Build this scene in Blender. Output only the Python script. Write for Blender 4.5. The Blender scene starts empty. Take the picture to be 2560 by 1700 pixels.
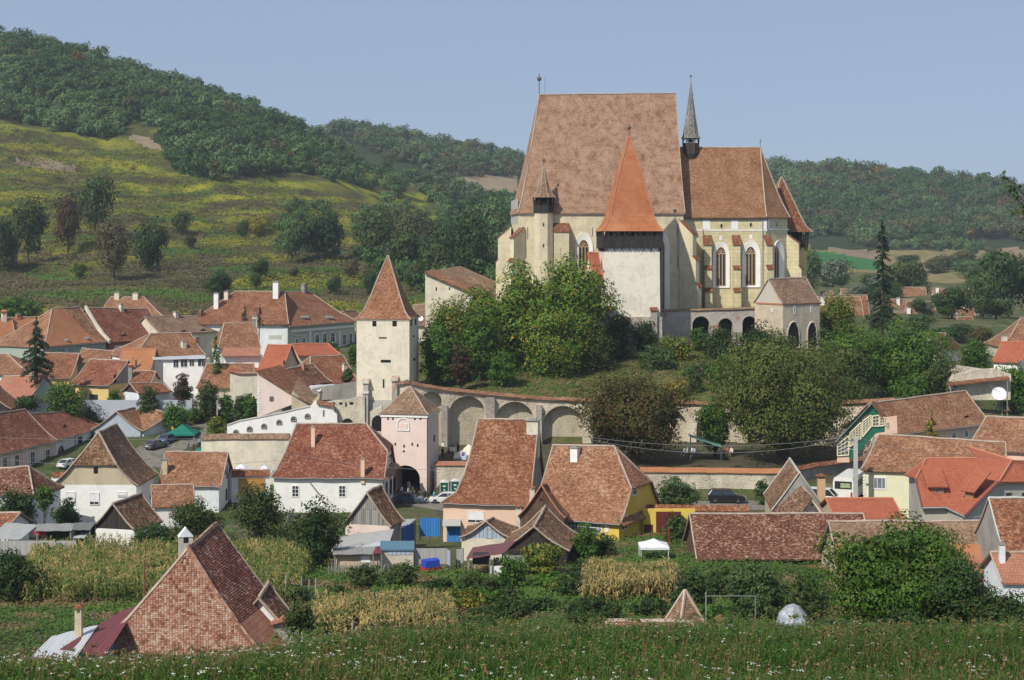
import bpy, math, random
import numpy as np
from mathutils import Vector, Matrix, noise as mnoise
rad = math.radians
C = bpy.context.scene.collection
scene = bpy.context.scene
F = 4200.0; CZ = 36.0; HZ = 600.0          # focal length in photo pixels, camera height, horizon row of the photo
# ---------------------------------------------------------------- camera
cam_d = bpy.data.cameras.new("camera"); cam = bpy.data.objects.new("camera", cam_d); C.objects.link(cam)
cam.location = (0, 0, CZ); cam.rotation_euler = (rad(90), 0, 0)
cam_d.sensor_width = 36.0; cam_d.lens = 36.0 * F / 2560.0
cam_d.shift_y = -(850.0 - HZ) / 2560.0
cam_d.clip_start = 0.5; cam_d.clip_end = 20000
scene.camera = cam
# ---------------------------------------------------------------- world and sun
SUN = Vector((-0.47, -0.58, 0.74)).normalized()
el = math.asin(SUN.z); az = math.atan2(SUN.x, SUN.y)
w = bpy.data.worlds.new("World"); scene.world = w; w.use_nodes = True
nt = w.node_tree; bg = nt.nodes["Background"]
sky = nt.nodes.new("ShaderNodeTexSky"); sky.sky_type = 'NISHITA'; sky.sun_disc = False
sky.sun_elevation = el; sky.sun_rotation = az
sky.altitude = 300; sky.air_density = 0.7; sky.dust_density = 1.0; sky.ozone_density = 6.0
hz = nt.nodes.new("ShaderNodeMix"); hz.data_type = 'RGBA'; hz.inputs[0].default_value = 0.6      # pale late-summer haze over the whole sky
nt.links.new(sky.outputs[0], hz.inputs[6]); hz.inputs[7].default_value = (3.6, 4.2, 5.25, 1)
nt.links.new(hz.outputs[2], bg.inputs[0]); bg.inputs[1].default_value = 0.13
sd = bpy.data.lights.new("sun", 'SUN'); sd.energy = 5.0; sd.angle = rad(0.6); sd.color = (1.0, 0.945, 0.83)
so = bpy.data.objects.new("sun", sd); C.objects.link(so)
so.rotation_euler = SUN.to_track_quat('Z', 'Y').to_euler(); so.location = (0, 0, 300)
vs = scene.view_settings; vs.view_transform = 'Standard'; vs.look = 'None'; vs.gamma = 1; vs.exposure = -0.15
scene.view_settings.use_curve_mapping = False
try:
 scene.cycles.max_bounces = 5; scene.cycles.diffuse_bounces = 2; scene.cycles.transparent_max_bounces = 4
 scene.cycles.use_adaptive_sampling = True; scene.cycles.volume_bounces = 0
except Exception: pass
rng = np.random.default_rng(7); R = random.Random(5)
# ---------------------------------------------------------------- material helpers
def newmat(name):
 m = bpy.data.materials.new(name); m.use_nodes = True
 t = m.node_tree; b = t.nodes["Principled BSDF"]
 b.inputs["Roughness"].default_value = 0.85
 b.inputs["Specular IOR Level"].default_value = 0.25
 return m, t, b
def N(t, kind, **kw):
 n = t.nodes.new("ShaderNode" + kind)
 for k, v in kw.items():
  if k.startswith("i_"):
   key = k[2:].replace("_", " ")
   n.inputs[key].default_value = v
  else: setattr(n, k, v)
 return n
def L(t, a, b): t.links.new(a, b)
def c4(c): return (c[0], c[1], c[2], 1.0)
def ramp(t, fac, stops):
 r = t.nodes.new("ShaderNodeValToRGB"); e = r.color_ramp.elements
 while len(e) > 1: e.remove(e[-1])
 e[0].position = stops[0][0]; e[0].color = c4(stops[0][1])
 for p, c in stops[1:]:
  x = e.new(p); x.color = c4(c)
 L(t, fac, r.inputs[0]); return r.outputs[0]
def mixc(t, fac, a, b, mode='MIX'):
 m = t.nodes.new("ShaderNodeMix"); m.data_type = 'RGBA'; m.blend_type = mode
 if isinstance(fac, (int, float)): m.inputs[0].default_value = fac
 else: L(t, fac, m.inputs[0])
 for i, v in ((6, a), (7, b)):
  if isinstance(v, tuple): m.inputs[i].default_value = c4(v)
  else: L(t, v, m.inputs[i])
 return m.outputs[2]
def noise(t, vec, scale, detail=4, rough=0.6, dist=0.0):
 n = t.nodes.new("ShaderNodeTexNoise"); n.inputs["Scale"].default_value = scale
 n.inputs["Detail"].default_value = detail; n.inputs["Roughness"].default_value = rough
 n.inputs["Distortion"].default_value = dist
 L(t, vec, n.inputs["Vector"]); return n.outputs["Fac"]
def mapping(t, vec, scale=(1, 1, 1), rot=(0, 0, 0), loc=(0, 0, 0)):
 m = t.nodes.new("ShaderNodeMapping"); m.inputs["Scale"].default_value = scale
 m.inputs["Rotation"].default_value = rot; m.inputs["Location"].default_value = loc
 L(t, vec, m.inputs["Vector"]); return m.outputs[0]
def coords(t, kind="Object"):
 return t.nodes.new("ShaderNodeTexCoord").outputs[kind]
def bump(t, b, h, strength=0.3, dist=0.05):
 n = t.nodes.new("ShaderNodeBump"); n.inputs["Strength"].default_value = strength
 n.inputs["Distance"].default_value = dist; L(t, h, n.inputs["Height"]); L(t, n.outputs[0], b.inputs["Normal"])
MC = {}
def tile(name, dark, mid, light, pale, moss=None, mossamt=0.0, patch=0.5, contrast=1.0, course=0.16, wid=0.19, cs=1.35):
 """plain clay tiles laid in courses; UV is metres along the eave and up the slope"""
 if name in MC: return MC[name]
 contrast *= .68; m, t, b = newmat(name); uv = coords(t, "UV")
 br = t.nodes.new("ShaderNodeTexBrick"); br.inputs["Scale"].default_value = 1.0
 br.inputs["Brick Width"].default_value = wid; br.inputs["Row Height"].default_value = course
 br.inputs["Mortar Size"].default_value = 0.012; br.inputs["Mortar Smooth"].default_value = 0.3
 br.inputs["Color1"].default_value = (0, 0, 0, 1); br.inputs["Color2"].default_value = (1, 1, 1, 1)
 br.inputs["Mortar"].default_value = (0.5, 0.5, 0.5, 1)
 L(t, uv, br.inputs["Vector"])
 vo = t.nodes.new("ShaderNodeTexVoronoi"); vo.inputs["Scale"].default_value = 1.0
 L(t, mapping(t, uv, (3.2 * cs, 5.0 * cs, 1)), vo.inputs["Vector"])
 vo2 = t.nodes.new("ShaderNodeTexVoronoi"); vo2.inputs["Scale"].default_value = 1.0; L(t, mapping(t, uv, (1.2 * cs, 1.7 * cs, 1), loc=(5, 9, 0)), vo2.inputs["Vector"])
 sep2 = t.nodes.new("ShaderNodeSeparateColor"); L(t, vo2.outputs["Color"], sep2.inputs[0])
 sep = t.nodes.new("ShaderNodeSeparateColor"); L(t, vo.outputs["Color"], sep.inputs[0])
 bw = t.nodes.new("ShaderNodeRGBToBW"); L(t, br.outputs["Color"], bw.inputs[0])
 lo = noise(t, uv, 0.3, 2, 0.55, 0.3)
 hi = sep2.outputs[1]
 a = N(t, "Math", operation='MULTIPLY'); L(t, bw.outputs[0], a.inputs[0]); a.inputs[1].default_value = 0.50 * contrast
 s0 = N(t, "Math", operation='MULTIPLY_ADD'); L(t, sep.outputs[0], s0.inputs[0]); s0.inputs[1].default_value = 0.62 * contrast; L(t, a.outputs[0], s0.inputs[2])
 s1 = N(t, "Math", operation='MULTIPLY_ADD'); L(t, lo, s1.inputs[0]); s1.inputs[1].default_value = patch * 1.15; L(t, s0.outputs[0], s1.inputs[2])
 s2 = N(t, "Math", operation='MULTIPLY_ADD'); L(t, hi, s2.inputs[0]); s2.inputs[1].default_value = 0.16 * contrast; L(t, s1.outputs[0], s2.inputs[2])
 mean = (0.25 + 0.31 + 0.08) * contrast + patch * 0.575
 s3 = N(t, "Math", operation='SUBTRACT'); L(t, s2.outputs[0], s3.inputs[0]); s3.inputs[1].default_value = mean - 0.5
 col = ramp(t, s3.outputs[0], [(0.18, dark), (0.42, mid), (0.62, light), (0.86, pale)])
 if moss:
  mf = ramp(t, noise(t, uv, 0.5, 9, 0.85, .3), [(0.62 - mossamt * 0.3, (0, 0, 0)), (0.72 - mossamt * 0.2, (1, 1, 1))])
  col = mixc(t, mf, col, moss)
 dk = mixc(t, br.outputs["Fac"], (1, 1, 1), (0.45, 0.43, 0.41)); col = mixc(t, 1.0, col, dk, 'MULTIPLY')
 L(t, col, b.inputs["Base Color"]); b.inputs["Roughness"].default_value = 0.9
 inv = N(t, "Math", operation='SUBTRACT'); inv.inputs[0].default_value = 1.0; L(t, br.outputs["Fac"], inv.inputs[1])
 ad = N(t, "Math", operation='MULTIPLY_ADD'); L(t, bw.outputs[0], ad.inputs[0]); ad.inputs[1].default_value = 0.7; L(t, inv.outputs[0], ad.inputs[2])
 bump(t, b, ad.outputs[0], 0.7, 0.05)
 MC[name] = m; return m
def plaster(name, col, stain=None, amt=0.35, coarse=0.25, rough=0.9, coursed=False):
 if name in MC: return MC[name]
 m, t, b = newmat(name); o = coords(t)
 amt = min(.9, amt * 1.35); stain = stain or tuple(x * 0.62 for x in col)
 n1 = noise(t, mapping(t, o, (1, 1, 0.35)), coarse, 7, 0.72, 0.5)
 f = ramp(t, n1, [(0.44, (0, 0, 0)), (0.74, (amt, amt, amt))])
 c = mixc(t, f, col, stain)
 n2 = noise(t, mapping(t, o, (3, 3, 0.25)), 1.1, 5, 0.7)
 f2 = ramp(t, n2, [(0.55, (0, 0, 0)), (0.8, (amt * 0.5,) * 3)])
 c = mixc(t, f2, c, tuple(x * 0.5 for x in stain))
 c = mixc(t, ramp(t, noise(t, mapping(t, o, loc=(3, 40, 7)), .5, 8, .8), [(.5, (0, 0, 0)), (.56, (amt * .55,) * 3), (.62, (amt * .2,) * 3), (.8, (amt * .5,) * 3)]), c, tuple(x * .8 for x in stain))
 n3 = noise(t, o, 2.3, 5, 0.7)
 c = mixc(t, ramp(t, n3, [(0.3, (0.12,) * 3), (0.5, (0, 0, 0)), (0.7, (0.1,) * 3)]), c, tuple(x * 0.8 for x in col))
 if coursed:
  br = t.nodes.new("ShaderNodeTexBrick"); br.inputs["Scale"].default_value = 1.0
  br.inputs["Brick Width"].default_value = 1.3; br.inputs["Row Height"].default_value = 0.75
  br.inputs["Mortar Size"].default_value = 0.045
  br.inputs["Color1"].default_value = (1, 1, 1, 1); br.inputs["Color2"].default_value = (.95, .95, .93, 1); br.inputs["Mortar"].default_value = (0.72, 0.7, 0.6, 1)
  L(t, mapping(t, o, (1, 1, 1), (rad(90), 0, 0)), br.inputs["Vector"]); c = mixc(t, 0.8, c, br.outputs["Color"], 'MULTIPLY')
 L(t, c, b.inputs["Base Color"]); b.inputs["Roughness"].default_value = rough
 bump(t, b, noise(t, o, 5.0, 6, 0.7), 0.25, 0.04)
 MC[name] = m; return m
def rubble(name, c1, c2, mortar, scale=2.6, brick=None):
 if name in MC: return MC[name]
 m, t, b = newmat(name); o = coords(t)
 d = mapping(t, o, (1, 1, 2.3))
 v = t.nodes.new("ShaderNodeTexVoronoi"); v.inputs["Scale"].default_value = scale; L(t, d, v.inputs["Vector"])
 ve = t.nodes.new("ShaderNodeTexVoronoi"); ve.feature = 'DISTANCE_TO_EDGE'; ve.inputs["Scale"].default_value = scale; L(t, d, ve.inputs["Vector"])
 sep = t.nodes.new("ShaderNodeSeparateColor"); L(t, v.outputs["Color"], sep.inputs[0])
 c = mixc(t, sep.outputs[0], c1, c2)
 c = mixc(t, ramp(t, ve.outputs["Distance"], [(0.0, (1, 1, 1)), (0.11, (0, 0, 0))]), c, mortar)
 big = noise(t, o, 0.22, 7, 0.7, 0.6)
 c = mixc(t, ramp(t, big, [(0.42, (0, 0, 0)), (0.62, (0.8,) * 3)]), c, tuple(min(1, x * 1.25) for x in mortar))
 c = mixc(t, ramp(t, noise(t, mapping(t, o, (1, 1, .4), loc=(9, 3, 1)), 0.45, 6, 0.7), [(0.5, (0, 0, 0)), (0.75, (0.75,) * 3)]), c, tuple(x * 0.45 for x in c1))
 if brick:
  c = mixc(t, ramp(t, noise(t, mapping(t, o, loc=(31, 7, 2)), 0.5, 5, 0.75), [(0.55, (0, 0, 0)), (0.62, (0.7,) * 3)]), c, brick)
 L(t, c, b.inputs["Base Color"]); bump(t, b, ve.outputs["Distance"], 0.9, 0.12)
 MC[name] = m; return m
def wood(name, c1, c2, width=0.18, axis='x', rough=0.85):
 if name in MC: return MC[name]
 m, t, b = newmat(name); uv = coords(t, "UV")
 sc = (1 / width, 0.25, 1)
 g = t.nodes.new("ShaderNodeTexBrick"); g.inputs["Scale"].default_value = 1; g.inputs["Brick Width"].default_value = 6.0
 g.inputs["Row Height"].default_value = width; g.inputs["Mortar Size"].default_value = width * 0.06; g.offset = 0
 g.inputs["Color1"].default_value = (0, 0, 0, 1); g.inputs["Color2"].default_value = (1, 1, 1, 1); g.inputs["Mortar"].default_value = (0.2, 0.2, 0.2, 1)
 L(t, mapping(t, uv, (1, 1, 1), (0, 0, rad(90) if axis == 'x' else 0)), g.inputs["Vector"])
 n = noise(t, mapping(t, uv, (6, .5, 1) if axis == 'x' else (.5, 6, 1)), 1.5, 5, 0.7)
 bw = t.nodes.new("ShaderNodeRGBToBW"); L(t, g.outputs["Color"], bw.inputs[0])
 a = N(t, "Math", operation='MULTIPLY_ADD'); L(t, bw.outputs[0], a.inputs[0]); a.inputs[1].default_value = 0.5
 mm = N(t, "Math", operation='MULTIPLY'); L(t, n, mm.inputs[0]); mm.inputs[1].default_value = 0.6; L(t, mm.outputs[0], a.inputs[2])
 c = ramp(t, a.outputs[0], [(0.1, c1), (0.75, c2)])
 c = mixc(t, g.outputs["Fac"], c, tuple(x * 0.3 for x in c1))
 L(t, c, b.inputs["Base Color"]); b.inputs["Roughness"].default_value = rough
 bump(t, b, a.outputs[0], 0.5, 0.03)
 MC[name] = m; return m
def plain(name, col, rough=0.6, metal=0.0, var=0.12, spec=0.3, scale=1.5):
 if name in MC: return MC[name]
 m, t, b = newmat(name); o = coords(t)
 c = mixc(t, ramp(t, noise(t, o, scale, 5, 0.7), [(0.35, (0, 0, 0)), (0.75, (1, 1, 1))]), tuple(x * (1 + var * 0.4) for x in col), tuple(x * (1 - var) for x in col))
 L(t, c, b.inputs["Base Color"]); b.inputs["Roughness"].default_value = rough; b.inputs["Metallic"].default_value = metal
 b.inputs["Specular IOR Level"].default_value = spec
 MC[name] = m; return m
def sheet(name, col, rust=(0.18, 0.09, 0.05), pitch=0.18, amt=0.3, rough=0.5):
 if name in MC: return MC[name]
 m, t, b = newmat(name); uv = coords(t, "UV")
 wv = t.nodes.new("ShaderNodeTexWave"); wv.inputs["Scale"].default_value = 1 / pitch / 3.14159 * 0.5 * 3.14; wv.bands_direction = 'X'
 L(t, uv, wv.inputs["Vector"])
 c = mixc(t, ramp(t, noise(t, uv, 0.8, 6, 0.7), [(0.5, (0, 0, 0)), (0.75, (amt,) * 3)]), col, rust)
 L(t, c, b.inputs["Base Color"]); b.inputs["Roughness"].default_value = rough
 bump(t, b, wv.outputs["Fac"], 0.8, 0.04)
 MC[name] = m; return m
def leafmat(name, c1, c2, c3=None, amt3=0.0, trans=0.16, patch=0.25):
 if name in MC: return MC[name]
 m, t, b = newmat(name); o = coords(t)
 g = t.nodes.new("ShaderNodeNewGeometry")
 r = g.outputs["Random Per Island"]
 c = mixc(t, r, c1, c2)
 c = mixc(t, ramp(t, noise(t, o, patch, 4, 0.6), [(0.4, (0, 0, 0)), (0.62, (0.6,) * 3)]), c, tuple(x * 1.35 for x in c2))
 if c3:
  ml = N(t, "Math", operation='MULTIPLY_ADD'); L(t, r, ml.inputs[0]); ml.inputs[1].default_value = 0.5
  L(t, noise(t, o, 0.35, 4, 0.7), ml.inputs[2])
  c = mixc(t, ramp(t, ml.outputs[0], [(0.98 - amt3 * 0.5, (0, 0, 0)), (1.02 - amt3 * 0.4, (1, 1, 1))]), c, c3)
 L(t, c, b.inputs["Base Color"]); b.inputs["Roughness"].default_value = 0.6; b.inputs["Specular IOR Level"].default_value = 0.18
 tr = t.nodes.new("ShaderNodeBsdfTranslucent"); L(t, c, tr.inputs[0])
 mx = t.nodes.new("ShaderNodeMixShader"); mx.inputs[0].default_value = trans
 L(t, b.outputs[0], mx.inputs[1]); L(t, tr.outputs[0], mx.inputs[2]); L(t, mx.outputs[0], t.nodes["Material Output"].inputs[0])
 MC[name] = m; return m
# ---------------------------------------------------------------- geometry helpers
class MB:
 def __init__(s): s.v = []; s.f = []; s.uv = []
 def face(s, pts, uv=None):
  i = len(s.v); s.v += [tuple(p) for p in pts]; s.f.append(tuple(range(i, i + len(pts))))
  if uv is None:
   a = Vector(pts[0]); n = (Vector(pts[1]) - a).cross(Vector(pts[2]) - a)
   if n.length < 1e-9 and len(pts) > 3: n = (Vector(pts[2]) - a).cross(Vector(pts[3]) - a)
   n = n.normalized() if n.length > 1e-9 else Vector((0, 0, 1))
   if abs(n.z) > 0.95: ax = Vector((1, 0, 0)); ay = Vector((0, 1, 0))
   else: ax = Vector((-n.y, n.x, 0)).normalized(); ay = n.cross(ax)
   if ay.z < 0: ay = -ay
   uv = [(Vector(p).dot(ax), Vector(p).dot(ay)) for p in pts]
  s.uv.append(uv)
 def box(s, o, ax, ay, az, bottom=True):
  o = Vector(o); ax = Vector(ax); ay = Vector(ay); az = Vector(az)
  if ax.cross(ay).dot(az) < 0: o = o + ax; ax = -ax
  p = [o, o + ax, o + ax + ay, o + ay]; q = [x + az for x in p]
  if bottom: s.face(p[::-1])
  s.face(q)
  for i in range(4):
   j = (i + 1) % 4; s.face([p[i], p[j], q[j], q[i]])
 def cbox(s, c, sx, sy, sz, rz=0):
  c = Vector(c); a = Vector((math.cos(rz), math.sin(rz), 0)); b = Vector((-a.y, a.x, 0))
  s.box(c - a * sx / 2 - b * sy / 2, a * sx, b * sy, (0, 0, sz))
 def tube(s, pts, r, n=6, cap=True, r2=None):
  pts = [Vector(p) for p in pts]; rings = []
  for i, p in enumerate(pts):
   d = (pts[min(i + 1, len(pts) - 1)] - pts[max(i - 1, 0)])
   d = d.normalized() if d.length > 1e-9 else Vector((0, 0, 1))
   up = Vector((0, 0, 1)) if abs(d.z) < 0.9 else Vector((1, 0, 0))
   a = d.cross(up).normalized(); b = a.cross(d)
   rr = r if r2 is None else r + (r2 - r) * i / max(1, len(pts) - 1)
   if isinstance(r, (list, tuple)): rr = r[i]
   rings.append([p + (a * math.cos(k * 2 * math.pi / n) + b * math.sin(k * 2 * math.pi / n)) * rr for k in range(n)])
  for i in range(len(rings) - 1):
   for k in range(n):
    j = (k + 1) % n; s.face([rings[i][k], rings[i + 1][k], rings[i + 1][j], rings[i][j]])
  if cap: s.face(rings[0]); s.face(rings[-1][::-1])
 def lathe(s, c, prof, n=12, rot=0, sx=1, sy=1):
  c = Vector(c); rings = []
  for r, z in prof:
   rings.append([c + Vector((math.cos(rot + k * 2 * math.pi / n) * r * sx, math.sin(rot + k * 2 * math.pi / n) * r * sy, z)) for k in range(n)])
  for i in range(len(rings) - 1):
   for k in range(n):
    j = (k + 1) % n
    q = [rings[i][k], rings[i][j], rings[i + 1][j], rings[i + 1][k]]
    w0 = prof[i][0] * 6.28 / n
    hz = i * 1.0
    l = (rings[i + 1][k] - rings[i][k]).length
    s.face(q)
  if prof[0][0] > 1e-6: s.face(rings[0][::-1])
  if prof[-1][0] > 1e-6: s.face(rings[-1])
 def grid(s, g, uvg=None, thick=0.0):
  """g: rows x cols of points; thick>0 closes it into a slab hanging below"""
  nr, nc = len(g), len(g[0])
  def quad(a, b, c, d, u=None):
   s.face([a, b, c, d], u)
  for i in range(nr - 1):
   for j in range(nc - 1):
    u = [uvg[i][j], uvg[i][j + 1], uvg[i + 1][j + 1], uvg[i + 1][j]] if uvg else None
    quad(g[i][j], g[i][j + 1], g[i + 1][j + 1], g[i + 1][j], u)
  if thick:
   T = Vector((0, 0, thick)); lo = [[p - T for p in r] for r in g]
   for i in range(nr - 1):
    for j in range(nc - 1):
     quad(lo[i][j], lo[i + 1][j], lo[i + 1][j + 1], lo[i][j + 1])
   ring = [(0, j) for j in range(nc)] + [(i, nc - 1) for i in range(1, nr)] + [(nr - 1, j) for j in range(nc - 2, -1, -1)] + [(i, 0) for i in range(nr - 2, 0, -1)]
   for k in range(len(ring)):
    a = ring[k]; b = ring[(k + 1) % len(ring)]
    if (g[a[0]][a[1]] - g[b[0]][b[1]]).length < 1e-5: continue
    quad(g[b[0]][b[1]], g[a[0]][a[1]], lo[a[0]][a[1]], lo[b[0]][b[1]])
ORG = {}
def obj(name, mb, mat, parent=None, smooth=False):
 o0 = ORG.get(parent.name, Vector((0, 0, 0))) if parent else Vector((0, 0, 0))
 me = bpy.data.meshes.new(name)
 me.from_pydata([(v[0] - o0.x, v[1] - o0.y, v[2] - o0.z) for v in mb.v], [], mb.f)
 ul = me.uv_layers.new(name="UVMap"); flat = [c for fu in mb.uv for p in fu for c in p]
 if len(flat) == len(ul.data) * 2: ul.data.foreach_set("uv", flat)
 me.materials.append(mat)
 if smooth: me.polygons.foreach_set("use_smooth", [True] * len(me.polygons))
 me.update()
 o = bpy.data.objects.new(name, me); C.objects.link(o)
 if parent: o.parent = parent; ORG[o.name] = o0
 return o
def npobj(name, V, Fq, mat, parent=None, smooth=False):
 """numpy mesh: V (n,3), Fq (m,4) or (m,3)"""
 o0 = ORG.get(parent.name, Vector((0, 0, 0))) if parent else Vector((0, 0, 0))
 V = np.asarray(V, np.float32) - np.array(o0, np.float32); k = Fq.shape[1]
 me = bpy.data.meshes.new(name); me.vertices.add(len(V)); me.vertices.foreach_set("co", V.ravel())
 me.loops.add(Fq.size); me.loops.foreach_set("vertex_index", Fq.astype(np.int32).ravel())
 me.polygons.add(len(Fq)); me.polygons.foreach_set("loop_start", np.arange(0, Fq.size, k, dtype=np.int32))
 me.polygons.foreach_set("loop_total", np.full(len(Fq), k, np.int32))
 me.materials.append(mat); me.update(calc_edges=True)
 if smooth: me.polygons.foreach_set("use_smooth", np.ones(len(Fq), bool))
 o = bpy.data.objects.new(name, me); C.objects.link(o)
 if parent: o.parent = parent; ORG[o.name] = o0
 return o
def tag(o, label, cat, group=None, kind=None):
 if label: o['label'] = label
 if cat: o['category'] = cat
 if group: o['group'] = group
 if kind: o['kind'] = kind
 return o
def thing(name, label, cat, loc=(0, 0, 0), group=None, local=False, rz=0):
 o = bpy.data.objects.new(name, None); C.objects.link(o); o.location = loc; o.rotation_euler = (0, 0, rz)
 o.empty_display_size = 0.5
 ORG[o.name] = Vector((0, 0, 0)) if local else Vector(loc)
 return tag(o, label, cat, group)
def kids(o): return [c for c in list(o.children)]
def copy_tree(o, loc, rz=0, sc=1, label=None, parent=None):
 c = o.copy(); C.objects.link(c)
 if parent is None:
  c.location = loc; c.rotation_euler = (0, 0, rz); c.scale = (sc, sc, sc) if not isinstance(sc, tuple) else sc
  if label: c['label'] = label
 else: c.parent = parent
 for ch in kids(o): copy_tree(ch, None, parent=c)
 return c
def P(px, py, Y): return Vector(((px - 1280.0) * Y / F, Y, CZ - (py - HZ) * Y / F))
def ray(px, py): return Vector(((px - 1280.0) / F, 1.0, -(py - HZ) / F))
def onplane(px, py, p0, n):
 v = ray(px, py); c = Vector((0, 0, CZ)); t = (Vector(p0) - c).dot(n) / v.dot(n); return c + v * t
def wob(x, y, a):
 return a * (math.sin(x * 0.9 + 1.3) * math.sin(y * 0.8 + x * 0.3) + 0.6 * math.sin(x * 2.3 + y * 1.1) + 0.4 * math.sin(y * 2.9 - x * 1.7)) * 0.6
# ---------------------------------------------------------------- terrain
COL = np.array([-700, 0, 250, 500, 750, 950, 1080, 1105, 1250, 1500, 1600, 1750, 2000, 2060, 2250, 2560, 3300], float)
ZR = [  # rows of ground height
 (0,   [34.3] * 17), (12, [32.1] * 17), (22, [30.1, 30.1, 30.1, 30.1, 30.1] + [30.0] * 12), (34, [27.2, 27.2, 27.2, 27.2, 27.4] + [27.7] * 12), (45, [24.3, 24.3, 24.3, 24.4, 24.9] + [25.4] * 12),
 (60, [20.6, 20.6, 20.6, 20.7] + [21.0] * 13), (80, [14.0] * 17), (105, [6.4] * 17), (135, [5.2, 5.2, 5.0, 4.8, 4.6, 4.6, 4.6, 4.6, 4.6, 4.8, 5, 5, 5, 5, 5, 5, 5]),
 (150, [4, 4, 4, 3.9, 3.8, 3.8, 3.8, 3.8, 3.9, 4.2, 4.4, 4.4, 4.4, 4.4, 4.4, 4.4, 4.4]), (166, [3, 3, 3, 2.9, 2.9, 2.9, 2.9, 2.9, 3.1, 3.4, 3.6, 3.6, 3.6, 3.6, 3.4, 3.4, 3.4]),
 (182, [2.2, 2.2, 2.4, 2.2, 1.6, 1.3, 1.4, 1.5, 1.8, 2.6, 3, 3.2, 3.2, 3.2, 3.2, 3.2, 3.2]),
 (200, [0, 0, 0, 0, 0, 0, 0, 0, 0.2, 1.0, 1.6, 2.4, 3, 3, 3, 3, 3]),
 (216, [0, 0, 0, 0, 0, 0, 0, 0, .2, 1.6, 2.8, 3.0, 3.2, 3.2, 3.4, 3.4, 3.4]),
 (219, [0, 0, 0, 0, 0, 0, 0, 0, .2, 2.2, 4.3, 4.4, 4.4, 4.4, 4, 4, 4]),
 (237, [.6, .6, .6, .3, .1, 0, 0, 0, .6, 3.5, 4.4, 4.5, 4.6, 4.6, 4.4, 4.4, 4.4]),
 (240, [.7, .7, .6, .4, .2, 0, 0, 4.3, 4.4, 4.5, 4.5, 4.6, 4.8, 4.8, 4.6, 4.6, 4.6]),
 (256, [1, 1, 1, .9, 1.2, 2.5, 4.4, 4.6, 4.6, 4.8, 4.8, 5, 5, 5, 5, 5, 5]),
 (259.6, [1, 1, 1, .9, 1.2, 2.5, 4.4, 4.6, 4.6, 4.8, 4.8, 5, 5, 5, 5, 5, 5]),
 (260.4, [1.2, 1.2, 1.2, 1.2, 1.6, 6, 10.5, 10.8, 11.5, 10.4, 10.2, 10.2, 10.6, 10.6, 8, 6, 6]),
 (280, [2.4, 2.4, 2.6, 3, 4, 8, 13, 13, 14.5, 14.2, 14.0, 14.0, 14, 13.5, 10, 8, 8]),
 (302.5, [5, 5, 5, 5.4, 6, 10, 15, 15, 17.6, 17.6, 17.5, 17.5, 17.2, 16, 12, 10, 10]),
 (303.4, [5.2, 5.2, 5.2, 5.6, 6.4, 10, 15.5, 16, 22.6, 23, 23, 23, 23, 17, 12, 10, 10]),
 (338, [8, 8, 8, 8.4, 9, 11, 16, 17, 22.6, 23, 23, 23, 23, 17, 12, 10, 10]),
 (360, [9.5, 9.5, 9.5, 9.8, 10, 12, 14, 14, 17, 18, 18, 18, 18, 15, 12.5, 11, 10]),
 (385, [11.5, 11.5, 11.5, 11.5, 11.2, 12, 13, 13, 14, 15, 15, 15, 15, 14, 13, 12, 11]),
]
FR = [  # rows beyond the village, given by the photo row at which that ground shows
 (420, [775, 770, 770, 778, 790, 792, 790, 790, 785, 780, 780, 780, 785, 785, 800, 805, 810]),
 (500, [700, 695, 702, 712, 720, 735, 735, 735, 735, 750, 750, 752, 755, 755, 775, 790, 795]),
 (600, [590, 592, 602, 620, 638, 655, 662, 662, 675, 700, 705, 712, 722, 722, 745, 760, 770]),
 (700, [440, 455, 475, 505, 545, 590, 610, 612, 640, 670, 676, 685, 698, 700, 718, 735, 745]),
 (800, [280, 300, 335, 385, 455, 530, 565, 570, 605, 645, 652, 660, 672, 675, 695, 708, 720]),
 (900, [120, 160, 210, 280, 370, 462, 510, 518, 560, 615, 625, 640, 655, 658, 672, 684, 700]),
 (1000, [60, 92, 160, 228, 325, 425, 480, 490, 530, 590, 605, 625, 642, 645, 655, 665, 680]),
 (1150, [150, 180, 250, 320, 400, 440, 462, 466, 492, 550, 568, 600, 628, 630, 640, 650, 660]),
 (1350, [260, 270, 300, 360, 395, 405, 425, 428, 450, 490, 505, 540, 575, 580, 590, 600, 600]),
 (1600, [300, 310, 320, 325, 322, 338, 366, 370, 402, 412, 414, 416, 424, 428, 446, 482, 520]),
 (1900, [360, 365, 375, 385, 380, 395, 420, 425, 450, 460, 460, 465, 470, 475, 490, 515, 545]),
 (3000, [560] * 17), (9000, [596] * 17)]
TY = []; TZ = []
for y, r in ZR: TY.append(y); TZ.append(np.array(r, float))
for y, r in FR: TY.append(y); TZ.append(CZ - (np.array(r, float) - HZ) * y / F)
TY = np.array(TY, float); TZ = np.array(TZ)
def tz_pxY(px, Y):
 """ground height by photo column and distance, smooth-ish (vectorised)"""
 px = np.atleast_1d(np.asarray(px, float)); Y = np.atleast_1d(np.asarray(Y, float))
 Y = np.clip(Y, 0, 8999); px = np.clip(px, COL[0], COL[-1] - 1)
 i = np.clip(np.searchsorted(TY, Y, side='right') - 1, 0, len(TY) - 2)
 j = np.clip(np.searchsorted(COL, px, side='right') - 1, 0, len(COL) - 2)
 a = (Y - TY[i]) / (TY[i + 1] - TY[i]); b = (px - COL[j]) / (COL[j + 1] - COL[j])
 z = (TZ[i, j] * (1 - b) + TZ[i, j + 1] * b) * (1 - a) + (TZ[i + 1, j] * (1 - b) + TZ[i + 1, j + 1] * b) * a
 return z
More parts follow.
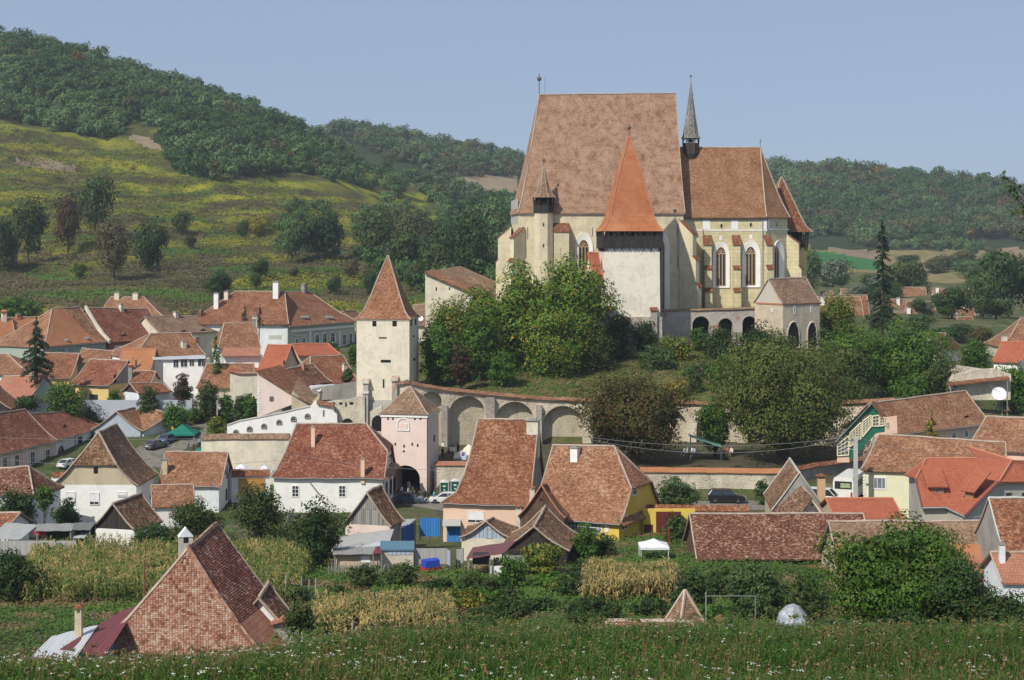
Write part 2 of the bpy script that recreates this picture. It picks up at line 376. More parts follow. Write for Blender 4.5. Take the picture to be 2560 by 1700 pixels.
def fbm(x, y):
 return (np.sin(x * 1.0 + 0.7 * np.sin(y * 1.3)) * np.cos(y * 0.9 + 0.5 * np.sin(x * 1.1)) +
   0.5 * np.sin(2.3 * x + 1.1 * y + 2) + 0.35 * np.sin(3.9 * y - 2.7 * x + 1) + 0.2 * np.sin(7.1 * x + 5.3 * y))
def gz(x, y):
 x = np.atleast_1d(np.asarray(x, float)); y = np.atleast_1d(np.asarray(y, float))
 px = x * F / np.maximum(y, 8.0) + 1280
 z = tz_pxY(px, y)
 amp = np.where(y < 100, 0.10, 0.12) + np.clip((y - 400) / 300, 0, 1) * 2.6
 z = z + amp * fbm(x / np.where(y > 420, 34, 6), y / np.where(y > 420, 30, 5))
 m = np.clip((y - 430) / 60, 0, 1) * np.clip((950 - y) / 100, 0, 1) * np.clip((900 - px) / 300, 0, 1)
 zz = z + 4 * fbm(x / 60, y / 50); st = 6.5; fr = (zz / st) % 1.0
 z = z + m * (np.where(fr < 0.7, -fr * 0.9, (fr - 0.7) / 0.3 * 0.9 * 1.0 - 0.63) + 0.3) * 2.2
 return z
def ground(x, y): return float(gz(x, y)[0])
def hit(px, py, ymin=330, ymax=1900):
 """distance at which the ground shows at a photo pixel"""
 ys = np.linspace(ymin, ymax, 700); x = (px - 1280) * ys / F
 pj = HZ - (gz(x, ys) - CZ) * F / ys
 k = np.nonzero(pj <= py)[0]
 return float(ys[k[0]]) if len(k) else None
# ---------------------------------------------------------------- materials of the place
T_OLD = tile("tile_old", (0.134, 0.051, 0.027), (0.232, 0.086, 0.041), (0.330, 0.135, 0.068), (0.443, 0.272, 0.166), contrast=1.15, patch=.5, moss=(.30, .20, .14), mossamt=.28)
T_RED = tile("tile_red", (.12, .04, .026), (.225, .07, .038), (.31, .112, .066), (.43, .25, .17), contrast=1.15, patch=.5, moss=(.17, .075, .045), mossamt=.25)
T_OLD2 = tile("tile_old_pale", (0.165, 0.075, 0.040), (0.283, 0.126, 0.066), (0.381, 0.191, 0.105), (0.484, 0.332, 0.210), contrast=1.1, patch=.5, moss=(.19, .10, .062), mossamt=.3)
T_BRN = tile("tile_brown", (0.067, 0.035, 0.021), (0.170, 0.078, 0.042), (0.268, 0.151, 0.088), (0.412, 0.312, 0.210), moss=(0.103, 0.096, 0.048), mossamt=.35, contrast=1.05, course=.2, wid=.24)
T_GRY = tile("tile_greyed", (0.144, 0.090, 0.057), (0.258, 0.156, 0.097), (0.340, 0.221, 0.141), (0.443, 0.342, 0.237), contrast=1.0, patch=.6)
T_DRK = tile("tile_dark", (0.072, 0.026, 0.016), (0.149, 0.053, 0.032), (0.216, 0.088, 0.053), (0.433, 0.321, 0.228), contrast=1.25, patch=.4, cs=2)
T_NEW = tile("tile_new", (.27, .08, .045), (.37, .108, .06), (.41, .13, .072), (.45, .18, .11), contrast=.6, patch=.35, course=.3, wid=.34)
T_ORG = tile("tile_orange", (0.340, 0.118, 0.052), (0.474, 0.193, 0.086), (0.515, 0.246, 0.120), (0.536, 0.321, 0.181), contrast=.4, patch=.35)
T_CH = tile("tile_church", (.25, .14, .085), (.45, .265, .17), (.51, .33, .225), (.55, .40, .30), contrast=.8, patch=.45, moss=(.23, .125, .075), mossamt=.5, cs=1.8)
T_CHO = tile("tile_choir", (.17, .08, .035), (.30, .14, .068), (.39, .20, .105), (.48, .32, .20), contrast=1.0, patch=.55, moss=(.26, .155, .045), mossamt=.3, cs=1.8)
T_TWR = tile("tile_tower", (0.330, 0.107, 0.043), (0.515, 0.182, 0.073), (0.546, 0.225, 0.103), (0.597, 0.385, 0.215), contrast=.45, patch=.85)
T_BIG = tile("tile_bigtower", (0.154, 0.070, 0.035), (0.309, 0.131, 0.066), (0.412, 0.211, 0.114), (0.494, 0.321, 0.210), contrast=.8)
T_SLT = tile("shingle_grey", (.10, .095, .085), (.20, .19, .165), (.31, .30, .27), (.46, .45, .42), contrast=1.0, moss=(.25, .22, .04), mossamt=.1)
T_PNK = tile("tile_pinkish", (0.268, 0.111, 0.070), (0.371, 0.161, 0.101), (0.433, 0.201, 0.132), (0.515, 0.302, 0.210), contrast=.45, course=.33, wid=.3)
M_RIDGE = plaster("ridge_mortar", (.47, .37, .30), (.28, .2, .15), .6, .8)
M_RIDGEO = plain("ridge_clay", (.47, .19, .11), .9)
M_WHITE = plaster("whitewash", (.88, .87, .84), (.66, .63, .58), .3)
M_WHITE2 = plaster("whitewash_cool", (.78, .80, .81), (.5, .53, .55), .4)
M_CHURCH = plaster("church_render", (.73, .65, .45), (.50, .44, .32), .7, .16)
M_CHOIR = plaster("choir_render", (.71, .63, .41), (.54, .47, .26), .6, .16, coursed=True)
M_CHGREY = plaster("church_grey", (.50, .49, .44), (.34, .33, .30), .5, .3)
M_CREAM = plaster("cream_render", (.74, .67, .53), (.50, .46, .39), .6, .12)
M_TOWER = plaster("tower_lime", (.79, .71, .56), (.50, .46, .38), .5, .14)
M_WTOWER = plaster("clocktower_lime", (.85, .78, .66), (.62, .58, .52), .6, .12)
M_PINK = plaster("pink_render", (.80, .65, .58), (.68, .52, .45), .35)
M_PEACH = plaster("peach_render", (.80, .56, .42), (.66, .45, .34), .3)
M_YEL = plaster("yellow_render", (.76, .54, .10), (.60, .42, .08), .35)
M_YEL2 = plaster("ochre_render", (.76, .56, .24), (.60, .43, .18), .4)
M_LYEL = plaster("pale_yellow_render", (.80, .77, .54), (.66, .62, .42), .3)
M_BEIGE = plaster("beige_render", (.56, .48, .34), (.40, .34, .24), .5)
M_GREYW = plaster("grey_cement", (.34, .33, .30), (.20, .19, .17), .7, .35)
M_GREYH = plaster("grey_house", (.46, .44, .38), (.40, .38, .33), .3)
M_BLUEG = plaster("blue_grey_render", (.42, .47, .53), (.33, .37, .42), .3)
M_SAGE = plaster("sage_render", (.50, .52, .44), (.42, .44, .37), .35)
M_SAGE2 = plaster("green_render", (.36, .42, .36), (.30, .35, .31), .35)
M_RED = plaster("red_brick_render", (.36, .13, .08), (.28, .1, .07), .35)
M_STONE = rubble("arcade_rubble", (.38, .32, .22), (.52, .46, .33), (.50, .45, .34))
M_STONE2 = rubble("terrace_rubble", (.34, .29, .25), (.46, .41, .36), (.42, .39, .35), 2.2, brick=(.42, .16, .09))
M_STONE3 = rubble("yard_rubble", (.40, .35, .26), (.52, .46, .35), (.62, .56, .45), 2.4)
M_ARCH = rubble("arcade_masonry", (.42, .35, .27), (.56, .49, .38), (.60, .53, .42), 2.0, brick=(.40, .20, .13))
M_BAST = plaster("bastion_render", (.62, .52, .38), (.42, .37, .30), .7, .3)
M_GABLEST = plaster("bastion_gable", (.52, .50, .46), (.62, .50, .32), .9, .4)
M_WD_BLK = wood("timber_black", (.018, .015, .013), (.055, .047, .042), .22)
M_WD_DRK = wood("timber_dark", (.03, .022, .018), (.10, .07, .055), .2)
M_WD_GRY = wood("timber_grey", (.12, .115, .11), (.36, .34, .32), .24)
M_WD_BRN = wood("timber_brown", (.06, .035, .024), (.15, .09, .06), .2)
M_WD_GRN = plain("timber_green", (.02, .15, .09), .5)
M_WD_BLUE = wood("boards_blue", (.03, .17, .48), (.05, .23, .58), .3)
M_WD_DBLUE = wood("boards_deep_blue", (.02, .08, .30), (.03, .12, .38), .3)
M_WD_LB = wood("boards_pale_blue", (.36, .43, .52), (.44, .51, .60), .45)
M_WD_YEL = wood("boards_honey", (.42, .23, .06), (.52, .31, .1), .25, axis='y')
M_WD_MAR = wood("boards_maroon", (.10, .022, .018), (.15, .035, .028), .2)
M_FENCE = wood("fence_pale", (.30, .29, .28), (.48, .47, .45), .1)
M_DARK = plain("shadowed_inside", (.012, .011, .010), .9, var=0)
M_GLASS = plain("window_glass", (.03, .035, .04), .12, spec=.6, var=.3)
M_GLASSL = plain("window_glass_curtained", (.20, .23, .25), .2, spec=.5, var=.6, scale=3)
M_FRW = plain("white_paint", (.80, .80, .80), .5)
M_FRB = plain("blue_paint", (.05, .12, .42), .5)
M_FRC = plain("cream_paint", (.72, .66, .46), .5)
M_FRO = plain("varnished_frame", (.50, .19, .03), .4)
M_TRAC = plain("sandstone_tracery", (.62, .42, .24), .8)
M_METAL = plain("dull_metal", (.10, .105, .11), .6, .2)
M_GUT = plain("gutter_zinc", (.30, .31, .32), .7, 0)
M_TIN = sheet("asbestos_sheet", (.42, .42, .41), (.25, .22, .2), .18, .5, .85)
M_TINW = sheet("tin_white", (.50, .52, .54), (.4, .38, .36), .3, .4)
M_TINC = sheet("asbestos_corrugated", (.30, .30, .29), (.18, .16, .15), .2, .6, .9)
M_TINB = sheet("tin_blue", (.10, .19, .26), (.07, .13, .18), .25, .5)
M_TINM = sheet("tin_maroon", (.16, .06, .06), (.12, .05, .05), .35, .3)
M_TINR = sheet("tin_red", (.17, .045, .05), (.22, .04, .05), .3, .3)
M_PLINTH = plaster("plinth", (.25, .19, .17), (.16, .12, .1), .5)
# ---------------------------------------------------------------- a pitched-roof house
class House:
 def __init__(s, name, label, cat, e0, e1, Y0, r0, r1, sp, wall, roof, hl=1, hr=1, Y1=None, zb=None, over=.45, og=.3, sag=.10, amp=.07,
                 ridge=M_RIDGE, group=None, verge=None, thick=.16, gable=None, fp=1.0):
  a = P(e0[0], e0[1], Y0)
  if Y1 is None: Y1 = (CZ - a.z) * F / (e1[1] - HZ)
  b = P(e1[0], e1[1], Y1)
  s.ze = (a.z + b.z) / 2
  d = Vector((b.x - a.x, b.y - a.y, 0)); s.L = d.length; s.fp = fp; s.d = d.normalized(); s.n = Vector((-s.d.y, s.d.x, 0)); s.a = Vector((a.x, a.y, 0)); s.sp = sp
  pr0 = onplane(r0[0], r0[1], s.a + s.n * sp, s.n); pr1 = onplane(r1[0], r1[1], s.a + s.n * sp, s.n)
  s.u0 = (pr0 - s.a).dot(s.d) if hl < 1 else 0.0; s.u1 = (pr1 - s.a).dot(s.d) if hr < 1 else s.L
  s.u0 = max(0, min(s.u0, s.L * .6)); s.u1 = min(s.L, max(s.u1, s.u0 + .3))
  s.zr0, s.zr1 = pr0.z, pr1.z; s.hl, s.hr, s.sag, s.amp, s.over, s.og = hl, hr, sag, amp, over, og
  mid = s.a + s.d * s.L / 2 + s.n * sp
  if zb is None: zb = min(ground(mid.x, mid.y), ground(s.a.x, s.a.y), ground(b.x, b.y))
  s.zb = zb; s.zlow = zb - 2.0
  s.root = thing(name, label, cat, (mid.x, mid.y, zb), group); s.wallmat = wall; s.roofmat = roof
  nt_, nu = 13 if fp != 1 else 9, max(4, int(s.L / 1.2)); m = MB()
  def uend(t):
   l = 0 if t <= hl + 1e-6 else s.u0 * ((t - hl) / (1 - hl)) ** fp; r = s.L if t <= hr + 1e-6 else s.L - (s.L - s.u1) * (t - hr) / (1 - hr); return l, r
  ts = sorted(set([i / (nt_ - 1) for i in range(nt_)] + [x for x in (hl, hr) if 0 < x < 1]))
  for side in (0, 1):
   g, ug = [], []; sl = math.hypot(sp, (s.zr0 + s.zr1) / 2 - s.ze)
   for t in ts:
    l, r = uend(t); row, ur = [], []
    for j in range(nu + 1):
     u = l + (r - l) * j / nu; row.append(s.rp(u, sp * t if side == 0 else 2 * sp - sp * t, t)); ur.append((u + side * 31, t * sl))
    g.append(row); ug.append(ur)
   if side: g = [r[::-1] for r in g]; ug = [r[::-1] for r in ug]
   m.grid(g, ug, thick)
  for end in (0, 1):
   h = (hl, hr)[end]
   if h >= 1: continue
   g, ug = [], []; tt = [t for t in ts if t >= h - 1e-6]
   for t in tt:
    u = uend(t)[end]; row, ur = [], []
    for j in range(7):
     w_ = sp * t + (2 * sp - 2 * sp * t) * j / 6; row.append(s.rp(u, w_, t)); ur.append((w_ + 63, t * sl))
    g.append(row); ug.append(ur)
   if end == 0: g = [r[::-1] for r in g]; ug = [r[::-1] for r in ug]
   m.grid(g, ug, thick)
  s.roof = obj("roof", m, roof, s.root)
  if ridge:
   m = MB(); rp = [s.rp(s.u0 + (s.u1 - s.u0) * i / 8, sp, 1) + Vector((0, 0, .02)) for i in range(9)]
   m.tube(rp, .15, 6)
   for end in (0, 1):
    h = (hl, hr)[end]
    for sd in (0, 1):
     if h < 1:
      m.tube([s.rp(uend(t)[end], sp * t if sd == 0 else 2 * sp - sp * t, t) + Vector((0, 0, .02)) for t in [h + (1 - h) * k / 5 for k in range(6)]], .13, 5)
     if h > 0:
      m.tube([s.rp(0 if end == 0 else s.L, sp * t if sd == 0 else 2 * sp - sp * t, t) + Vector((0, 0, .01)) for t in [h * k / 5 for k in range(6)]], .09, 5)
   obj("ridge_tiles", m, ridge, s.roof)
  m = MB(); o = over
  def pw(u, w_, z): return s.a + s.d * u + s.n * w_ + Vector((0, 0, z))
  zt = s.rp(s.L / 2, o, o / sp).z - .12
  U0, U1, W0, W1 = og, s.L - og, o, 2 * sp - o
  zf = s.ze + .02; k = 8
  top = [s.rp(U0 + (U1 - U0) * i / k, o, o / sp) - Vector((0, 0, .1)) for i in range(k + 1)]
  for i in range(k): m.face([pw(U0 + (U1 - U0) * i / k, W0, s.zlow), pw(U0 + (U1 - U0) * (i + 1) / k, W0, s.zlow), top[i + 1], top[i]])
  top = [s.rp(U0 + (U1 - U0) * i / k, W1, o / sp) - Vector((0, 0, .1)) for i in range(k + 1)]
  for i in range(k): m.face([pw(U0 + (U1 - U0) * (i + 1) / k, W1, s.zlow), pw(U0 + (U1 - U0) * i / k, W1, s.zlow), top[i], top[i + 1]])
  gms = []
  for end, u, h in ((0, U0, hl), (1, U1, hr)):
   h_ = max(h, o / sp); pts = []
   tl = [o / sp + (h_ - o / sp) * i / 6 for i in range(7)]
   fr = [s.rp(u, sp * t, t) - Vector((0, 0, .1)) for t in tl]; bk = [s.rp(u, 2 * sp - sp * t, t) - Vector((0, 0, .1)) for t in tl]
   z0 = min(fr[0].z, bk[0].z) - .05
   q = [pw(u, W0, s.zlow), pw(u, W1, s.zlow), pw(u, W1, z0), pw(u, W0, z0)]
   m.face(q if end else q[::-1])
   q = [pw(u, W0, z0), pw(u, W1, z0)] + bk + fr[::-1]
   if abs(h_ - 1) < 1e-6: q = [pw(u, W0, z0), pw(u, W1, z0)] + bk + fr[::-1][1:]
   if h_ > o / sp + .01: gm = MB(); (gm if gable else m).face(q if end else q[::-1]); gms.append(gm)
   elif gable is None: pass
  s.walls = obj("wall", m, wall, s.root)
  for gm in gms:
   if gable and gm.f: obj("gable", gm, gable, s.root)
  s.pl = {'f': (pw(0, W0, 0), -s.n, s.d), 'l': (pw(U0, 0, 0), -s.d, -s.n), 'r': (pw(U1, 0, 0), s.d, s.n)}
 def rp(s, u, w_, t):
  g = t - s.sag * 4 * t * (1 - t) * (1 - .6 * t)
  zr = s.zr0 + (s.zr1 - s.zr0) * (u / s.L)
  p = s.a + s.d * u + s.n * w_
  p.z = s.ze + (zr - s.ze) * g + wob(p.x, p.y, s.amp); return p
 def roofpt(s, px, t):
  """point on the front slope at a photo column and slope fraction"""
  w_ = s.sp * t; n = s.n; k = (px - 1280) / F
  base = s.a + n * w_          # base + u d ; x = k*y
  u = (k * base.y - base.x) / (s.d.x - k * s.d.y); return s.rp(u, w_, t), u
def win(h, side, x0, y0, x1, y1, style='cross', frame=None, pane=None, fr=.07, nx=2, ny=2, name="window", label=None, wall=None, dep=.06):
 p0, n, t = h.pl[side] if wall is None else wall
 cy = (y0 + y1) / 2; a = onplane(x0, cy, p0, n); b = onplane(x1, cy, p0, n); c = onplane((x0 + x1) / 2, y0, p0, n); e = onplane((x0 + x1) / 2, y1, p0, n)
 tt = (b - a); tt.z = 0; W = max(tt.length, .25); tt.normalize(); H = max(c.z - e.z, .2)
 o = Vector((a.x, a.y, e.z)); n = Vector((n.x, n.y, 0)).normalized(); Z = Vector((0, 0, 1))
 if tt.cross(Z).dot(n) < 0: pass
 root = h.root if hasattr(h, 'root') else h
 fm = frame or M_FRW; pm = pane or M_GLASS
 m = MB()
 def bx(u0, z0, u1, z1, d0, d1, mm=m): mm.box(o + tt * u0 + Z * z0 + n * d0, tt * (u1 - u0), n * (d1 - d0), Z * (z1 - z0))
 if style == 'hole':
  q = MB(); bx(0, 0, W, H, -.3, .012, q); w_ = obj(name, q, M_DARK, root)
  if label: w_['label'] = label
  return w_
 if style == 'panel':
  bx(0, 0, W, H, -.02, dep); w_ = obj(name, m, fm, root)
  if label: w_['label'] = label
  return w_
 if style == 'arch' or style == 'archhole':
  r = W / 2; pts = [(0, 0), (W, 0), (W, H - r)] + [(r + r * math.cos(k * math.pi / 10), H - r + r * math.sin(k * math.pi / 10)) for k in range(1, 10)] + [(0, H - r)]
  q = MB(); q.face([o + tt * u + Z * z + n * .015 for u, z in pts])
  if style == 'archhole':
   w_ = obj(name, q, M_DARK, root); return w_
  for (u0, z0), (u1, z1) in zip(pts, pts[1:] + pts[:1]): m.tube([o + tt * u0 + Z * z0 + n * .03, o + tt * u1 + Z * z1 + n * .03], fr, 4)
  bx(W / 2 - .03, 0, W / 2 + .03, H, .02, .05); bx(0, H * .55, W, H * .55 + .05, .02, .05)
 else:
  f = fr; bx(0, 0, W, f, -.02, dep); bx(0, H - f, W, H, -.02, dep); bx(0, f, f, H - f, -.02, dep); bx(W - f, f, W, H - f, -.02, dep)
  for i in range(1, nx): bx(W * i / nx - .03, f, W * i / nx + .03, H - f, -.02, dep * .8)
  for i in range(1, ny): bx(f, H * i / ny - .03, W - f, H * i / ny + .03, -.02, dep * .8 - .004)
  q = MB(); bx(f * .5, f * .5, W - f * .5, H - f * .5, -.02, .015, q)
  if style == 'shutter':
   bx(f, H * .25, W - f, H - f, .0, dep * .7)
 w_ = obj(name, m, fm, root); obj("pane", q, pm, w_)
 if label: w_['label'] = label
 return w_
def chimney(h, px, t, hgt, wid=.55, mat=None, style='box', below=1.0, label=None, toff=0):
 p, u = h.roofpt(px, t); m = MB(); a = math.atan2(h.d.y, h.d.x)
 m.cbox((p.x, p.y, p.z - below), wid, wid, hgt + below, a)
 c = obj("chimney", m, mat or M_CREAM, h.roof)
 k = MB()
 if style == 'cap':       # small pitched tile hood on the stack
  z = p.z + hgt; q = wid * .72
  k.cbox((p.x, p.y, z), wid * 1.25, wid * 1.25, .06, a);
  for sx in (-1, 1):
   for sy in (-1, 1):
    k.cbox((p.x + sx * wid * .38, p.y + sy * wid * .38, z), .1, .1, .35, a)
  k.lathe((p.x, p.y, z + .35), [(q * 1.25, 0), (q * 1.25, .06), (0, .45)], 4, a + rad(45))
 else:
  k.cbox((p.x, p.y, p.z + hgt), wid * 1.25, wid * 1.25, .09, a); k.cbox((p.x, p.y, p.z + hgt + .09), wid * .6, wid * .6, .12, a)
 k_ = obj("chimney_cap", k, M_RIDGEO if style == 'cap' else M_GREYW, h.roof)
 return c
def eyelid(h, px, t, wd=1.5, hg=.38):
 p, u = h.roofpt(px, t); p2, _ = h.roofpt(px, min(1, t + .12)); up = (p2 - p); out = h.d.cross(up).normalized()
 if out.z < 0: out = -out
 f = (-h.n); m = MB(); q = MB(); N_ = 10
 fr = []; bk = []
 for k in range(N_ + 1):
  x = -1 + 2 * k / N_; zz = hg * math.cos(x * math.pi / 2) ** 1.3
  fr.append(p + h.d * (x * wd / 2) + Vector((0, 0, zz)) + f * .06); bk.append(p + h.d * (x * wd / 2 * .6) + up * (zz * 2.2 / hg * .6 + .2))
 m.grid([fr, bk], None, .06)
 q.face([p - h.d * wd / 2 + f * .03] + [x - f * .03 for x in fr[1:-1]] + [p + h.d * wd / 2 + f * .03])
 e = obj("eyelid_dormer", m, h.roofmat, h.roof); obj("dormer_opening", q, M_DARK, h.roof)
def gutter(h, side='f', mat=None):
 m = MB(); z = Vector((0, 0, -.12)); m.tube([h.rp(h.L * i / 8, -.06, 0) + z for i in range(9)], .055, 6); obj("gutter", m, mat or M_GUT, h.root)
def prism(name, label, cat, pts, Y, dY, wall, cap=None, capw=.25, dx=0, group=None, Ys=None):
 """wall traced in the photo at its distance, with its own thickness; cap = tiles on its top edge"""
 A = [P(x, y, (Ys[i] if Ys else Y)) for i, (x, y) in enumerate(pts)]
 B = [p + Vector((dx, dY, 0)) for p in A]; c = A[0].copy()
 root = thing(name, label, cat, (c.x, c.y, c.z), group); m = MB()
 m.face(A[::-1] if False else A); m.face(B[::-1])
 for i in range(len(A)):
  j = (i + 1) % len(A); m.face([A[j], A[i], B[i], B[j]])
 o = obj("wall", m, wall, root); root_pl = (A[0], Vector((A[1].y - A[0].y, -(A[1].x - A[0].x), 0)).normalized() if (A[1] - A[0]).xy.length > .5 else Vector((0, -1, 0)), None)
 return root, A, B
def fix_normals(): pass
def wallrun(name, label, cat, pts, h=2.5, th=.5, mat=None, cap=None, capr=.45, zb=None, low=1.5, group=None):
 """free-standing wall along top-edge points [(px,py_top,Y)], tiled coping as a small pitched roof"""
 T = [P(*p) for p in pts]; root = thing(name, label, cat, (T[0].x, T[0].y, T[0].z - h), group); m = MB(); cm = MB()
 def nrm(i):
  a = T[max(0, i - 1)]; b = T[min(len(T) - 1, i + 1)]; d = (b - a); d.z = 0; d.normalize(); return Vector((-d.y, d.x, 0))
 F_ = [t - nrm(i) * th / 2 for i, t in enumerate(T)]; B_ = [t + nrm(i) * th / 2 for i, t in enumerate(T)]
 for i in range(len(T) - 1):
  z0 = Vector((0, 0, -h - low))
  m.face([F_[i] + z0, F_[i + 1] + z0, F_[i + 1], F_[i]]); m.face([B_[i + 1] + z0, B_[i] + z0, B_[i], B_[i + 1]])
  m.face([F_[i], F_[i + 1], B_[i + 1], B_[i]])
 z0 = Vector((0, 0, -h - low)); m.face([B_[0] + z0, F_[0] + z0, F_[0], B_[0]]); m.face([F_[-1] + z0, B_[-1] + z0, B_[-1], F_[-1]])
 obj("wall", m, mat or M_CREAM, root)
 if cap:
  K = [];
  for i in range(len(T) - 1):
   n_ = max(1, int((T[i + 1] - T[i]).length / 1.2))
   for k in range(n_): K.append((T[i].lerp(T[i + 1], k / n_), nrm(i)))
  K.append((T[-1], nrm(len(T) - 1)))
  g = [[], [], []]; ug = [[], [], []]; s_ = 0
  for i, (p, n) in enumerate(K):
   if i: s_ += (p - K[i - 1][0]).length
   w_ = Vector((0, 0, wob(p.x, p.y, .05)))
   g[0].append(p - n * (th / 2 + .2) + w_ + Vector((0, 0, .02))); g[1].append(p + w_ + Vector((0, 0, capr))); g[2].append(p + n * (th / 2 + .2) + w_ + Vector((0, 0, .02)))
   for k in range(3): ug[k].append((s_, k * .6))
  cm.grid(g, ug, .1); obj("coping", cm, cap, root)
 return root, T
def sheetroof(name, label, cat, corners, mat, th=.06, posts=None, postmat=None, backwall=None, group=None):
 """lean-to roof: four (px,py,Y) corners front-left, front-right, back-right, back-left, on posts"""
 Q = [P(*c) for c in corners]; c = (Q[0] + Q[1] + Q[2] + Q[3]) / 4; zg = ground(c.x, c.y)
 root = thing(name, label, cat, (c.x, c.y, zg), group); m = MB()
 def pt(u, v): return (Q[0] * (1 - u) + Q[1] * u) * (1 - v) + (Q[3] * (1 - u) + Q[2] * u) * v
 nu = 8; g = [[pt(i / nu, v) + Vector((0, 0, .03 * math.sin(i * 1.7 + v * 3))) for i in range(nu + 1)] for v in (0, .5, 1)]
 W = (Q[1] - Q[0]).length; D = (Q[3] - Q[0]).length
 m.grid(g, [[(W * i / nu, D * v) for i in range(nu + 1)] for v in (0, .5, 1)], th)
 obj("roof", m, mat, root)
 pm = postmat or M_WD_GRY
 for u, v in (posts or ((.04, .05), (.96, .05), (.96, .95), (.04, .95))):
  p = pt(u, v); m = MB(); m.cbox((p.x, p.y, zg - .6), .14, .14, p.z - zg + .56); obj("post", m, pm, root)
 if backwall:
  m = MB(); a, b = pt(.03, .94), pt(.97, .94); lo = Vector((0, 0, 1))
  a0 = Vector((a.x, a.y, zg - .6)); b0 = Vector((b.x, b.y, zg - .6)); e = Vector((0, -.08, 0))
  m.face([a0, b0, b, a]); obj("back_wall", m, backwall, root)
 return root
# ---------------------------------------------------------------- towers
def loft(m, base, ctr, prof, z0, sub=1, uvs=True):
 """base: corner list (xy) at eave, prof: [(scale,height)] to the apex"""
 k = len(base); pts = [Vector((p[0], p[1], 0)) for p in base]; c = Vector((ctr[0], ctr[1], 0))
 for e in range(k):
  a, b = pts[e], pts[(e + 1) % k]; L_ = (b - a).length; v = 0
  for i in range(len(prof) - 1):
   s0, h0 = prof[i]; s1, h1 = prof[i + 1]
   q = [c + (a - c) * s0, c + (b - c) * s0, c + (b - c) * s1, c + (a - c) * s1]
   q = [x + Vector((0, 0, z0 + (h0 if j < 2 else h1))) for j, x in enumerate(q)]
   sl = ((q[3] + q[2]) / 2 - (q[0] + q[1]) / 2).length
   uv = [(-L_ * s0 / 2 + e * 17, v), (L_ * s0 / 2 + e * 17, v), (L_ * s1 / 2 + e * 17, v + sl), (-L_ * s1 / 2 + e * 17, v + sl)]
   v += sl; m.face(q, uv)
 m.face([Vector((p.x, p.y, z0)) for p in pts[::-1]])
def hips(base, ctr, prof, z0, r=.13):
 m = MB(); c = Vector((ctr[0], ctr[1], 0))
 for p in base:
  a = Vector((p[0], p[1], 0)); m.tube([c + (a - c) * s + Vector((0, 0, z0 + h)) for s, h in prof], r, 5)
 return m
def finial(p, h, r, root, ball=.35):
 m = MB(); m.tube([p - Vector((0, 0, .4)), p + Vector((0, 0, h))], .05 * r, 5); m.lathe((p.x, p.y, p.z + h * ball), [(0, -.28 * r), (.2 * r, -.2 * r), (.28 * r, 0), (.2 * r, .2 * r), (0, .28 * r)], 8)
 return obj("finial", m, M_METAL, root)
def rect(fl, fr, depth, skew=0):
 """footprint corners FL, FR, BR, BL from the two front corners"""
 fl = Vector((fl.x, fl.y)); fr = Vector((fr.x, fr.y)); d = (fr - fl).normalized(); n = Vector((-d.y, d.x)); return [fl, fr, fr + n * depth, fl + n * depth]
def grow(base, k):
 c = sum((Vector(p) for p in base), Vector((0, 0))) / len(base); return [c + (Vector(p) - c) * (1 + k / (Vector(p) - c).length) for p in base]
def ctr(base): return sum((Vector(p) for p in base), Vector((0, 0))) / len(base)
def boxwall(name, base, z0, z1, mat, root, taper=0):
 m = MB(); k = len(base); lo = grow(base, taper) if taper else base
 A = [Vector((p[0], p[1], z0)) for p in lo]; B = [Vector((p[0], p[1], z1)) for p in base]
 for i in range(k):
  j = (i + 1) % k; m.face([A[i], A[j], B[j], B[i]])
 m.face(B); return obj(name, m, mat, root)
def face_of(base, i):
 a, b = Vector(base[i]), Vector(base[(i + 1) % len(base)]); d = (b - a).normalized(); n = Vector((d.y, -d.x))
 return (Vector((a.x, a.y, 0)), Vector((n.x, n.y, 0)), Vector((d.x, d.y, 0)))
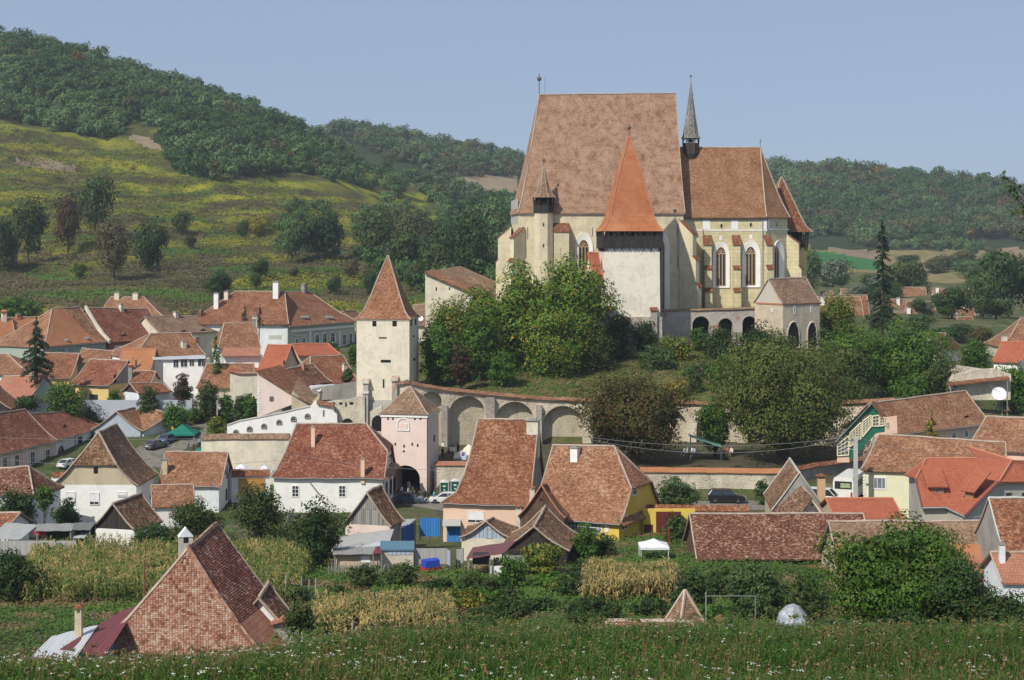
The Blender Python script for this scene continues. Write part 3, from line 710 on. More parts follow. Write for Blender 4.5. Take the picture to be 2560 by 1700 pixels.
def arcade(name, T, zb, th, arches, mat, root, rise_mat=None, back=None, backd=1.1, low=1.0):
 """wall along T (top points) with arched recesses: arches = [(u0,u1,zspring,kind)] in metres along the run"""
 S = [0]
 for i in range(len(T) - 1): S.append(S[-1] + (T[i + 1] - T[i]).xy.length)
 def at(u):
  u = max(0, min(S[-1], u)); i = 0
  while i < len(S) - 2 and u > S[i + 1]: i += 1
  f = (u - S[i]) / max(1e-6, S[i + 1] - S[i]); p = T[i].lerp(T[i + 1], f); d = (T[i + 1] - T[i]); d.z = 0; d.normalize(); return p, Vector((-d.y, d.x, 0))
 us = set(S)
 for a in arches:
  for k in range(17): us.add(a[0] + (a[1] - a[0]) * (1 - math.cos(math.pi * k / 16)) / 2)
 n_ = int(S[-1] / 1.5)
 for k in range(n_ + 1): us.add(S[-1] * k / n_)
 us = sorted(us); us = [u for i, u in enumerate(us) if i == 0 or u - us[i - 1] > 1e-3]; m = MB()
 def zbot(u, um):
  for a in arches:
   if a[0] <= um <= a[1]:
    r = (a[1] - a[0]) / 2; c = (a[0] + a[1]) / 2; q = max(0, 1 - ((u - c) / r) ** 2); return a[2] + math.sqrt(q) * r * a[3], True
  return zb - low, False
 for i in range(len(us) - 1):
  u0, u1 = us[i], us[i + 1]; um = (u0 + u1) / 2; p0, n0 = at(u0); p1, n1 = at(u1); b0, ar = zbot(u0, um); b1, _ = zbot(u1, um)
  f0 = Vector((p0.x, p0.y, b0)); f1 = Vector((p1.x, p1.y, b1))
  m.face([f0, f1, p1, p0])
  if ar:
   m.face([f0 + n0 * backd, f1 + n1 * backd, f1, f0])
  m.face([p0, p1, p1 + n1 * th, p0 + n0 * th])
 for a in arches:
  for u, sgn in ((a[0], 1), (a[1], -1)):
   p, n = at(u); q = [Vector((p.x, p.y, zb - low)), Vector((p.x, p.y, a[2])), Vector((p.x, p.y, a[2])) + n * backd, Vector((p.x, p.y, zb - low)) + n * backd]
   m.face(q if sgn < 0 else q[::-1])
 for u in (0, S[-1]):
  p, n = at(u); m.face([Vector((p.x, p.y, zb - low)), p, p + n * th, Vector((p.x, p.y, zb - low)) + n * th])
 o = obj(name, m, mat, root)
 b = MB();
 for i in range(len(us) - 1):
  p0, n0 = at(us[i]); p1, n1 = at(us[i + 1]);
  b.face([Vector((p0.x, p0.y, zb - low)) + n0 * backd, Vector((p1.x, p1.y, zb - low)) + n1 * backd, p1 + n1 * backd - Vector((0, 0, .3)), p0 + n0 * backd - Vector((0, 0, .3))])
 obj("recess_back", b, back or mat, root)
 return at, S
def coping(root, pts, hw, rise, mat, name="coping", th=.1):
 cm = MB(); g = [[], [], []]; ug = [[], [], []]; s_ = 0; K = []
 for i in range(len(pts) - 1):
  n_ = max(1, int((pts[i + 1] - pts[i]).length / 1.0))
  for k in range(n_): K.append(pts[i].lerp(pts[i + 1], k / n_))
 K.append(pts[-1])
 for i, p in enumerate(K):
  a = K[max(0, i - 1)]; b = K[min(len(K) - 1, i + 1)]; d = (b - a); d.z = 0; d.normalize(); n = Vector((-d.y, d.x, 0))
  if i: s_ += (p - K[i - 1]).length
  w_ = Vector((0, 0, wob(p.x, p.y, .05)))
  g[0].append(p - n * hw + w_); g[1].append(p + w_ + Vector((0, 0, rise))); g[2].append(p + n * hw + w_)
  for k in range(3): ug[k].append((s_, k * hw * 1.2))
 cm.grid(g, ug, th); return obj(name, cm, mat, root)
# ---------------------------------------------------------------- ground, one sheet out to the horizon
def gmat(name, a, b_, c_, sc=.08, fine=1.2, d=None, stretch=(1, 1, 1)):
 m, t, b = newmat(name); o = coords(t); v = mapping(t, o, stretch)
 c = ramp(t, noise(t, v, sc, 7, .72, .8), [(.34, a), (.5, b_), (.66, c_)])
 c = mixc(t, ramp(t, noise(t, o, fine, 6, .75), [(.35, (0, 0, 0)), (.7, (.55,) * 3)]), c, tuple(x * .5 for x in a))
 if d: c = mixc(t, ramp(t, noise(t, mapping(t, v, loc=(50, 20, 3)), sc * 1.6, 6, .8, .5), [(.54, (0, 0, 0)), (.64, (.9,) * 3)]), c, d)
 L(t, c, b.inputs["Base Color"]); b.inputs["Roughness"].default_value = .95; b.inputs["Specular IOR Level"].default_value = .1
 bump(t, b, noise(t, o, fine, 6, .75), .8, .35); return m
G_MEADOW = gmat("ground_meadow", (.035, .06, .016), (.05, .075, .02), (.07, .085, .03), .3, 3)
G_VILL = gmat("ground_village", (.06, .085, .028), (.10, .12, .045), (.17, .15, .09), .12, 2, d=(.22, .18, .12))
G_GRASS = gmat("ground_church_hill", (.08, .095, .03), (.15, .145, .055), (.22, .19, .09), .12, 2)
def hillmat():
 m, t, b = newmat("ground_hillside"); o = coords(t); sx = t.nodes.new("ShaderNodeSeparateXYZ"); L(t, o, sx.inputs[0])
 n1 = noise(t, mapping(t, o, (1, .6, 1)), .012, 5, .6); a = N(t, "Math", operation='MULTIPLY_ADD'); L(t, n1, a.inputs[0]); a.inputs[1].default_value = 26; z = N(t, "Math", operation='MULTIPLY_ADD'); L(t, sx.outputs[2], z.inputs[0]); z.inputs[1].default_value = .62; L(t, a.outputs[0], z.inputs[2]); s_ = N(t, "Math", operation='SINE'); L(t, z.outputs[0], s_.inputs[0])
 f = N(t, "Math", operation='MULTIPLY_ADD'); L(t, noise(t, o, .09, 6, .75, .6), f.inputs[0]); f.inputs[1].default_value = 1.5; q = N(t, "Math", operation='MULTIPLY_ADD'); L(t, s_.outputs[0], q.inputs[0]); q.inputs[1].default_value = .2; q.inputs[2].default_value = -.25; L(t, q.outputs[0], f.inputs[2])
 c = ramp(t, f.outputs[0], [(.22, (.065, .055, .022)), (.34, (.12, .105, .04)), (.43, (.085, .125, .022)), (.55, (.20, .22, .026)), (.74, (.31, .29, .03))])
 c = mixc(t, ramp(t, noise(t, mapping(t, o, loc=(80, 10, 0)), .02, 5, .65), [(.42, (0, 0, 0)), (.6, (.75,) * 3)]), c, (.085, .085, .03)); c = mixc(t, ramp(t, noise(t, o, .7, 5, .8), [(.45, (0, 0, 0)), (.7, (.6,) * 3)]), c, (.04, .045, .015))
 L(t, c, b.inputs["Base Color"]); b.inputs["Roughness"].default_value = .95; b.inputs["Specular IOR Level"].default_value = .1; bump(t, b, noise(t, o, .5, 6, .75), 1, .8); return m
G_HILL = hillmat()
G_FOREST = gmat("ground_forest_floor", (.025, .045, .02), (.035, .055, .022), (.05, .06, .03), .03, .4)
G_GREEN = gmat("ground_green_crop", (.04, .14, .045), (.05, .16, .055), (.06, .17, .06), .02, .4)
G_BROWN = gmat("ground_ploughed", (.20, .15, .10), (.25, .185, .125), (.29, .22, .15), .03, .4)
G_DRY = gmat("ground_dry_field", (.19, .16, .08), (.25, .2, .1), (.15, .15, .06), .03, .4, d=(.28, .22, .03))
G_PATH = gmat("ground_bare_earth", (.26, .20, .13), (.32, .25, .17), (.2, .16, .1), .2, 1)
G_YARD = gmat("ground_yard", (.07, .065, .035), (.11, .10, .06), (.15, .13, .085), .15, 2)  # yard dirt, its brown darkened to carry the shade lying there as well
cols = np.concatenate([np.linspace(-700, -60, 20), np.linspace(-40, 2600, 300), np.linspace(2640, 3300, 18), ])
rows = np.unique(np.concatenate([np.linspace(4, 60, 40), np.linspace(62, 215, 80), [215.9, 216, 216.6, 217.2, 218, 219, 219.4], np.linspace(221, 236, 8), [237, 237.8, 238.6, 239.4, 240], np.linspace(241.5, 258.8, 14), [259.5, 259.8, 260.1, 260.5], np.linspace(261.5, 299.5, 30), [300.5, 301.5, 302.3, 302.6, 302.9, 303.2, 303.5],
                                 np.linspace(304.5, 430, 60), np.linspace(433, 1050, 230), np.linspace(1060, 1700, 90), np.linspace(1730, 3000, 25), [4500, 6500, 9000]]))
Yg, PXg = np.meshgrid(rows, cols, indexing='ij'); Xg = (PXg - 1280) * Yg / F
Zg = gz(Xg.ravel(), Yg.ravel()).reshape(Xg.shape)
V = np.stack([Xg, Yg, Zg], -1).reshape(-1, 3); nc = len(cols); nr = len(rows)
ii, jj = np.meshgrid(np.arange(nr - 1), np.arange(nc - 1), indexing='ij'); b0 = (ii * nc + jj).ravel()
Fq = np.stack([b0, b0 + 1, b0 + nc + 1, b0 + nc], 1)
gnd = npobj("ground", V, Fq, G_MEADOW, smooth=True); gnd['kind'] = 'structure'
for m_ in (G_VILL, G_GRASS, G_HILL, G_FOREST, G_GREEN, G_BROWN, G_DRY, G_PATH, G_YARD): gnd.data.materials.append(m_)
cy = (Yg[:-1, :-1] + Yg[1:, 1:]).ravel() / 2; cp = (PXg[:-1, :-1] + PXg[1:, 1:]).ravel() / 2
cz = (Zg[:-1, :-1] + Zg[1:, 1:]).ravel() / 2; py = HZ - (cz - CZ) * F / cy
def inpoly(x, y, poly):
 x = np.asarray(x, float); y = np.asarray(y, float); r = np.zeros(x.shape, bool); n = len(poly)
 for i in range(n):
  x0, y0 = poly[i]; x1, y1 = poly[(i + 1) % n]
  c = ((y0 > y) != (y1 > y)) & (x < (x1 - x0) * (y - y0) / ((y1 - y0) + 1e-9) + x0); r ^= c
 return r
FOR_L = [(-100, -50), (-100, 285), (60, 290), (130, 318), (250, 350), (300, 340), (330, 300), (400, 318), (380, 350), (410, 385), (440, 430), (560, 455), (640, 435), (760, 432), (820, 420),
         (700, 370), (760, 330), (900, 350), (960, 400), (1100, 500), (1160, 560), (1130, 640), (1290, 720), (1330, 800), (1330, 400), (1330, 300), (900, 100)]
FOR_SPUR = [(690, 395), (790, 330), (920, 400), (1040, 470), (1000, 520), (880, 480), (800, 465)]
SCAR = [(1130, 432), (1290, 432), (1290, 480), (1160, 478)]
mi = np.zeros(len(cy), int)
mi[(cy > 75)] = 1; mi[(cy > 257) & (cp > 1000) & (cp < 2150) & (cy < 370)] = 2
mi[(cy > 262) & (cp < 1000)] = 1
mi[cy > 395] = 3
mi[(cy > 950) & (cy < 1e5)] = 4; mi[(cy > 395) & inpoly(cp, py, FOR_L)] = 4
mi[(cy > 395) & (cp > 1900)] = 1; mi[(cy > 720) & (cp > 1700)] = 7
mi[(cy > 800) & (cp > 1700) & (py < 612)] = 4
mi[(cy > 800) & (cp > 2030) & (py < 625)] = 4
mi[(cy > 800) & inpoly(cp, py, [(2040, 628), (2200, 640), (2200, 678), (2050, 664), (2035, 645)])] = 5
mi[(cy > 800) & inpoly(cp, py, [(2070, 622), (2200, 628), (2200, 652), (2120, 640)])] = 6
mi[(cy > 800) & inpoly(cp, py, [(2490, 620), (2600, 622), (2600, 660), (2500, 655)])] = 6
mi[(cy > 700) & inpoly(cp, py, SCAR)] = 8
mi[(cy > 500) & inpoly(cp, py, [(330, 335), (370, 345), (410, 372), (400, 380), (350, 362), (320, 345)])] = 8
mi[(cy > 500) & inpoly(cp, py, [(40, 400), (110, 395), (190, 415), (185, 432), (90, 420), (30, 412)])] = 8
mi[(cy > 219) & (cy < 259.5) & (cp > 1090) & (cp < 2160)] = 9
gnd.data.polygons.foreach_set("material_index", mi.astype(np.int32)); gnd.data.update()
def strip(name, pts, wd, mat, dz=.05):
 m = MB(); g = [[], []]
 fine = []
 for i in range(len(pts) - 1):
  for k in range(6): fine.append((pts[i][0] + (pts[i + 1][0] - pts[i][0]) * k / 6, pts[i][1] + (pts[i + 1][1] - pts[i][1]) * k / 6))
 fine.append(pts[-1]); rws = []
 for i, p in enumerate(fine):
  a = Vector(fine[max(0, i - 1)]); b = Vector(fine[min(len(fine) - 1, i + 1)]); d = (b - a).normalized(); n = Vector((-d.y, d.x))
  rws.append([Vector((p[0] + n.x * wd * k, p[1] + n.y * wd * k, ground(p[0] + n.x * wd * k, p[1] + n.y * wd * k) + dz)) for k in (-.5, -.17, .17, .5)])
 m.grid(rws); o = obj(name, m, mat); o['kind'] = 'structure'; return o
M_STREET = gmat("street_surface", (.20, .18, .15), (.27, .245, .21), (.33, .3, .26), .4, 2.5)
def XY(px, Y): return ((px - 1280) * Y / F, Y)
strip("street", [XY(300, 262), XY(520, 262), XY(760, 250), XY(985, 233), XY(1120, 227), XY(1400, 213), XY(1700, 209), XY(2000, 210), XY(2200, 214)], 7, M_STREET, .06)
strip("road", [XY(-120, 205), XY(40, 226), XY(215, 250), XY(330, 262), XY(430, 276), XY(500, 292)], 8, M_STREET, .07)
strip("garden_soil", [XY(-60, 126), XY(120, 124), XY(300, 128)], 13, plain("dark_soil", (.07, .05, .035), .95, var=.5), .1)
strip("path", [XY(1000, 237), XY(1010, 250)], 4, M_STREET, .12)
# ---------------------------------------------------------------- the church
CH = thing("church", "large pale yellow fortified church with steep tiled nave roof on the hill", "church", (15, 312, 23))
nave = House("nave", None, None, (1296, 533), (1713, 531), 306, (1348, 238), (1678, 233), 10.5, M_CHURCH, T_CH, hl=0, hr=1, Y1=308.2, zb=23.2, over=.35, sag=.09, amp=.03, ridge=M_RIDGE)
def adopt(h, root, nm):
 """turn a House into a part of another thing"""
 r = h.root
 off = Vector(r.location) - Vector(root.location)
 for ch in kids(r):
  ch.parent = root
  ch.location = off
  ORG[ch.name] = Vector(r.location)
 bpy.data.objects.remove(r); h.root = root
adopt(nave, CH, "nave")
def ruled(m, e0, e1, t0, t1, sag=.1, nu=8, ntt=8, uo=0, thick=.16):
 g, ug = [], []; W = (e1 - e0).length; sl = ((t0 + t1) / 2 - (e0 + e1) / 2).length
 for i in range(ntt + 1):
  t = i / ntt; gg = t - sag * 4 * t * (1 - t) * (1 - .6 * t); row, ur = [], []
  for j in range(nu + 1):
   u = j / nu; a = e0.lerp(e1, u); b = t0.lerp(t1, u); p = a.lerp(b, t); p.z = a.z + (b.z - a.z) * gg + wob(p.x, p.y, .03)
   row.append(p); ur.append((uo + (u - .5) * ((1 - t) * W + t * (t1 - t0).length), t * sl))
  g.append(row); ug.append(ur)
 m.grid(g, ug, thick)
c0 = P(1690, 543, 311); cA = P(1917, 543, 311.5); cB = P(1976, 543, 316.5); zc = c0.z
for q in (c0, cA, cB): q.z = zc
cn = Vector((-(cA.y - c0.y), cA.x - c0.x, 0)).normalized(); W2 = 15.0
cB2 = cB + cn * 6.2; cA2 = cA + cn * W2; c02 = c0 + cn * W2
rc0 = c0 + cn * W2 / 2; rc1 = onplane(1901, 369, rc0, cn); rc0.z = rc1.z
m = MB(); zz = Vector((0, 0, 0))
ruled(m, c0, cA, rc0, rc1, .09, 18, 10); ruled(m, cA, cB, rc1, rc1, .09, 6, 10, 40); ruled(m, cB, cB2, rc1, rc1, .09, 4, 10, 60); ruled(m, cB2, cA2, rc1, rc1, .09, 4, 10, 80); ruled(m, cA2, c02, rc1, rc0, .09, 8, 10, 100)
croof = obj("choir_roof", m, T_CHO, CH); ORG[croof.name] = ORG.get(CH.name)
m = MB()
def hipline(a, b, sag=.09):
 pts = []
 for i in range(9):
  t = i / 8; gg = t - sag * 4 * t * (1 - t) * (1 - .6 * t); p = a.lerp(b, t); p.z = a.z + (b.z - a.z) * gg; pts.append(p + Vector((0, 0, .05)))
 return pts
m.tube(hipline(cA, rc1), .14, 5); m.tube(hipline(cB, rc1), .14, 5); m.tube([rc0, rc1], .16, 5)
obj("ridge_tiles", m, M_RIDGE, croof)
ins = lambda p, c: p + (c - p).normalized() * .55
mc = (c0 + cA2) / 2; wA, wB, wB2, wA2 = [ins(p, mc) for p in (cA, cB, cB2, cA2)]; w0 = c0 + cn * .5; w02 = c02 - cn * .5
wA = cA + cn * .5 + Vector((-.15, 0, 0)); zlo = 18
def wquad(m, a, b, z0, z1): m.face([(a.x, a.y, z0), (b.x, b.y, z0), (b.x, b.y, z1), (a.x, a.y, z1)])
m = MB(); zt = zc - .05
for a, b in ((w0, wA), (wA, wB), (wB, wB2), (wB2, wA2), (wA2, w02)): wquad(m, a, b, zlo, zt)
obj("choir_wall", m, M_CHOIR, CH)
PLF = (w0, Vector((w0.y - wA.y, wA.x - w0.x, 0)).normalized() * -1, (wA - w0).normalized())
def plane_of(a, b):
 d = (b - a); d.z = 0; d.normalize(); return (a, Vector((d.y, -d.x, 0)), d)
PLF = plane_of(w0, wA); PLA = plane_of(wA, wB); PLN = nave.pl['f']
def band(root, pl, x0, y0, x1, y1, mat, d=.06, name="white_band"):
 p0, n, t = pl; a = onplane(x0, (y0 + y1) / 2, p0, n); b = onplane(x1, (y0 + y1) / 2, p0, n); c = onplane((x0 + x1) / 2, y0, p0, n); e = onplane((x0 + x1) / 2, y1, p0, n)
 m = MB(); m.box(Vector((a.x, a.y, e.z)) - n * .02, Vector((b.x - a.x, b.y - a.y, 0)), n * (d + .02), (0, 0, c.z - e.z)); return obj(name, m, mat, root)
band(CH, PLF, 1735, 573.5, 1918, 577, M_WHITE, .07); band(CH, PLA, 1921, 572, 1972, 575, M_WHITE, .07)
for x0, x1 in ((1757, 1775), (1829, 1846)): band(CH, PLF, x0, 550, x1, 573, M_WHITE, .05, "white_panel")
band(CH, PLF, 1906, 550, 1917, 573, M_WHITE, .05, "white_panel"); band(CH, PLA, 1919, 550, 1924, 573, M_WHITE, .05, "white_panel")
band(CH, PLF, 1700, 546, 1917, 549, M_GREYW, .25, "cornice"); band(CH, PLN, 1300, 533, 1711, 536, M_GREYW, .3, "cornice")
def oval(root, pl, cx, cy, rx, ry):
 p0, n, t = pl; c = onplane(cx, cy, p0, n); s = c.y / F; m = MB(); q = MB()
 ring = [c + t * math.cos(k * math.pi / 8) * rx * s + Vector((0, 0, math.sin(k * math.pi / 8) * ry * s)) + n * .03 for k in range(16)]
 q.face(ring); m.tube(ring + [ring[0]], .06, 4, False); o = obj("oval_opening", m, M_CHOIR, root); obj("opening", q, M_DARK, o)
oval(CH, PLF, 1803.5, 565, 3.4, 6.2); oval(CH, PLF, 1877, 562, 3.4, 6.2); oval(CH, PLA, 1941, 562, 2.2, 6)
def gothic(root, pl, x0, x1, yt, yb, ix0, ix1, iyt, iyb, lights=3, name="gothic_window"):
 p0, n, t = pl; Z = Vector((0, 0, 1))
 def og(x0, x1, yt, yb, dep):
  a = onplane(x0, yb, p0, n); b = onplane(x1, yb, p0, n); top = onplane((x0 + x1) / 2, yt, p0, n).z; W = (b - a).xy.length; zb = a.z
  H = top - zb; k = .93 * W; sp_ = H - k * .93  # spring height
  pts = [(0, 0), (W, 0)]
  for i in range(9):
   f = i / 8; pts.append((W - (W / 2) * (1 - math.cos(f * math.pi / 2)) ** 1.0 * 1.0, sp_ + (H - sp_) * math.sin(f * math.pi / 2)))
  for i in range(8, -1, -1):
   f = i / 8; pts.append(((W / 2) * (1 - math.cos(f * math.pi / 2)), sp_ + (H - sp_) * math.sin(f * math.pi / 2)))
  o = Vector((a.x, a.y, zb)); return [o + t * u + Z * z + n * dep for u, z in pts], o, W, H, sp_
 A, o_, W_, H_, _ = og(x0, x1, yt, yb, .16); B, o, W, H, sp_ = og(ix0, ix1, iyt, iyb, .03); A0, *_ = og(x0, x1, yt, yb, -.05); m = MB(); k = len(A)
 for i in range(k):
  j = (i + 1) % k; m.face([A[i], A[j], B[j], B[i]]); m.face([A0[i], A0[j], A[j], A[i]])
 A2, *_ = og(x0 - 2, x1 + 2, yt - 2.5, yb + 1, .19); A3, *_ = og(x0 - 2, x1 + 2, yt - 2.5, yb + 1, -.05)
 for i in range(k):
  j = (i + 1) % k; m.face([A2[i], A2[j], A[j], A[i]]); m.face([A3[i], A3[j], A2[j], A2[i]])
 g = obj(name, m, M_WHITE, root); q = MB(); q.face(B); obj("pane", q, M_GLASS, g)
 r = MB(); D = n * .10; T_ = .085
 for i in range(1, lights): r.tube([o + t * W * i / lights + D, o + t * W * i / lights + Z * (sp_ + .1) + D], T_, 4)
 for i in range(k): r.tube([B[i] + n * .05, B[(i + 1) % k] + n * .05], .06, 4, False)
 lw = W / lights
 for i in range(lights):
  pts = [o + t * (lw * i + lw / 2 - lw / 2 * math.cos(a)) + Z * (sp_ - .1 + math.sin(a) * lw * .7) + D for a in [math.pi * q_ / 6 for q_ in range(7)]]; r.tube(pts, T_ * .8, 4)
 for cx_, cz_, rr in ((W * .33, sp_ + lw * .95, lw * .42), (W * .67, sp_ + lw * .95, lw * .42), (W * .5, sp_ + lw * 1.6, lw * .38)):
  if cz_ + rr < H: r.tube([o + t * (cx_ + rr * math.cos(a)) + Z * (cz_ + rr * math.sin(a)) + D for a in [math.pi * q_ / 5 for q_ in range(11)]], T_ * .7, 4, False)
 obj("tracery", r, M_TRAC, g)
 nb = max(2, int(H / 1.1))
 for i in range(1, nb):
  if H * i / nb < sp_: s = MB(); s.tube([o + Z * H * i / nb + n * .05, o + t * W + Z * H * i / nb + n * .05], .03, 4); obj("glazing_bar", s, M_METAL, g)
 return g
gothic(CH, PLF, 1784, 1822, 607, 718, 1790.5, 1813.5, 618, 715)
gothic(CH, PLF, 1857, 1899, 604, 717, 1864.5, 1888, 617, 713)
gothic(CH, PLA, 1934, 1957, 604, 700, 1934.5, 1946, 616, 696, 2)
gothic(CH, PLN, 1439, 1480, 584, 680, 1447, 1471, 600, 678)
gothic(CH, PLN, 1636, 1672, 584, 818, 1642, 1661, 599, 811)
for x, y in ((1801, 595), (1877, 592)):
 band(CH, PLF, x - 3, y - 5, x + 4, y + 5, M_WHITE, .04, "niche_frame")
def buttress(root, pl, x0, x1, st, yb, mat, cap=T_OLD, name="buttress", skew=None):
 """st: [(cap top row, cap bottom row, depth)]"""
 p0, n, t = pl; a = onplane(x0, st[0][0], p0, n); b = onplane(x1, st[0][0], p0, n); W = (b - a).xy.length
 if skew: n = skew.normalized(); t = Vector((-n.y, n.x, 0)); c = (a + b) / 2; a = c - t * W / 2
 def z(y): return onplane((x0 + x1) / 2, y, p0, pl[1]).z
 prof = [(-.3, z(st[0][0]))]; caps = []; d0 = 0
 for yt, yl, d in st: prof += [(d0, z(yt)), (d, z(yl))]; caps.append((d0, z(yt), d, z(yl))); d0 = d
 prof += [(d0, z(yb)), (-.3, z(yb))]
 A = [Vector((a.x, a.y, q)) + n * d for d, q in prof]; B = [p + t * W for p in A]; m = MB(); m.face(A); m.face(B[::-1])
 for i in range(len(A)):
  j = (i + 1) % len(A); m.face([A[j], A[i], B[i], B[j]])
 o = obj(name, m, mat, root)
 for d0_, z0, d1, z1 in caps:
  c = MB(); e = .16; q = [Vector((a.x, a.y, z0 + .06)) + n * d0_ - t * e, Vector((a.x, a.y, z0 + .06)) + n * d0_ + t * (W + e), Vector((a.x, a.y, z1 + .0)) + n * (d1 + .2) + t * (W + e), Vector((a.x, a.y, z1)) + n * (d1 + .2) - t * e]
  l = (q[3] - q[0]).length; c.grid([[q[3], q[2]], [q[0], q[1]]], [[(0, 0), (W + e * 2, 0)], [(0, l), (W + e * 2, l)]], .14); obj("tiled_cap", c, cap, o)
 return o
for x0, x1 in ((1758, 1776), (1830.5, 1847.5)): buttress(CH, PLF, x0, x1, [(588, 611, 1.5), (664, 671, 2.0), (719, 727, 2.5)], 790, M_CHOIR)
nAB = (PLF[1] + PLA[1]).normalized(); buttress(CH, PLF, 1909, 1925, [(588, 611, 1.4), (662, 670, 1.8), (719, 727, 2.2)], 790, M_CHOIR, skew=Vector((.25, -1, 0)))
buttress(CH, PLA, 1967, 1977, [(587, 608, 2.0), (664, 672, 2.5)], 790, M_CHOIR, skew=Vector((.93, -.35, 0)))
buttress(CH, PLN, 1697, 1711, [(550, 585, 3.0), (639, 648, 3.7), (706, 716, 4.2)], 790, M_CHURCH, skew=Vector((.72, -.7, 0)))
buttress(CH, PLN, 1383, 1420, [(558, 578, 1.9)], 790, M_CHURCH)
ni = MB(); a_ = onplane(1385, 730, PLN[0] + PLN[1] * 1.93, PLN[1]); b_ = onplane(1402, 730, PLN[0] + PLN[1] * 1.93, PLN[1]); zt_ = onplane(1393, 613, PLN[0] + PLN[1] * 1.93, PLN[1]).z
wd_ = (b_ - a_).length; ni.face([a_, b_, Vector((b_.x, b_.y, zt_ - wd_ / 2))] + [Vector((a_.x + wd_ / 2 + wd_ / 2 * math.cos(q * math.pi / 8), a_.y, zt_ - wd_ / 2 + wd_ / 2 * math.sin(q * math.pi / 8))) for q in range(1, 8)] + [Vector((a_.x, a_.y, zt_ - wd_ / 2))])
obj("blind_arch", ni, M_CHOIR, CH)
buttress(CH, PLN, 1300, 1311, [(568, 594, 3.0), (645, 653, 3.4)], 800, M_CHURCH, skew=Vector((-.62, -.78, 0)))
buttress(CH, nave.pl['l'], 1284, 1272, [(568, 594, 2.2), (645, 653, 2.6)], 800, M_CHURCH, skew=Vector((-1, .05, 0)))
band(CH, nave.pl['l'], 1295, 500, 1278, 560, M_CHGREY, .03, "grey_render_patch")
def pipe(root, pl, x, y0, y1, r=.09):
 p0, n, t = pl; a = onplane(x, y0, p0, n); b = onplane(x, y1, p0, n); m = MB(); m.tube([a + n * .16, Vector((a.x, a.y, b.z)) + n * .16], r, 6); obj("rain_pipe", m, M_GUT, root)
pipe(CH, PLN, 1697.5, 545, 780); pipe(CH, PLF, 1906, 545, 780); pipe(CH, PLF, 1757, 572, 780, .05)
for x, y0, y1 in ((1481, 568, 590), (1693, 560, 592), (1694, 637, 670), (1319, 568, 598)):
 m = MB(); a = onplane(x, y0, PLN[0], PLN[1]); b = onplane(x, y1, PLN[0], PLN[1]); m.tube([a + PLN[1] * .06, b + PLN[1] * .06], .05, 4); obj("iron_tie", m, M_METAL, CH)
finial(nave.rp(nave.u0, nave.sp, 1), 4.0, 1.6, CH, .75); m = MB(); a = nave.rp(nave.u0 + 1.1, nave.sp, 1); m.tube([a, a + Vector((0, 0, 3.6))], .03, 4); obj("lightning_rod", m, M_METAL, CH)
m = MB(); a = rc1; m.tube([a - Vector((0, 0, .3)), a + Vector((0, 0, 1.7))], .05, 5); m.tube([a + Vector((-.25, 0, 1.2)), a + Vector((.25, 0, 1.2))], .04, 4); obj("roof_cross", m, M_METAL, CH)
tc = onplane(1359, 520, PLN[0] + PLN[1] * .5, PLN[1]); sc_ = tc.y / F
def zrow(y, Y): return CZ - (y - HZ) * Y / F
Yt = tc.y; m = MB(); m.lathe((tc.x, tc.y, 0), [(24.6 * sc_, 20), (24.6 * sc_, zrow(530, Yt))], 8, rad(22.5)); tur = obj("stair_turret", m, M_CHURCH, CH); ORG[tur.name] = ORG.get(CH.name)
m = MB(); m.lathe((tc.x, tc.y, 0), [(27 * sc_, zrow(532, Yt)), (27.5 * sc_, zrow(513, Yt))], 8, rad(22.5)); obj("gallery_boarding", m, M_WD_BLK, tur)
m = MB(); m.lathe((tc.x, tc.y, 0), [(22 * sc_, zrow(514, Yt)), (22 * sc_, zrow(492, Yt))], 8, rad(22.5)); obj("gallery_inside", m, M_DARK, tur)
m = MB()
for k in range(8):
 a = rad(22.5 + 45 * k); q = Vector((tc.x + 27 * sc_ * math.cos(a), tc.y + 27 * sc_ * math.sin(a), 0)); m.cbox((q.x, q.y, zrow(513, Yt)), .2, .2, zrow(494, Yt) - zrow(513, Yt))
obj("gallery_post", m, M_WD_BLK, tur)
m = MB(); base8 = [Vector((tc.x + 32.5 * sc_ * math.cos(rad(22.5 + 45 * k)), tc.y + 32.5 * sc_ * math.sin(rad(22.5 + 45 * k)))) for k in range(8)]
H8 = zrow(415, Yt) - zrow(494, Yt); pr8 = [(1, 0), (.68, .14 * H8), (.5, .33 * H8), (.3, .62 * H8), (.02, H8)]; loft(m, base8, (tc.x, tc.y), pr8, zrow(494, Yt)); obj("turret_roof", m, T_GRY, tur)
obj("hip_tiles", hips(base8, (tc.x, tc.y), pr8, zrow(494, Yt), .07), M_RIDGE, tur); finial(Vector((tc.x, tc.y, zrow(415, Yt))), 1.6, .9, tur, .6)
for y in (562, 614):
 w_ = MB(); w_.cbox((tc.x - .05, tc.y - 22.6 * sc_, zrow(y + 4, Yt)), .22, .12, .6); obj("slit_window", w_, M_DARK, tur)
sx = onplane(1727, 345, rc0, cn); Ys = sx.y; k_ = Ys / F; SP = Vector((sx.x, sx.y, 0))
m = MB(); m.lathe(SP, [(.3, zrow(432, Ys)), (21 * k_, zrow(385, Ys)), (22 * k_, zrow(358, Ys))], 8, rad(22.5)); fl = obj("ridge_turret", m, M_WD_GRY, CH); ORG[fl.name] = ORG.get(CH.name)
fl.data.materials[0] = M_WD_DRK
m = MB()
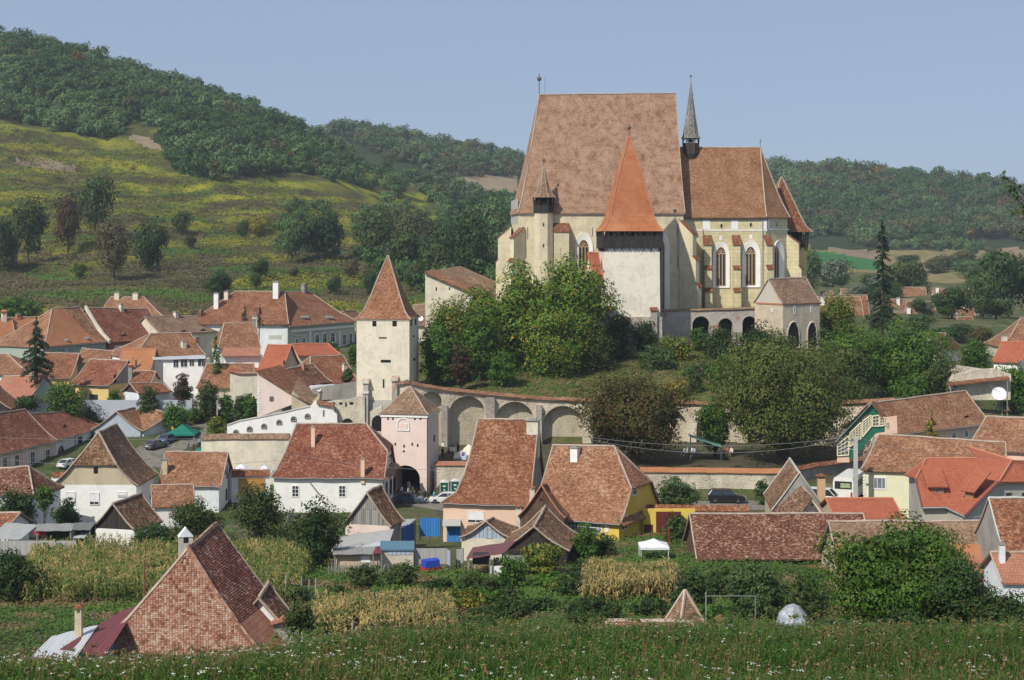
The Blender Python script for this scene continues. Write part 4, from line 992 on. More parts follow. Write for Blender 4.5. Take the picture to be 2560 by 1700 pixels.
for k in range(8):
 a = rad(22.5 + 45 * k); b = rad(22.5 + 45 * (k + 1)); q = SP + Vector((21 * k_ * math.cos(a), 21 * k_ * math.sin(a), 0)); q2 = SP + Vector((21 * k_ * math.cos(b), 21 * k_ * math.sin(b), 0))
 m.cbox((q.x, q.y, zrow(358, Ys)), .16, .16, zrow(345, Ys) - zrow(358, Ys)); md = (q + q2) / 2
 m.tube([Vector((q.x, q.y, zrow(352, Ys))), Vector((md.x, md.y, zrow(346, Ys)))], .06, 4); m.tube([Vector((q2.x, q2.y, zrow(352, Ys))), Vector((md.x, md.y, zrow(346, Ys)))], .06, 4)
obj("belfry_post", m, M_WD_BLK, fl); m = MB(); m.lathe(SP + Vector((0, 0, zrow(356, Ys))), [(.45, 0), (.4, .2), (.25, .6), (0, .75)], 10); obj("bell", m, M_METAL, fl)
b8 = [Vector((SP.x + 25 * k_ * math.cos(rad(22.5 + 45 * k)), SP.y + 25 * k_ * math.sin(rad(22.5 + 45 * k)))) for k in range(8)]; H8 = zrow(203, Ys) - zrow(346, Ys); ps = [(1, 0), (.8, .06 * H8), (.58, .3 * H8), (.3, .65 * H8), (.03, H8)]
m = MB(); loft(m, b8, (SP.x, SP.y), ps, zrow(346, Ys)); obj("spire", m, T_SLT, fl); obj("spire_ribs", hips(b8, (SP.x, SP.y), ps, zrow(346, Ys), .05), M_GUT, fl); finial(Vector((SP.x, SP.y, zrow(203, Ys))), 1.2, .8, fl, .8)
def fourtower(name, label, pxl, pxr, Y, ang, depth, y_eave, y_apex, zbase, prof, wallm, roofm, over, ridge=M_RIDGE, ytop=None, taper=.0):
 d = Vector((math.cos(ang), math.sin(ang))); a = Vector(((pxl - 1280) * Y / F, Y)); k = (pxr - 1280) / F
 W = (k * a.y - a.x) / (d.x - k * d.y); b = a + d * W; base = rect(a, b, depth); c = ctr(base); root = thing(name, label, "tower", (c.x, c.y, zbase))
 Yf = (a.y + b.y) / 2; ze = zrow(y_eave, Yf); boxwall("wall", base, zbase - 3, zrow(ytop or y_eave, Yf) , wallm, root, taper)
 eb = grow(base, over * 1.414); H = zrow(y_apex, c.y) - ze; pr = [(s, h * H) for s, h in prof]; m = MB(); loft(m, eb, c, pr, ze); rf = obj("roof", m, roofm, root)
 obj("hip_tiles", hips(eb, c, pr, ze, .12), ridge, rf); return root, base, ze, c, H, Yf
CT, cb, cze, cc, cH, cYf = fourtower("clock_tower", "white square tower with steep bright orange roof and black timber gallery", 1514, 1649, 292, .06, 9.3, 578, 340, 16, [(1, 0), (.82, .075), (.675, .197), (.54, .39), (.39, .595), (.012, 1)], M_WTOWER, T_TWR, .62, M_RIDGEO, ytop=604, taper=.25)
finial(Vector((cc.x, cc.y, cze + cH)), 2.0, 1.3, CT, .75)
def gallery(root, base, grow_, z0, z1, z2, nm=12, brackets=True):
 g = grow(base, grow_ * 1.414); m = MB(); FR = []; A = [Vector((p.x, p.y, z0)) for p in g]
 for i in range(4):
  j = (i + 1) % 4; d = (A[j] - A[i]); n = Vector((d.y, -d.x, 0)).normalized(); Ld = d.length; k = int(Ld / .22); dd = d.normalized()
  for q in range(k):
   o = A[i] + dd * (q * Ld / k) - n * .05 - Vector((0, 0, .12 * ((q * 7) % 3))); m.box(o, dd * (Ld / k * .93), n * .07, (0, 0, z1 - o.z))
  m.box(A[i] + Vector((0, 0, z1 - z0)) - n * .08, d, n * .16, (0, 0, .14))
  for q in range(nm):
   o = A[i] + dd * (Ld * (q + .0) / (nm - 1)); r_ = MB(); r_.cbox((o.x - n.x * .1, o.y - n.y * .1, z1), .16, .16, z2 - z1); FR.append(r_)
   if q < nm - 1 and q % 2 == 0:
    o2 = A[i] + dd * (Ld * (q + 1) / (nm - 1)); r_.tube([Vector((o.x, o.y, z1 + .1)), Vector((o2.x, o2.y, z2 - .1))], .06, 4)
  if brackets:
   for q in range(8):
    r_ = MB(); FR.append(r_); o = A[i] + dd * (Ld * (q + .5) / 8); r_.tube([Vector((o.x, o.y, z0 + .05)) + n * 0, Vector((o.x, o.y, z0 - .75)) - n * (grow_ + .05)], .09, 4)
 fl_ = MB(); fl_.face([Vector((p.x, p.y, z0 + .03)) for p in g]); fl_.face([Vector((p.x, p.y, z0 - .03)) for p in g[::-1]])
 o = obj("gallery_boarding", m, M_WD_BLK, root); [obj("gallery_post", q, M_WD_BLK, root) for q in FR]; obj("gallery_floor", fl_, M_WD_BLK, root)
 core = boxwall("gallery_inside", grow(base, -1.2), z0 - .5, z2, M_DARK, root)
gallery(CT, cb, .5, zrow(618, cYf), zrow(591, cYf), cze)
PLC = face_of(cb, 0); PLC = (PLC[0], PLC[1], PLC[2])
class HH: pass
hct = HH(); hct.root = CT; hct.pl = {'f': PLC, 'r': face_of(cb, 1)}
for x0, y0, x1, y1 in ((1559, 649, 1561.5, 664), (1600.5, 649, 1603, 664), (1575, 697, 1577, 705)): win(hct, 'f', x0, y0, x1, y1, 'hole', name="slit_window")
for i in range(6):
 x = 1529 + i * 20.8; p = onplane(x, 622, PLC[0], PLC[1]); m = MB(); m.lathe((0, 0, 0), [(.0, 0), (.42, .02), (.45, .08), (0, .1)], 10);
 m.v = [(p.x + v[0], p.y - v[2] - .01, p.z + v[1]) for v in m.v]; obj("gun_port", m, M_WHITE, CT)
buttress(CT, PLC, 1512, 1533, [(765, 772, .9)], 860, M_STONE2, T_OLD); buttress(CT, PLC, 1626, 1641, [(768, 775, .9)], 870, M_STONE2, T_OLD)
boxwall("rubble_base", grow(cb, .5), 13, zrow(792, cYf), M_STONE2, CT, .3)
STH = House("stair_house", "small orange tiled stair roof against the clock tower's left side", "outbuilding", (1487, 712), (1514, 714), 293, (1487, 631), (1514, 633), 4.2, M_WTOWER, T_NEW, hl=1, hr=1, Y1=293.5, zb=20, over=.3, ridge=M_RIDGEO)
BT, bb, bze, bc, bH, bYf = fourtower("wall_tower", "tall cream square tower with flared pointed tile roof above the ring wall", 891.5, 1023.5, 265, -.125, 8.0, 798, 638, 4, [(1, 0), (.86, .055), (.73, .14), (.51, .38), (.34, .6), (.01, 1)], M_TOWER, T_BIG, .25)
finial(Vector((bc.x, bc.y, bze + bH)), 1.2, .9, BT, .7)
hbt = HH(); hbt.root = BT; hbt.pl = {'f': face_of(bb, 0), 'r': face_of(bb, 1)}
for x0, y0, x1, y1 in ((931, 803, 941, 816), (981, 802, 992, 816)): win(hbt, 'f', x0, y0, x1, y1, 'hole', name="window_opening")
for x0, y0, x1, y1 in ((947, 843, 967, 846.5), (952, 899.5, 977, 906.5)): win(hbt, 'f', x0, y0, x1, y1, 'hole', name="gun_slit")
for x0, y0, x1, y1 in ((957, 948, 959, 970),): win(hbt, 'f', x0, y0, x1, y1, 'hole', name="slit_window")
for x0, y0, x1, y1 in ((1026.5, 800, 1029.5, 815), (1037.5, 797, 1041, 812), (1032, 838, 1036, 843), (1033, 895, 1038, 902)): win(hbt, 'r', x0, y0, x1, y1, 'hole', name="gun_slit")
PB = hbt.pl['f']
band(BT, PB, 891, 798, 1024, 801, M_TOWER, .12, "eaves_moulding")
buttress(BT, PB, 910.5, 923, [(947, 956, .8), (978, 981, 1.1)], 1110, M_CHGREY, M_STONE2); buttress(BT, PB, 982, 995, [(940, 950, .8)], 1070, M_STONE2, M_STONE2)
boxwall("grey_footing", grow(bb, .10), 2, zrow(1000, bYf), M_CHGREY, BT, .25)
prism("ruined_wall", "broken rubble wall with four small holes between white wall and tall tower", "wall", [(790, 1075), (835, 1075), (912, 1085), (912, 990), (895, 992), (872, 1000), (835, 1002), (800, 1008), (792, 1012)], 263.4, 1.2, M_STONE3)
RW = bpy.data.objects["ruined_wall"]; hrw = HH(); hrw.root = RW; hrw.pl = {'f': (P(850, 1020, 263.4), Vector((0, -1, 0)), Vector((1, 0, 0)))}
for x0, y0, x1, y1 in ((831, 1006, 838, 1011), (848, 1006, 856, 1012), (863, 1006, 867, 1017), (874, 1005, 883, 1012)): win(hrw, 'f', x0, y0, x1, y1, 'hole', name="hole")
win(hrw, 'f', 855, 1046, 883, 1075, 'archhole', name="arched_doorway")
sheet_ = prism("gate_wing", "weathered rubble wall with dark archway right of the wall tower base", "wall", [(925, 1120), (955, 1120), (955, 1015), (925, 1030)], 257, 1.5, M_STONE3)
gw = bpy.data.objects["gate_wing"]; hgw = HH(); hgw.root = gw; hgw.pl = {'f': (P(940, 1060, 257), Vector((0, -1, 0)), Vector((1, 0, 0)))}
win(hgw, 'f', 929, 1038, 965, 1078, 'archhole', name="archway")
ang = -.222; d_ = Vector((math.cos(ang), math.sin(ang))); a = Vector(XY(953.5, 238)); k = (1067 - 1280) / F; W = (k * a.y - a.x) / (d_.x - k * d_.y); b = a + d_ * W
gb = rect(a, b, 6.3); gc = ctr(gb); GT = thing("gate_tower", "pale pink square gate tower with pyramid tile roof and arched gateway", "tower", (gc.x, gc.y, 0)); gYf = (a.y + b.y) / 2; gze = zrow(1037, gYf)
T3 = [Vector((a.x, a.y, gze)), Vector((b.x, b.y, gze))]; ua = .5; c_px = 1012
cu = (onplane(1014, 1200, (a.x, a.y, 0), Vector((d_.y, -d_.x, 0))) - T3[0]).xy.length
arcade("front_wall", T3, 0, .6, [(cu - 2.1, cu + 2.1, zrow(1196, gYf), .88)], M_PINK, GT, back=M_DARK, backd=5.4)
m = MB()
for i in (1, 2, 3):
 p, q = gb[i], gb[(i + 1) % 4]; m.face([(p.x, p.y, -1), (q.x, q.y, -1), (q.x, q.y, gze), (p.x, p.y, gze)])
obj("wall", m, M_PINK, GT)
eb = grow(gb, .45); gH = zrow(967, gc.y) - gze; prg = [(1, 0), (.84, .12 * gH), (.5, .49 * gH), (.01, gH)]; m = MB(); loft(m, eb, gc, prg, gze + .1); rf = obj("roof", m, T_GRY, GT); obj("hip_tiles", hips(eb, gc, prg, gze + .1, .1), M_RIDGE, rf)
finial(Vector((gc.x, gc.y, gze + gH)), 1.4, .7, GT, .5)
boxwall("cornice", grow(gb, .2), gze - .35, gze + .08, M_WHITE, GT)
hgt = HH(); hgt.root = GT; hgt.pl = {'f': face_of(gb, 0), 'r': face_of(gb, 1)}
win(hgt, 'f', 994, 1046, 1023, 1076, 'arch', M_FRW, M_PINK, fr=.12, name="niche_frame")
win(hgt, 'f', 997.5, 1060, 1019.5, 1073, 'panel', M_PINK, name="niche_panel", dep=.08)
for x, y in ((969, 1043), (981, 1043), (1036, 1043), (1050, 1043), (976, 1110), (987, 1107), (1009, 1112), (1029.5, 1107), (1043, 1110)): win(hgt, 'f', x - .9, y, x + .9, y + 7, 'hole', name="slit_window")
win(hgt, 'f', 1007, 1126, 1012, 1131, 'hole', name="small_window"); win(hgt, 'r', 1083.5, 1087, 1087, 1104, 'hole', name="window_opening")
RT = [P(1000, 962, 256), P(1018, 957, 254.5), P(1055, 966, 255), P(1100, 974, 256), P(1200, 985, 257), P(1300, 994, 258), P(1380, 1000, 258.5), P(1465, 1002, 258.5), P(1600, 1003, 258), P(1782, 1012, 257), P(1950, 1012, 255), P(2128, 1008, 251), P(2240, 1002, 249)]
AR = thing("ring_wall", "long arcaded stone ring wall with red tiled top below the church hill", "wall", (-10, 257, 5))
S_ = [0]
for i in range(len(RT) - 1): S_.append(S_[-1] + (RT[i + 1] - RT[i]).xy.length)
def u_of(px):
 best = None
 for i in range(len(RT) - 1):
  for k in range(40):
   p = RT[i].lerp(RT[i + 1], k / 40); q = 1280 + p.x * F / p.y
   if best is None or abs(q - px) < best[0]: best = (abs(q - px), S_[i] + (S_[i + 1] - S_[i]) * k / 40, p.y)
 return best[1], best[2]
AL = []
for x0, x1, ya in ((1050, 1104, 980), (1122, 1213, 991), (1237, 1334, 1005), (1358, 1456, 1015), (1482, 1590, 1022), (1618, 1718, 1022), (1743, 1842, 1024), (1868, 1960, 1026), (1985, 2080, 1026), (2142, 2225, 1016)):
 u0, y_ = u_of(x0); u1, _ = u_of(x1); r = (u1 - u0) / 2; AL.append((u0, u1, zrow(ya, y_) - r * .95, .95))
at_, SS = arcade("arcade", RT, 4.4, 1.6, AL, M_ARCH, AR, back=M_STONE, backd=1.2, low=1.5)
coping(AR, [p + Vector((0, .55, .05)) for p in RT], .95, .4, T_OLD2, "tiled_coping")
for x0, x1, yt in ((1214, 1234, 993), (1339, 1353, 1012), (1104, 1118, 1012)):
 u, y_ = u_of((x0 + x1) / 2); p, n = at_(u); w_ = (x1 - x0) * y_ / F; m = MB(); dd = Vector((n.y, -n.x, 0)); z1 = zrow(yt, y_)
 q0 = p - dd * w_ / 2; m.box(Vector((q0.x, q0.y, 3)), dd * w_, -n * .7, (0, 0, z1 - 3)); obj("pier_buttress", m, M_STONE2, AR)
TT = [P(1508, 800, 297), P(1530, 790, 299), P(1640, 777, 300), P(1760, 775, 300.3), P(1900, 771, 300.5)]
TW = thing("terrace_wall", "reddish rubble retaining wall with three dark arches below the choir", "wall", (34, 300, 17))
S2 = [0]
for i in range(len(TT) - 1): S2.append(S2[-1] + (TT[i + 1] - TT[i]).xy.length)
def u2(px):
 for i in range(len(TT) - 1):
  a = 1280 + TT[i].x * F / TT[i].y; b = 1280 + TT[i + 1].x * F / TT[i + 1].y
  if a <= px <= b: return S2[i] + (S2[i + 1] - S2[i]) * (px - a) / (b - a)
 return S2[-1]
AL2 = []
for x0, x1, ya in ((1731, 1774, 791), (1796, 1832, 796), (1856, 1892, 791)):
 u0, u1 = u2(x0), u2(x1); r = (u1 - u0) / 2; AL2.append((u0, u1, zrow(ya, 300) - r, 1.0))
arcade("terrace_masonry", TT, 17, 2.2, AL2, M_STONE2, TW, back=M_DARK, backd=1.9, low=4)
coping(TW, [p + Vector((0, .6, .02)) for p in TT], .85, .25, T_GRY, "stone_coping")
BH = House("bastion", "cream bastion house with tiled roof and two pointed arches at the terrace corner", "building", (1957, 761), (2052, 754), 291, (1940, 697), (2014, 694), 3.75, M_BAST, T_GRY, Y1=296, zb=16, over=.15, og=.15, gable=M_GABLEST, sag=.04, ridge=M_RIDGE)
for s_ in ('f',):
 for x0, y0, x1, y1 in ((1984, 765, 1989, 785), (2026, 761, 2030.5, 781)): win(BH, 'f', x0, y0, x1, y1, 'cross', M_FRW, M_DARK, nx=1, ny=1, fr=.12)
def lancet(h, side, x0, x1, yt, yb):
 p0, n, t = h.pl[side]; a = onplane(x0, yb, p0, n); b = onplane(x1, yb, p0, n); z1 = onplane((x0 + x1) / 2, yt, p0, n).z; W = (b - a).xy.length; o = Vector((a.x, a.y, a.z)); H = z1 - a.z; m = MB(); q = MB()
 d = (b - a); d.z = 0; d.normalize(); sp_ = H - W * .85; pts = [(0, 0), (W, 0)] + [(W - W / 2 * (1 - math.cos(f * math.pi / 12)), sp_ + (H - sp_) * math.sin(f * math.pi / 12)) for f in range(7)] + [(W / 2 * (1 - math.cos(f * math.pi / 12)), sp_ + (H - sp_) * math.sin(f * math.pi / 12)) for f in range(5, -1, -1)]
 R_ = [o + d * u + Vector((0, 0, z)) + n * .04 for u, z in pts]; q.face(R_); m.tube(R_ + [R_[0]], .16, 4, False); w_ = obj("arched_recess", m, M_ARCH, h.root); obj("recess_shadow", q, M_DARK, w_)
lancet(BH, 'f', 1968, 1998, 804, 870); lancet(BH, 'f', 2018, 2042, 805, 880)
band(BH.root, BH.pl['f'], 1957, 757, 2053, 761, M_RIDGEO, .1, "brick_cornice"); band(BH.root, BH.pl['l'], 1891, 757, 1957, 761, M_RIDGEO, .1, "brick_cornice")
win(BH, 'l', 1929, 771, 1932, 780, 'panel', M_FRW, name="small_window")
et = Vector(XY(1960, 326)); q = 4.6; eb4 = [Vector((et.x - q, et.y - q)), Vector((et.x + q, et.y - q + 1.0)), Vector((et.x + q - 1, et.y + q)), Vector((et.x - q - 1, et.y + q - 1))]
ET = thing("east_tower", "ochre tower with pointed tile roof half hidden behind the choir", "tower", (et.x, et.y, 20)); boxwall("wall", grow(eb4, -.9), 18, zrow(600, 322), M_YEL2, ET)
m = MB(); e5 = grow(eb4, .45); Hq = zrow(442, 326) - zrow(580, 322); pe = [(1, 0), (.8, .09 * Hq), (.64, .25 * Hq), (.4, .55 * Hq), (.01, Hq)]; loft(m, e5, ctr(e5), pe, zrow(580, 322)); rf = obj("roof", m, T_OLD, ET); obj("hip_tiles", hips(e5, ctr(e5), pe, zrow(580, 322), .12), M_RIDGE, rf)
gallery(ET, grow(eb4, -.7), .1, zrow(617, 322), zrow(598, 322), zrow(580, 322), 6); e_ = ctr(e5); finial(Vector((e_.x, e_.y, zrow(442, 326))), 1.6, 1, ET, .7)
# ---------------------------------------------------------------- the village
H = House
def wins(h, side, lst, style='cross', **k):
 for x0, y0, x1, y1 in lst: win(h, side, x0, y0, x1, y1, style, **k)
GB = "old houses with tiled roofs"
h = H("house", "plain red-orange tiled house at the far left edge behind the spruce", "house", (-90, 893), (52, 888), 338, (-80, 797), (6, 797), 7, M_WHITE2, T_ORG, group=GB); chimney(h, 10, .98, 1.3, .9, M_CREAM, 'cap')
h = H("house", "orange tiled house with thin grey side parapet behind the spruce tree", "house", (40, 872), (140, 868), 345, (22, 794), (112, 791), 6.5, M_WHITE2, T_ORG, group=GB); chimney(h, 45, .98, .7, .8, M_RIDGEO)
h = H("house", "house with half smooth orange and half old tile roof and sage wall", "house", (110, 868), (272, 854), 330, (130, 772), (212, 767), 7.5, M_SAGE2, T_OLD2, hl=0, group=GB)
m = MB(); g, ug = [], []
for i in range(7):
 t = .02 + .97 * i / 6; row, ur = [], []
 lft = h.u0 * t; rgt = h.u0 + (h.L - h.u0) * .42 + (1 - t) * 2.2
 for j in range(9):
  u = lft + (rgt - lft) * j / 8; row.append(h.rp(u, h.sp * t, t) + Vector((0, 0, .05)) - h.n * .04); ur.append((u, t * 11))
 g.append(row); ug.append(ur)
m.grid(g, ug, .03); obj("new_tiles", m, T_ORG, h.roof); gutter(h)
for x in (168, 219):
 p, u = h.roofpt(x, .16); m = MB(); m.cbox((p.x, p.y - .3, p.z + .05), .9, .8, .28); obj("skylight", m, M_GUT, h.roof)
wins(h, 'f', [(143, 871, 163, 886), (168, 870, 184, 886), (205, 867, 222, 882), (235, 864, 252, 878)], frame=M_FRW, pane=M_GLASSL)
h = H("house", "brick red house with white framed windows under a broad old tile roof", "house", (275, 856), (430, 846), 348, (232, 768), (398, 772), 7.5, M_RED, T_RED, group=GB)
wins(h, 'f', [(287, 864, 303, 873), (311, 863, 327, 872)], nx=2, ny=1, fr=.3); eyelid(h, 309, .22, 2, .4); eyelid(h, 388, .2, 2, .4); chimney(h, 303, .95, 1.3, .8, M_CREAM)
m = MB(); q = [h.rp(-.3, h.sp * t, t) for t in (0, .25, .5, .75, 1)]
for a, b in zip(q, q[1:]): m.box(a - Vector((0, 0, .3)), b - a, h.d * .55, (0, 0, .75))
obj("parapet", m, M_CREAM, h.root)
h = H("house", "tall hipped tile roof with two chimneys rising above the left rooftops", "house", (222, 812), (436, 812), 384, (278, 741), (360, 745), 9, M_CREAM, T_OLD2, hl=0, hr=0, zb=10, group=GB); chimney(h, 293, .97, 1.2, 1.1, M_CREAM); chimney(h, 339, .97, 1.2, 1.2, M_CREAM)
h = H("house", "low house with greyish tiled roof and pale ridge before the school", "house", (405, 836), (552, 828), 356, (420, 789), (560, 786), 6, M_CREAM, T_GRY, hr=0, group=GB); chimney(h, 440, .97, 1, .9, M_CREAM); chimney(h, 503, .97, 1.2, .7, T_OLD)
for x in (459, 507): eyelid(h, x, .12, 2, .4)
h = H("school", "large greenish school with big hipped greyed roof and arched windows", "school", (724, 816), (895, 803), 366, (712, 729), (779, 727), 14, M_SAGE, T_OLD, hl=0, hr=0, zb=9.5, over=.7, amp=.04)
SCH = h
wins(h, 'f', [(786, 834, 798, 860), (805.5, 832, 817, 859), (825, 829, 837, 857)], 'arch', frame=M_FRW, fr=.2); wins(h, 'f', [(738, 845, 747.5, 860), (754, 843, 764, 859), (856, 834, 866, 864), (872, 832, 881, 862)], frame=M_FRW, fr=.22)
for x in (774, 848): win(h, 'f', x - 2, 826, x + 2.5, 880, 'panel', M_FRW, name="pilaster", dep=.2)
for x in (742, 759, 861, 876.5): win(h, 'f', x - 6, 838 if x < 800 else 829, x + 6, 841 if x < 800 else 831, 'panel', M_FRC, name="window_hood", dep=.2)
gutter(h); win(h, 'f', 726, 818, 893, 824, 'panel', M_FRW, name="cornice", dep=.3)
for x in (762, 823):
 p, u = h.roofpt(x, .26 if x < 800 else .2); m = MB(); m.cbox((p.x, p.y - .5, p.z), 1.7, 1.6, .5, .3); obj("roof_hatch", m, M_GUT, h.roof)
chimney(h, 760, .97, 1.8, 1.0, M_GREYW)
h2 = H("school_wing", "long tiled roof of the school's left wing with white chimneys", "school", (455, 806), (722, 814), 368, (588, 728), (712, 729), 13, M_WHITE2, T_OLD, hl=0, hr=0, Y1=366, zb=9.5, over=.7)
chimney(h2, 541, .55, 3.2, 1.0, M_WHITE); chimney(h2, 566, .8, 1.6, .9, M_CREAM); chimney(h2, 690, .85, 3.4, 1.2, M_WHITE)
win(h2, 'f', 672, 838, 704, 848, 'panel', M_SAGE, name="painted_panel", dep=.03)
h = H("house", "white house with glazed veranda under a long hipped old tile roof", "house", (330, 895), (515, 887), 312, (377, 834), (545, 829), 7.2, M_WHITE, T_OLD2, hl=0, group=GB); VER = h
chimney(h, 459, .42, 1.2, .8, M_CREAM); chimney(h, 492, .6, 1.0, .8, T_OLD2)
vr = sheetroof("veranda", "white lean-to veranda with dark glazed panels on the white house", "veranda", [(383, 899, 307.5), (515, 896, 307.5), (512, 887, 312), (380, 893, 312)], M_TINW, posts=())
vp = (P(383, 920, 308), Vector((0, -1, 0)), Vector((1, 0, 0))); hv = HH(); hv.root = vr; hv.pl = {'f': vp}
bm_ = MB(); a = P(408, 990, 308); b = P(514, 990, 308); bm_.box((a.x, a.y, 6), (b.x - a.x, 0, 0), (0, 4.5, 0), (0, 0, zrow(899, 308) - 6)); obj("wall", bm_, M_WHITE, vr)
wins(hv, 'f', [(433, 898, 447, 919), (451, 897, 469, 918), (473, 895, 486, 916), (494, 894, 513, 916)], frame=M_FRW, nx=2, ny=1)
wins(h, 'f', [(386, 900, 390, 913), (397, 899, 403, 905)], fr=.1)
h = H("house", "tiled house with grey side gable and pink lower roof strip, left of orange house", "house", (545, 870), (652, 868), 318, (561, 806), (640, 807), 6, M_WHITE, T_OLD2, hl=0, hr=1, gable=M_GREYW, group=GB)
chimney(h, 637, .92, 1.8, .8, M_CREAM); chimney(h, 659 - 24, .9, 1.2, .6, M_GREYW)
st = sheetroof("lower_roof", "pinkish tile strip roof above a low white wall left of the orange house", "lean-to", [(553, 890, 314), (652, 889, 314), (650, 868, 318), (558, 869, 318)], T_PNK, posts=()); m = MB(); a = P(556, 889, 315); b = P(650, 889, 315); m.box((a.x, a.y, 5), (b.x - a.x, 0, 0), (0, 3, 0), (0, 0, a.z - 5)); obj("wall", m, M_WHITE, st)
h = H("barn", "low barn with pale mottled tile roof right of the veranda", "barn", (490, 970), (636, 968), 298, (517, 910), (652, 909), 6.0, M_CREAM, T_OLD2, hl=0, gable=M_WD_DRK, zb=4.5, group=GB)
h = H("house", "bright orange roofed house with cream gable between the old roofs", "house", (640, 930), (700, 932), 300, (658, 862), (708, 862), 4.2, M_CREAM, T_NEW, ridge=M_RIDGEO, zb=6, group=GB)
m = MB(); A = [P(690, 880, 300.6), P(655, 928, 300), P(738, 928, 300)]
h = H("house", "orange roof with small raised cap and yellow balcony gable", "house", (700, 926), (716, 905), 297, (712, 862), (722, 846), 4.6, M_CREAM, T_NEW, hl=.4, ridge=M_RIDGEO, zb=6, group=GB)
win(h, 'l', 708, 901, 713, 912, frame=M_WD_BRN); win(h, 'l', 716, 925, 727, 938, 'panel', M_YEL2, name="balcony")
h = H("outbuilding", "long orange roof running right from the bright orange house", "outbuilding", (745, 889), (852, 886), 305, (735, 860), (820, 859), 4, M_CREAM, T_NEW, hr=0, ridge=M_RIDGEO, zb=6, group=GB)
h = H("house", "steep dark red tile roof in front of the school's lower windows", "house", (775, 962), (900, 955), 288, (776, 891), (900, 886), 6, M_CREAM, T_OLD, hl=0, zb=4, group=GB); chimney(h, 862, .45, 1.4, .7, M_CREAM)
h = H("shed", "dark red tiled shed with triangular gable below the orange roofs", "shed", (752, 965), (832, 955), 280, (735, 921), (786, 910), 4.2, M_GREYW, T_DRK, hl=1, zb=4, group=GB); chimney(h, 759, .85, .8, .5, M_RIDGEO)
sheetroof("tin_shelter", "white tin lean-to roof beside grey wall left of the tall tower", "lean-to", [(770, 976, 277), (810, 972, 277), (838, 960, 280), (775, 963, 280)], M_TINW)
prism("grey_wall", "dark grey cement wall behind the pink gable, left of the tall tower", "wall", [(780, 1000), (893, 1000), (893, 954), (800, 967), (780, 972)], 276, .6, M_GREYW)
h = H("house", "yellow walled house with old tile roof right behind the spruce tree", "house", (88, 944), (176, 944), 312, (36, 882), (200, 884), 6.5, M_YEL2, T_OLD, hl=0, group=GB); wins(h, 'f', [(95, 952, 109, 964)], 'shutter', pane=M_GLASS); gutter(h)
for x in (66, 124): eyelid(h, x, .25, 1.6, .35)
h = H("house", "yellow house whose grey gable has a pointed attic opening", "house", (173, 961), (271, 963), 305, (199, 897), (293, 901), 6.3, M_YEL2, T_RED, hl=1, Y1=302, gable=M_GREYW, group=GB)
win(h, 'r', 284, 936, 291, 957, 'archhole', name="attic_opening"); win(h, 'f', 224, 986, 245, 1000, frame=M_WD_BRN); gutter(h); chimney(h, 205, .2, .1, .1)
h = H("house", "old tiled roof peeking over the yellow house with the attic opening", "house", (190, 905), (270, 905), 318, (203, 871), (276, 878), 4.5, M_GREYW, T_OLD2, gable=M_GREYW, group=GB)
h = H("outbuilding", "plain orange tiled roof right of the grey gable house", "outbuilding", (290, 925), (376, 925), 309, (280, 873), (350, 872), 5.2, M_CREAM, T_ORG, ridge=M_RIDGEO, group=GB); chimney(h, 340, .15, 1.4, .3, M_METAL)
h = H("shed", "low tiled shed with mud wall below the plain orange roof", "shed", (322, 956), (378, 956), 300, (325, 926), (408, 929), 4, M_BEIGE, T_OLD, group=GB); chimney(h, 314 + 12, .5, 1.8, .7, M_GREYW, 'cap')
h = H("shed", "small open fronted shed with reddish tile roof in the left gardens", "shed", (347, 984), (430, 978), 292, (330, 957), (432, 956), 3, M_WHITE2, T_OLD, gable=M_WD_DRK, group=GB)
h = H("house", "low tile roofed house with pale blue gable at the left edge", "house", (-40, 1000), (65, 1002), 295, (-60, 938), (79, 938), 5.6, M_BLUEG, T_PNK, hl=1, Y1=292, gable=M_BLUEG, group=GB)
h = H("house", "pale orange hipped roof above the blue gable at the left edge", "house", (-60, 935), (80, 936), 318, (-60, 884), (18, 885), 6.5, M_WHITE2, T_OLD2, hr=0, group=GB)
h = H("barn", "dark timber barn gable cut by the left edge of the picture", "barn", (28, 1022), (60, 1010), 283, (5, 963), (22, 957), 4.2, M_WD_BLK, T_OLD, gable=M_WD_BLK, group=GB)
h = H("row_house", "long pastel row house with striped facade and deep red tile roof", "house", (-85, 1156), (144, 1101), 241, (-80, 1038), (90, 1018), 5.6, M_PEACH, T_RED, over=.5, group=GB); RWA = h
wins(h, 'f', [(6, 1142, 18, 1174), (36, 1136, 48, 1166), (75, 1128, 87, 1162), (113, 1122, 125, 1156)], frame=M_FRW, pane=M_GLASS, fr=.14)
for x in (0, 27, 31, 57, 62, 66, 94, 98, 103, 134, 138): win(h, 'f', x, 1128 - .2 * x, x + 2.2, 1184 - .25 * x, 'panel', M_FRW, name="pilaster", dep=.1)
for x in (6, 36, 75, 113): win(h, 'f', x, 1131 - .22 * (x - 6), x + 12, 1138 - .22 * (x - 6), 'panel', M_SAGE2, name="painted_panel", dep=.05)
gutter(h)
h = H("row_house", "lilac grey row house with arched maroon doorway and eyelid dormers", "house", (144, 1101), (262, 1066), 267.5, (92, 1027), (281, 1003), 5.8, M_WHITE2, T_RED, over=.5, group=GB)
win(h, 'f', 142, 1112, 161, 1172, 'arch', M_FRW, M_WD_MAR, fr=.1, name="door"); win(h, 'f', 195, 1092, 205, 1120, frame=M_WD_DRK, fr=.15); win(h, 'f', 186, 1090, 190, 1140, 'panel', M_BLUEG, name="corner_quoin")
for x in (160, 220, 258): eyelid(h, x, .42, 1.5, .35)
gutter(h); win(h, 'f', 148, 1160, 180, 1172, 'panel', M_WD_MAR, name="red_plinth")
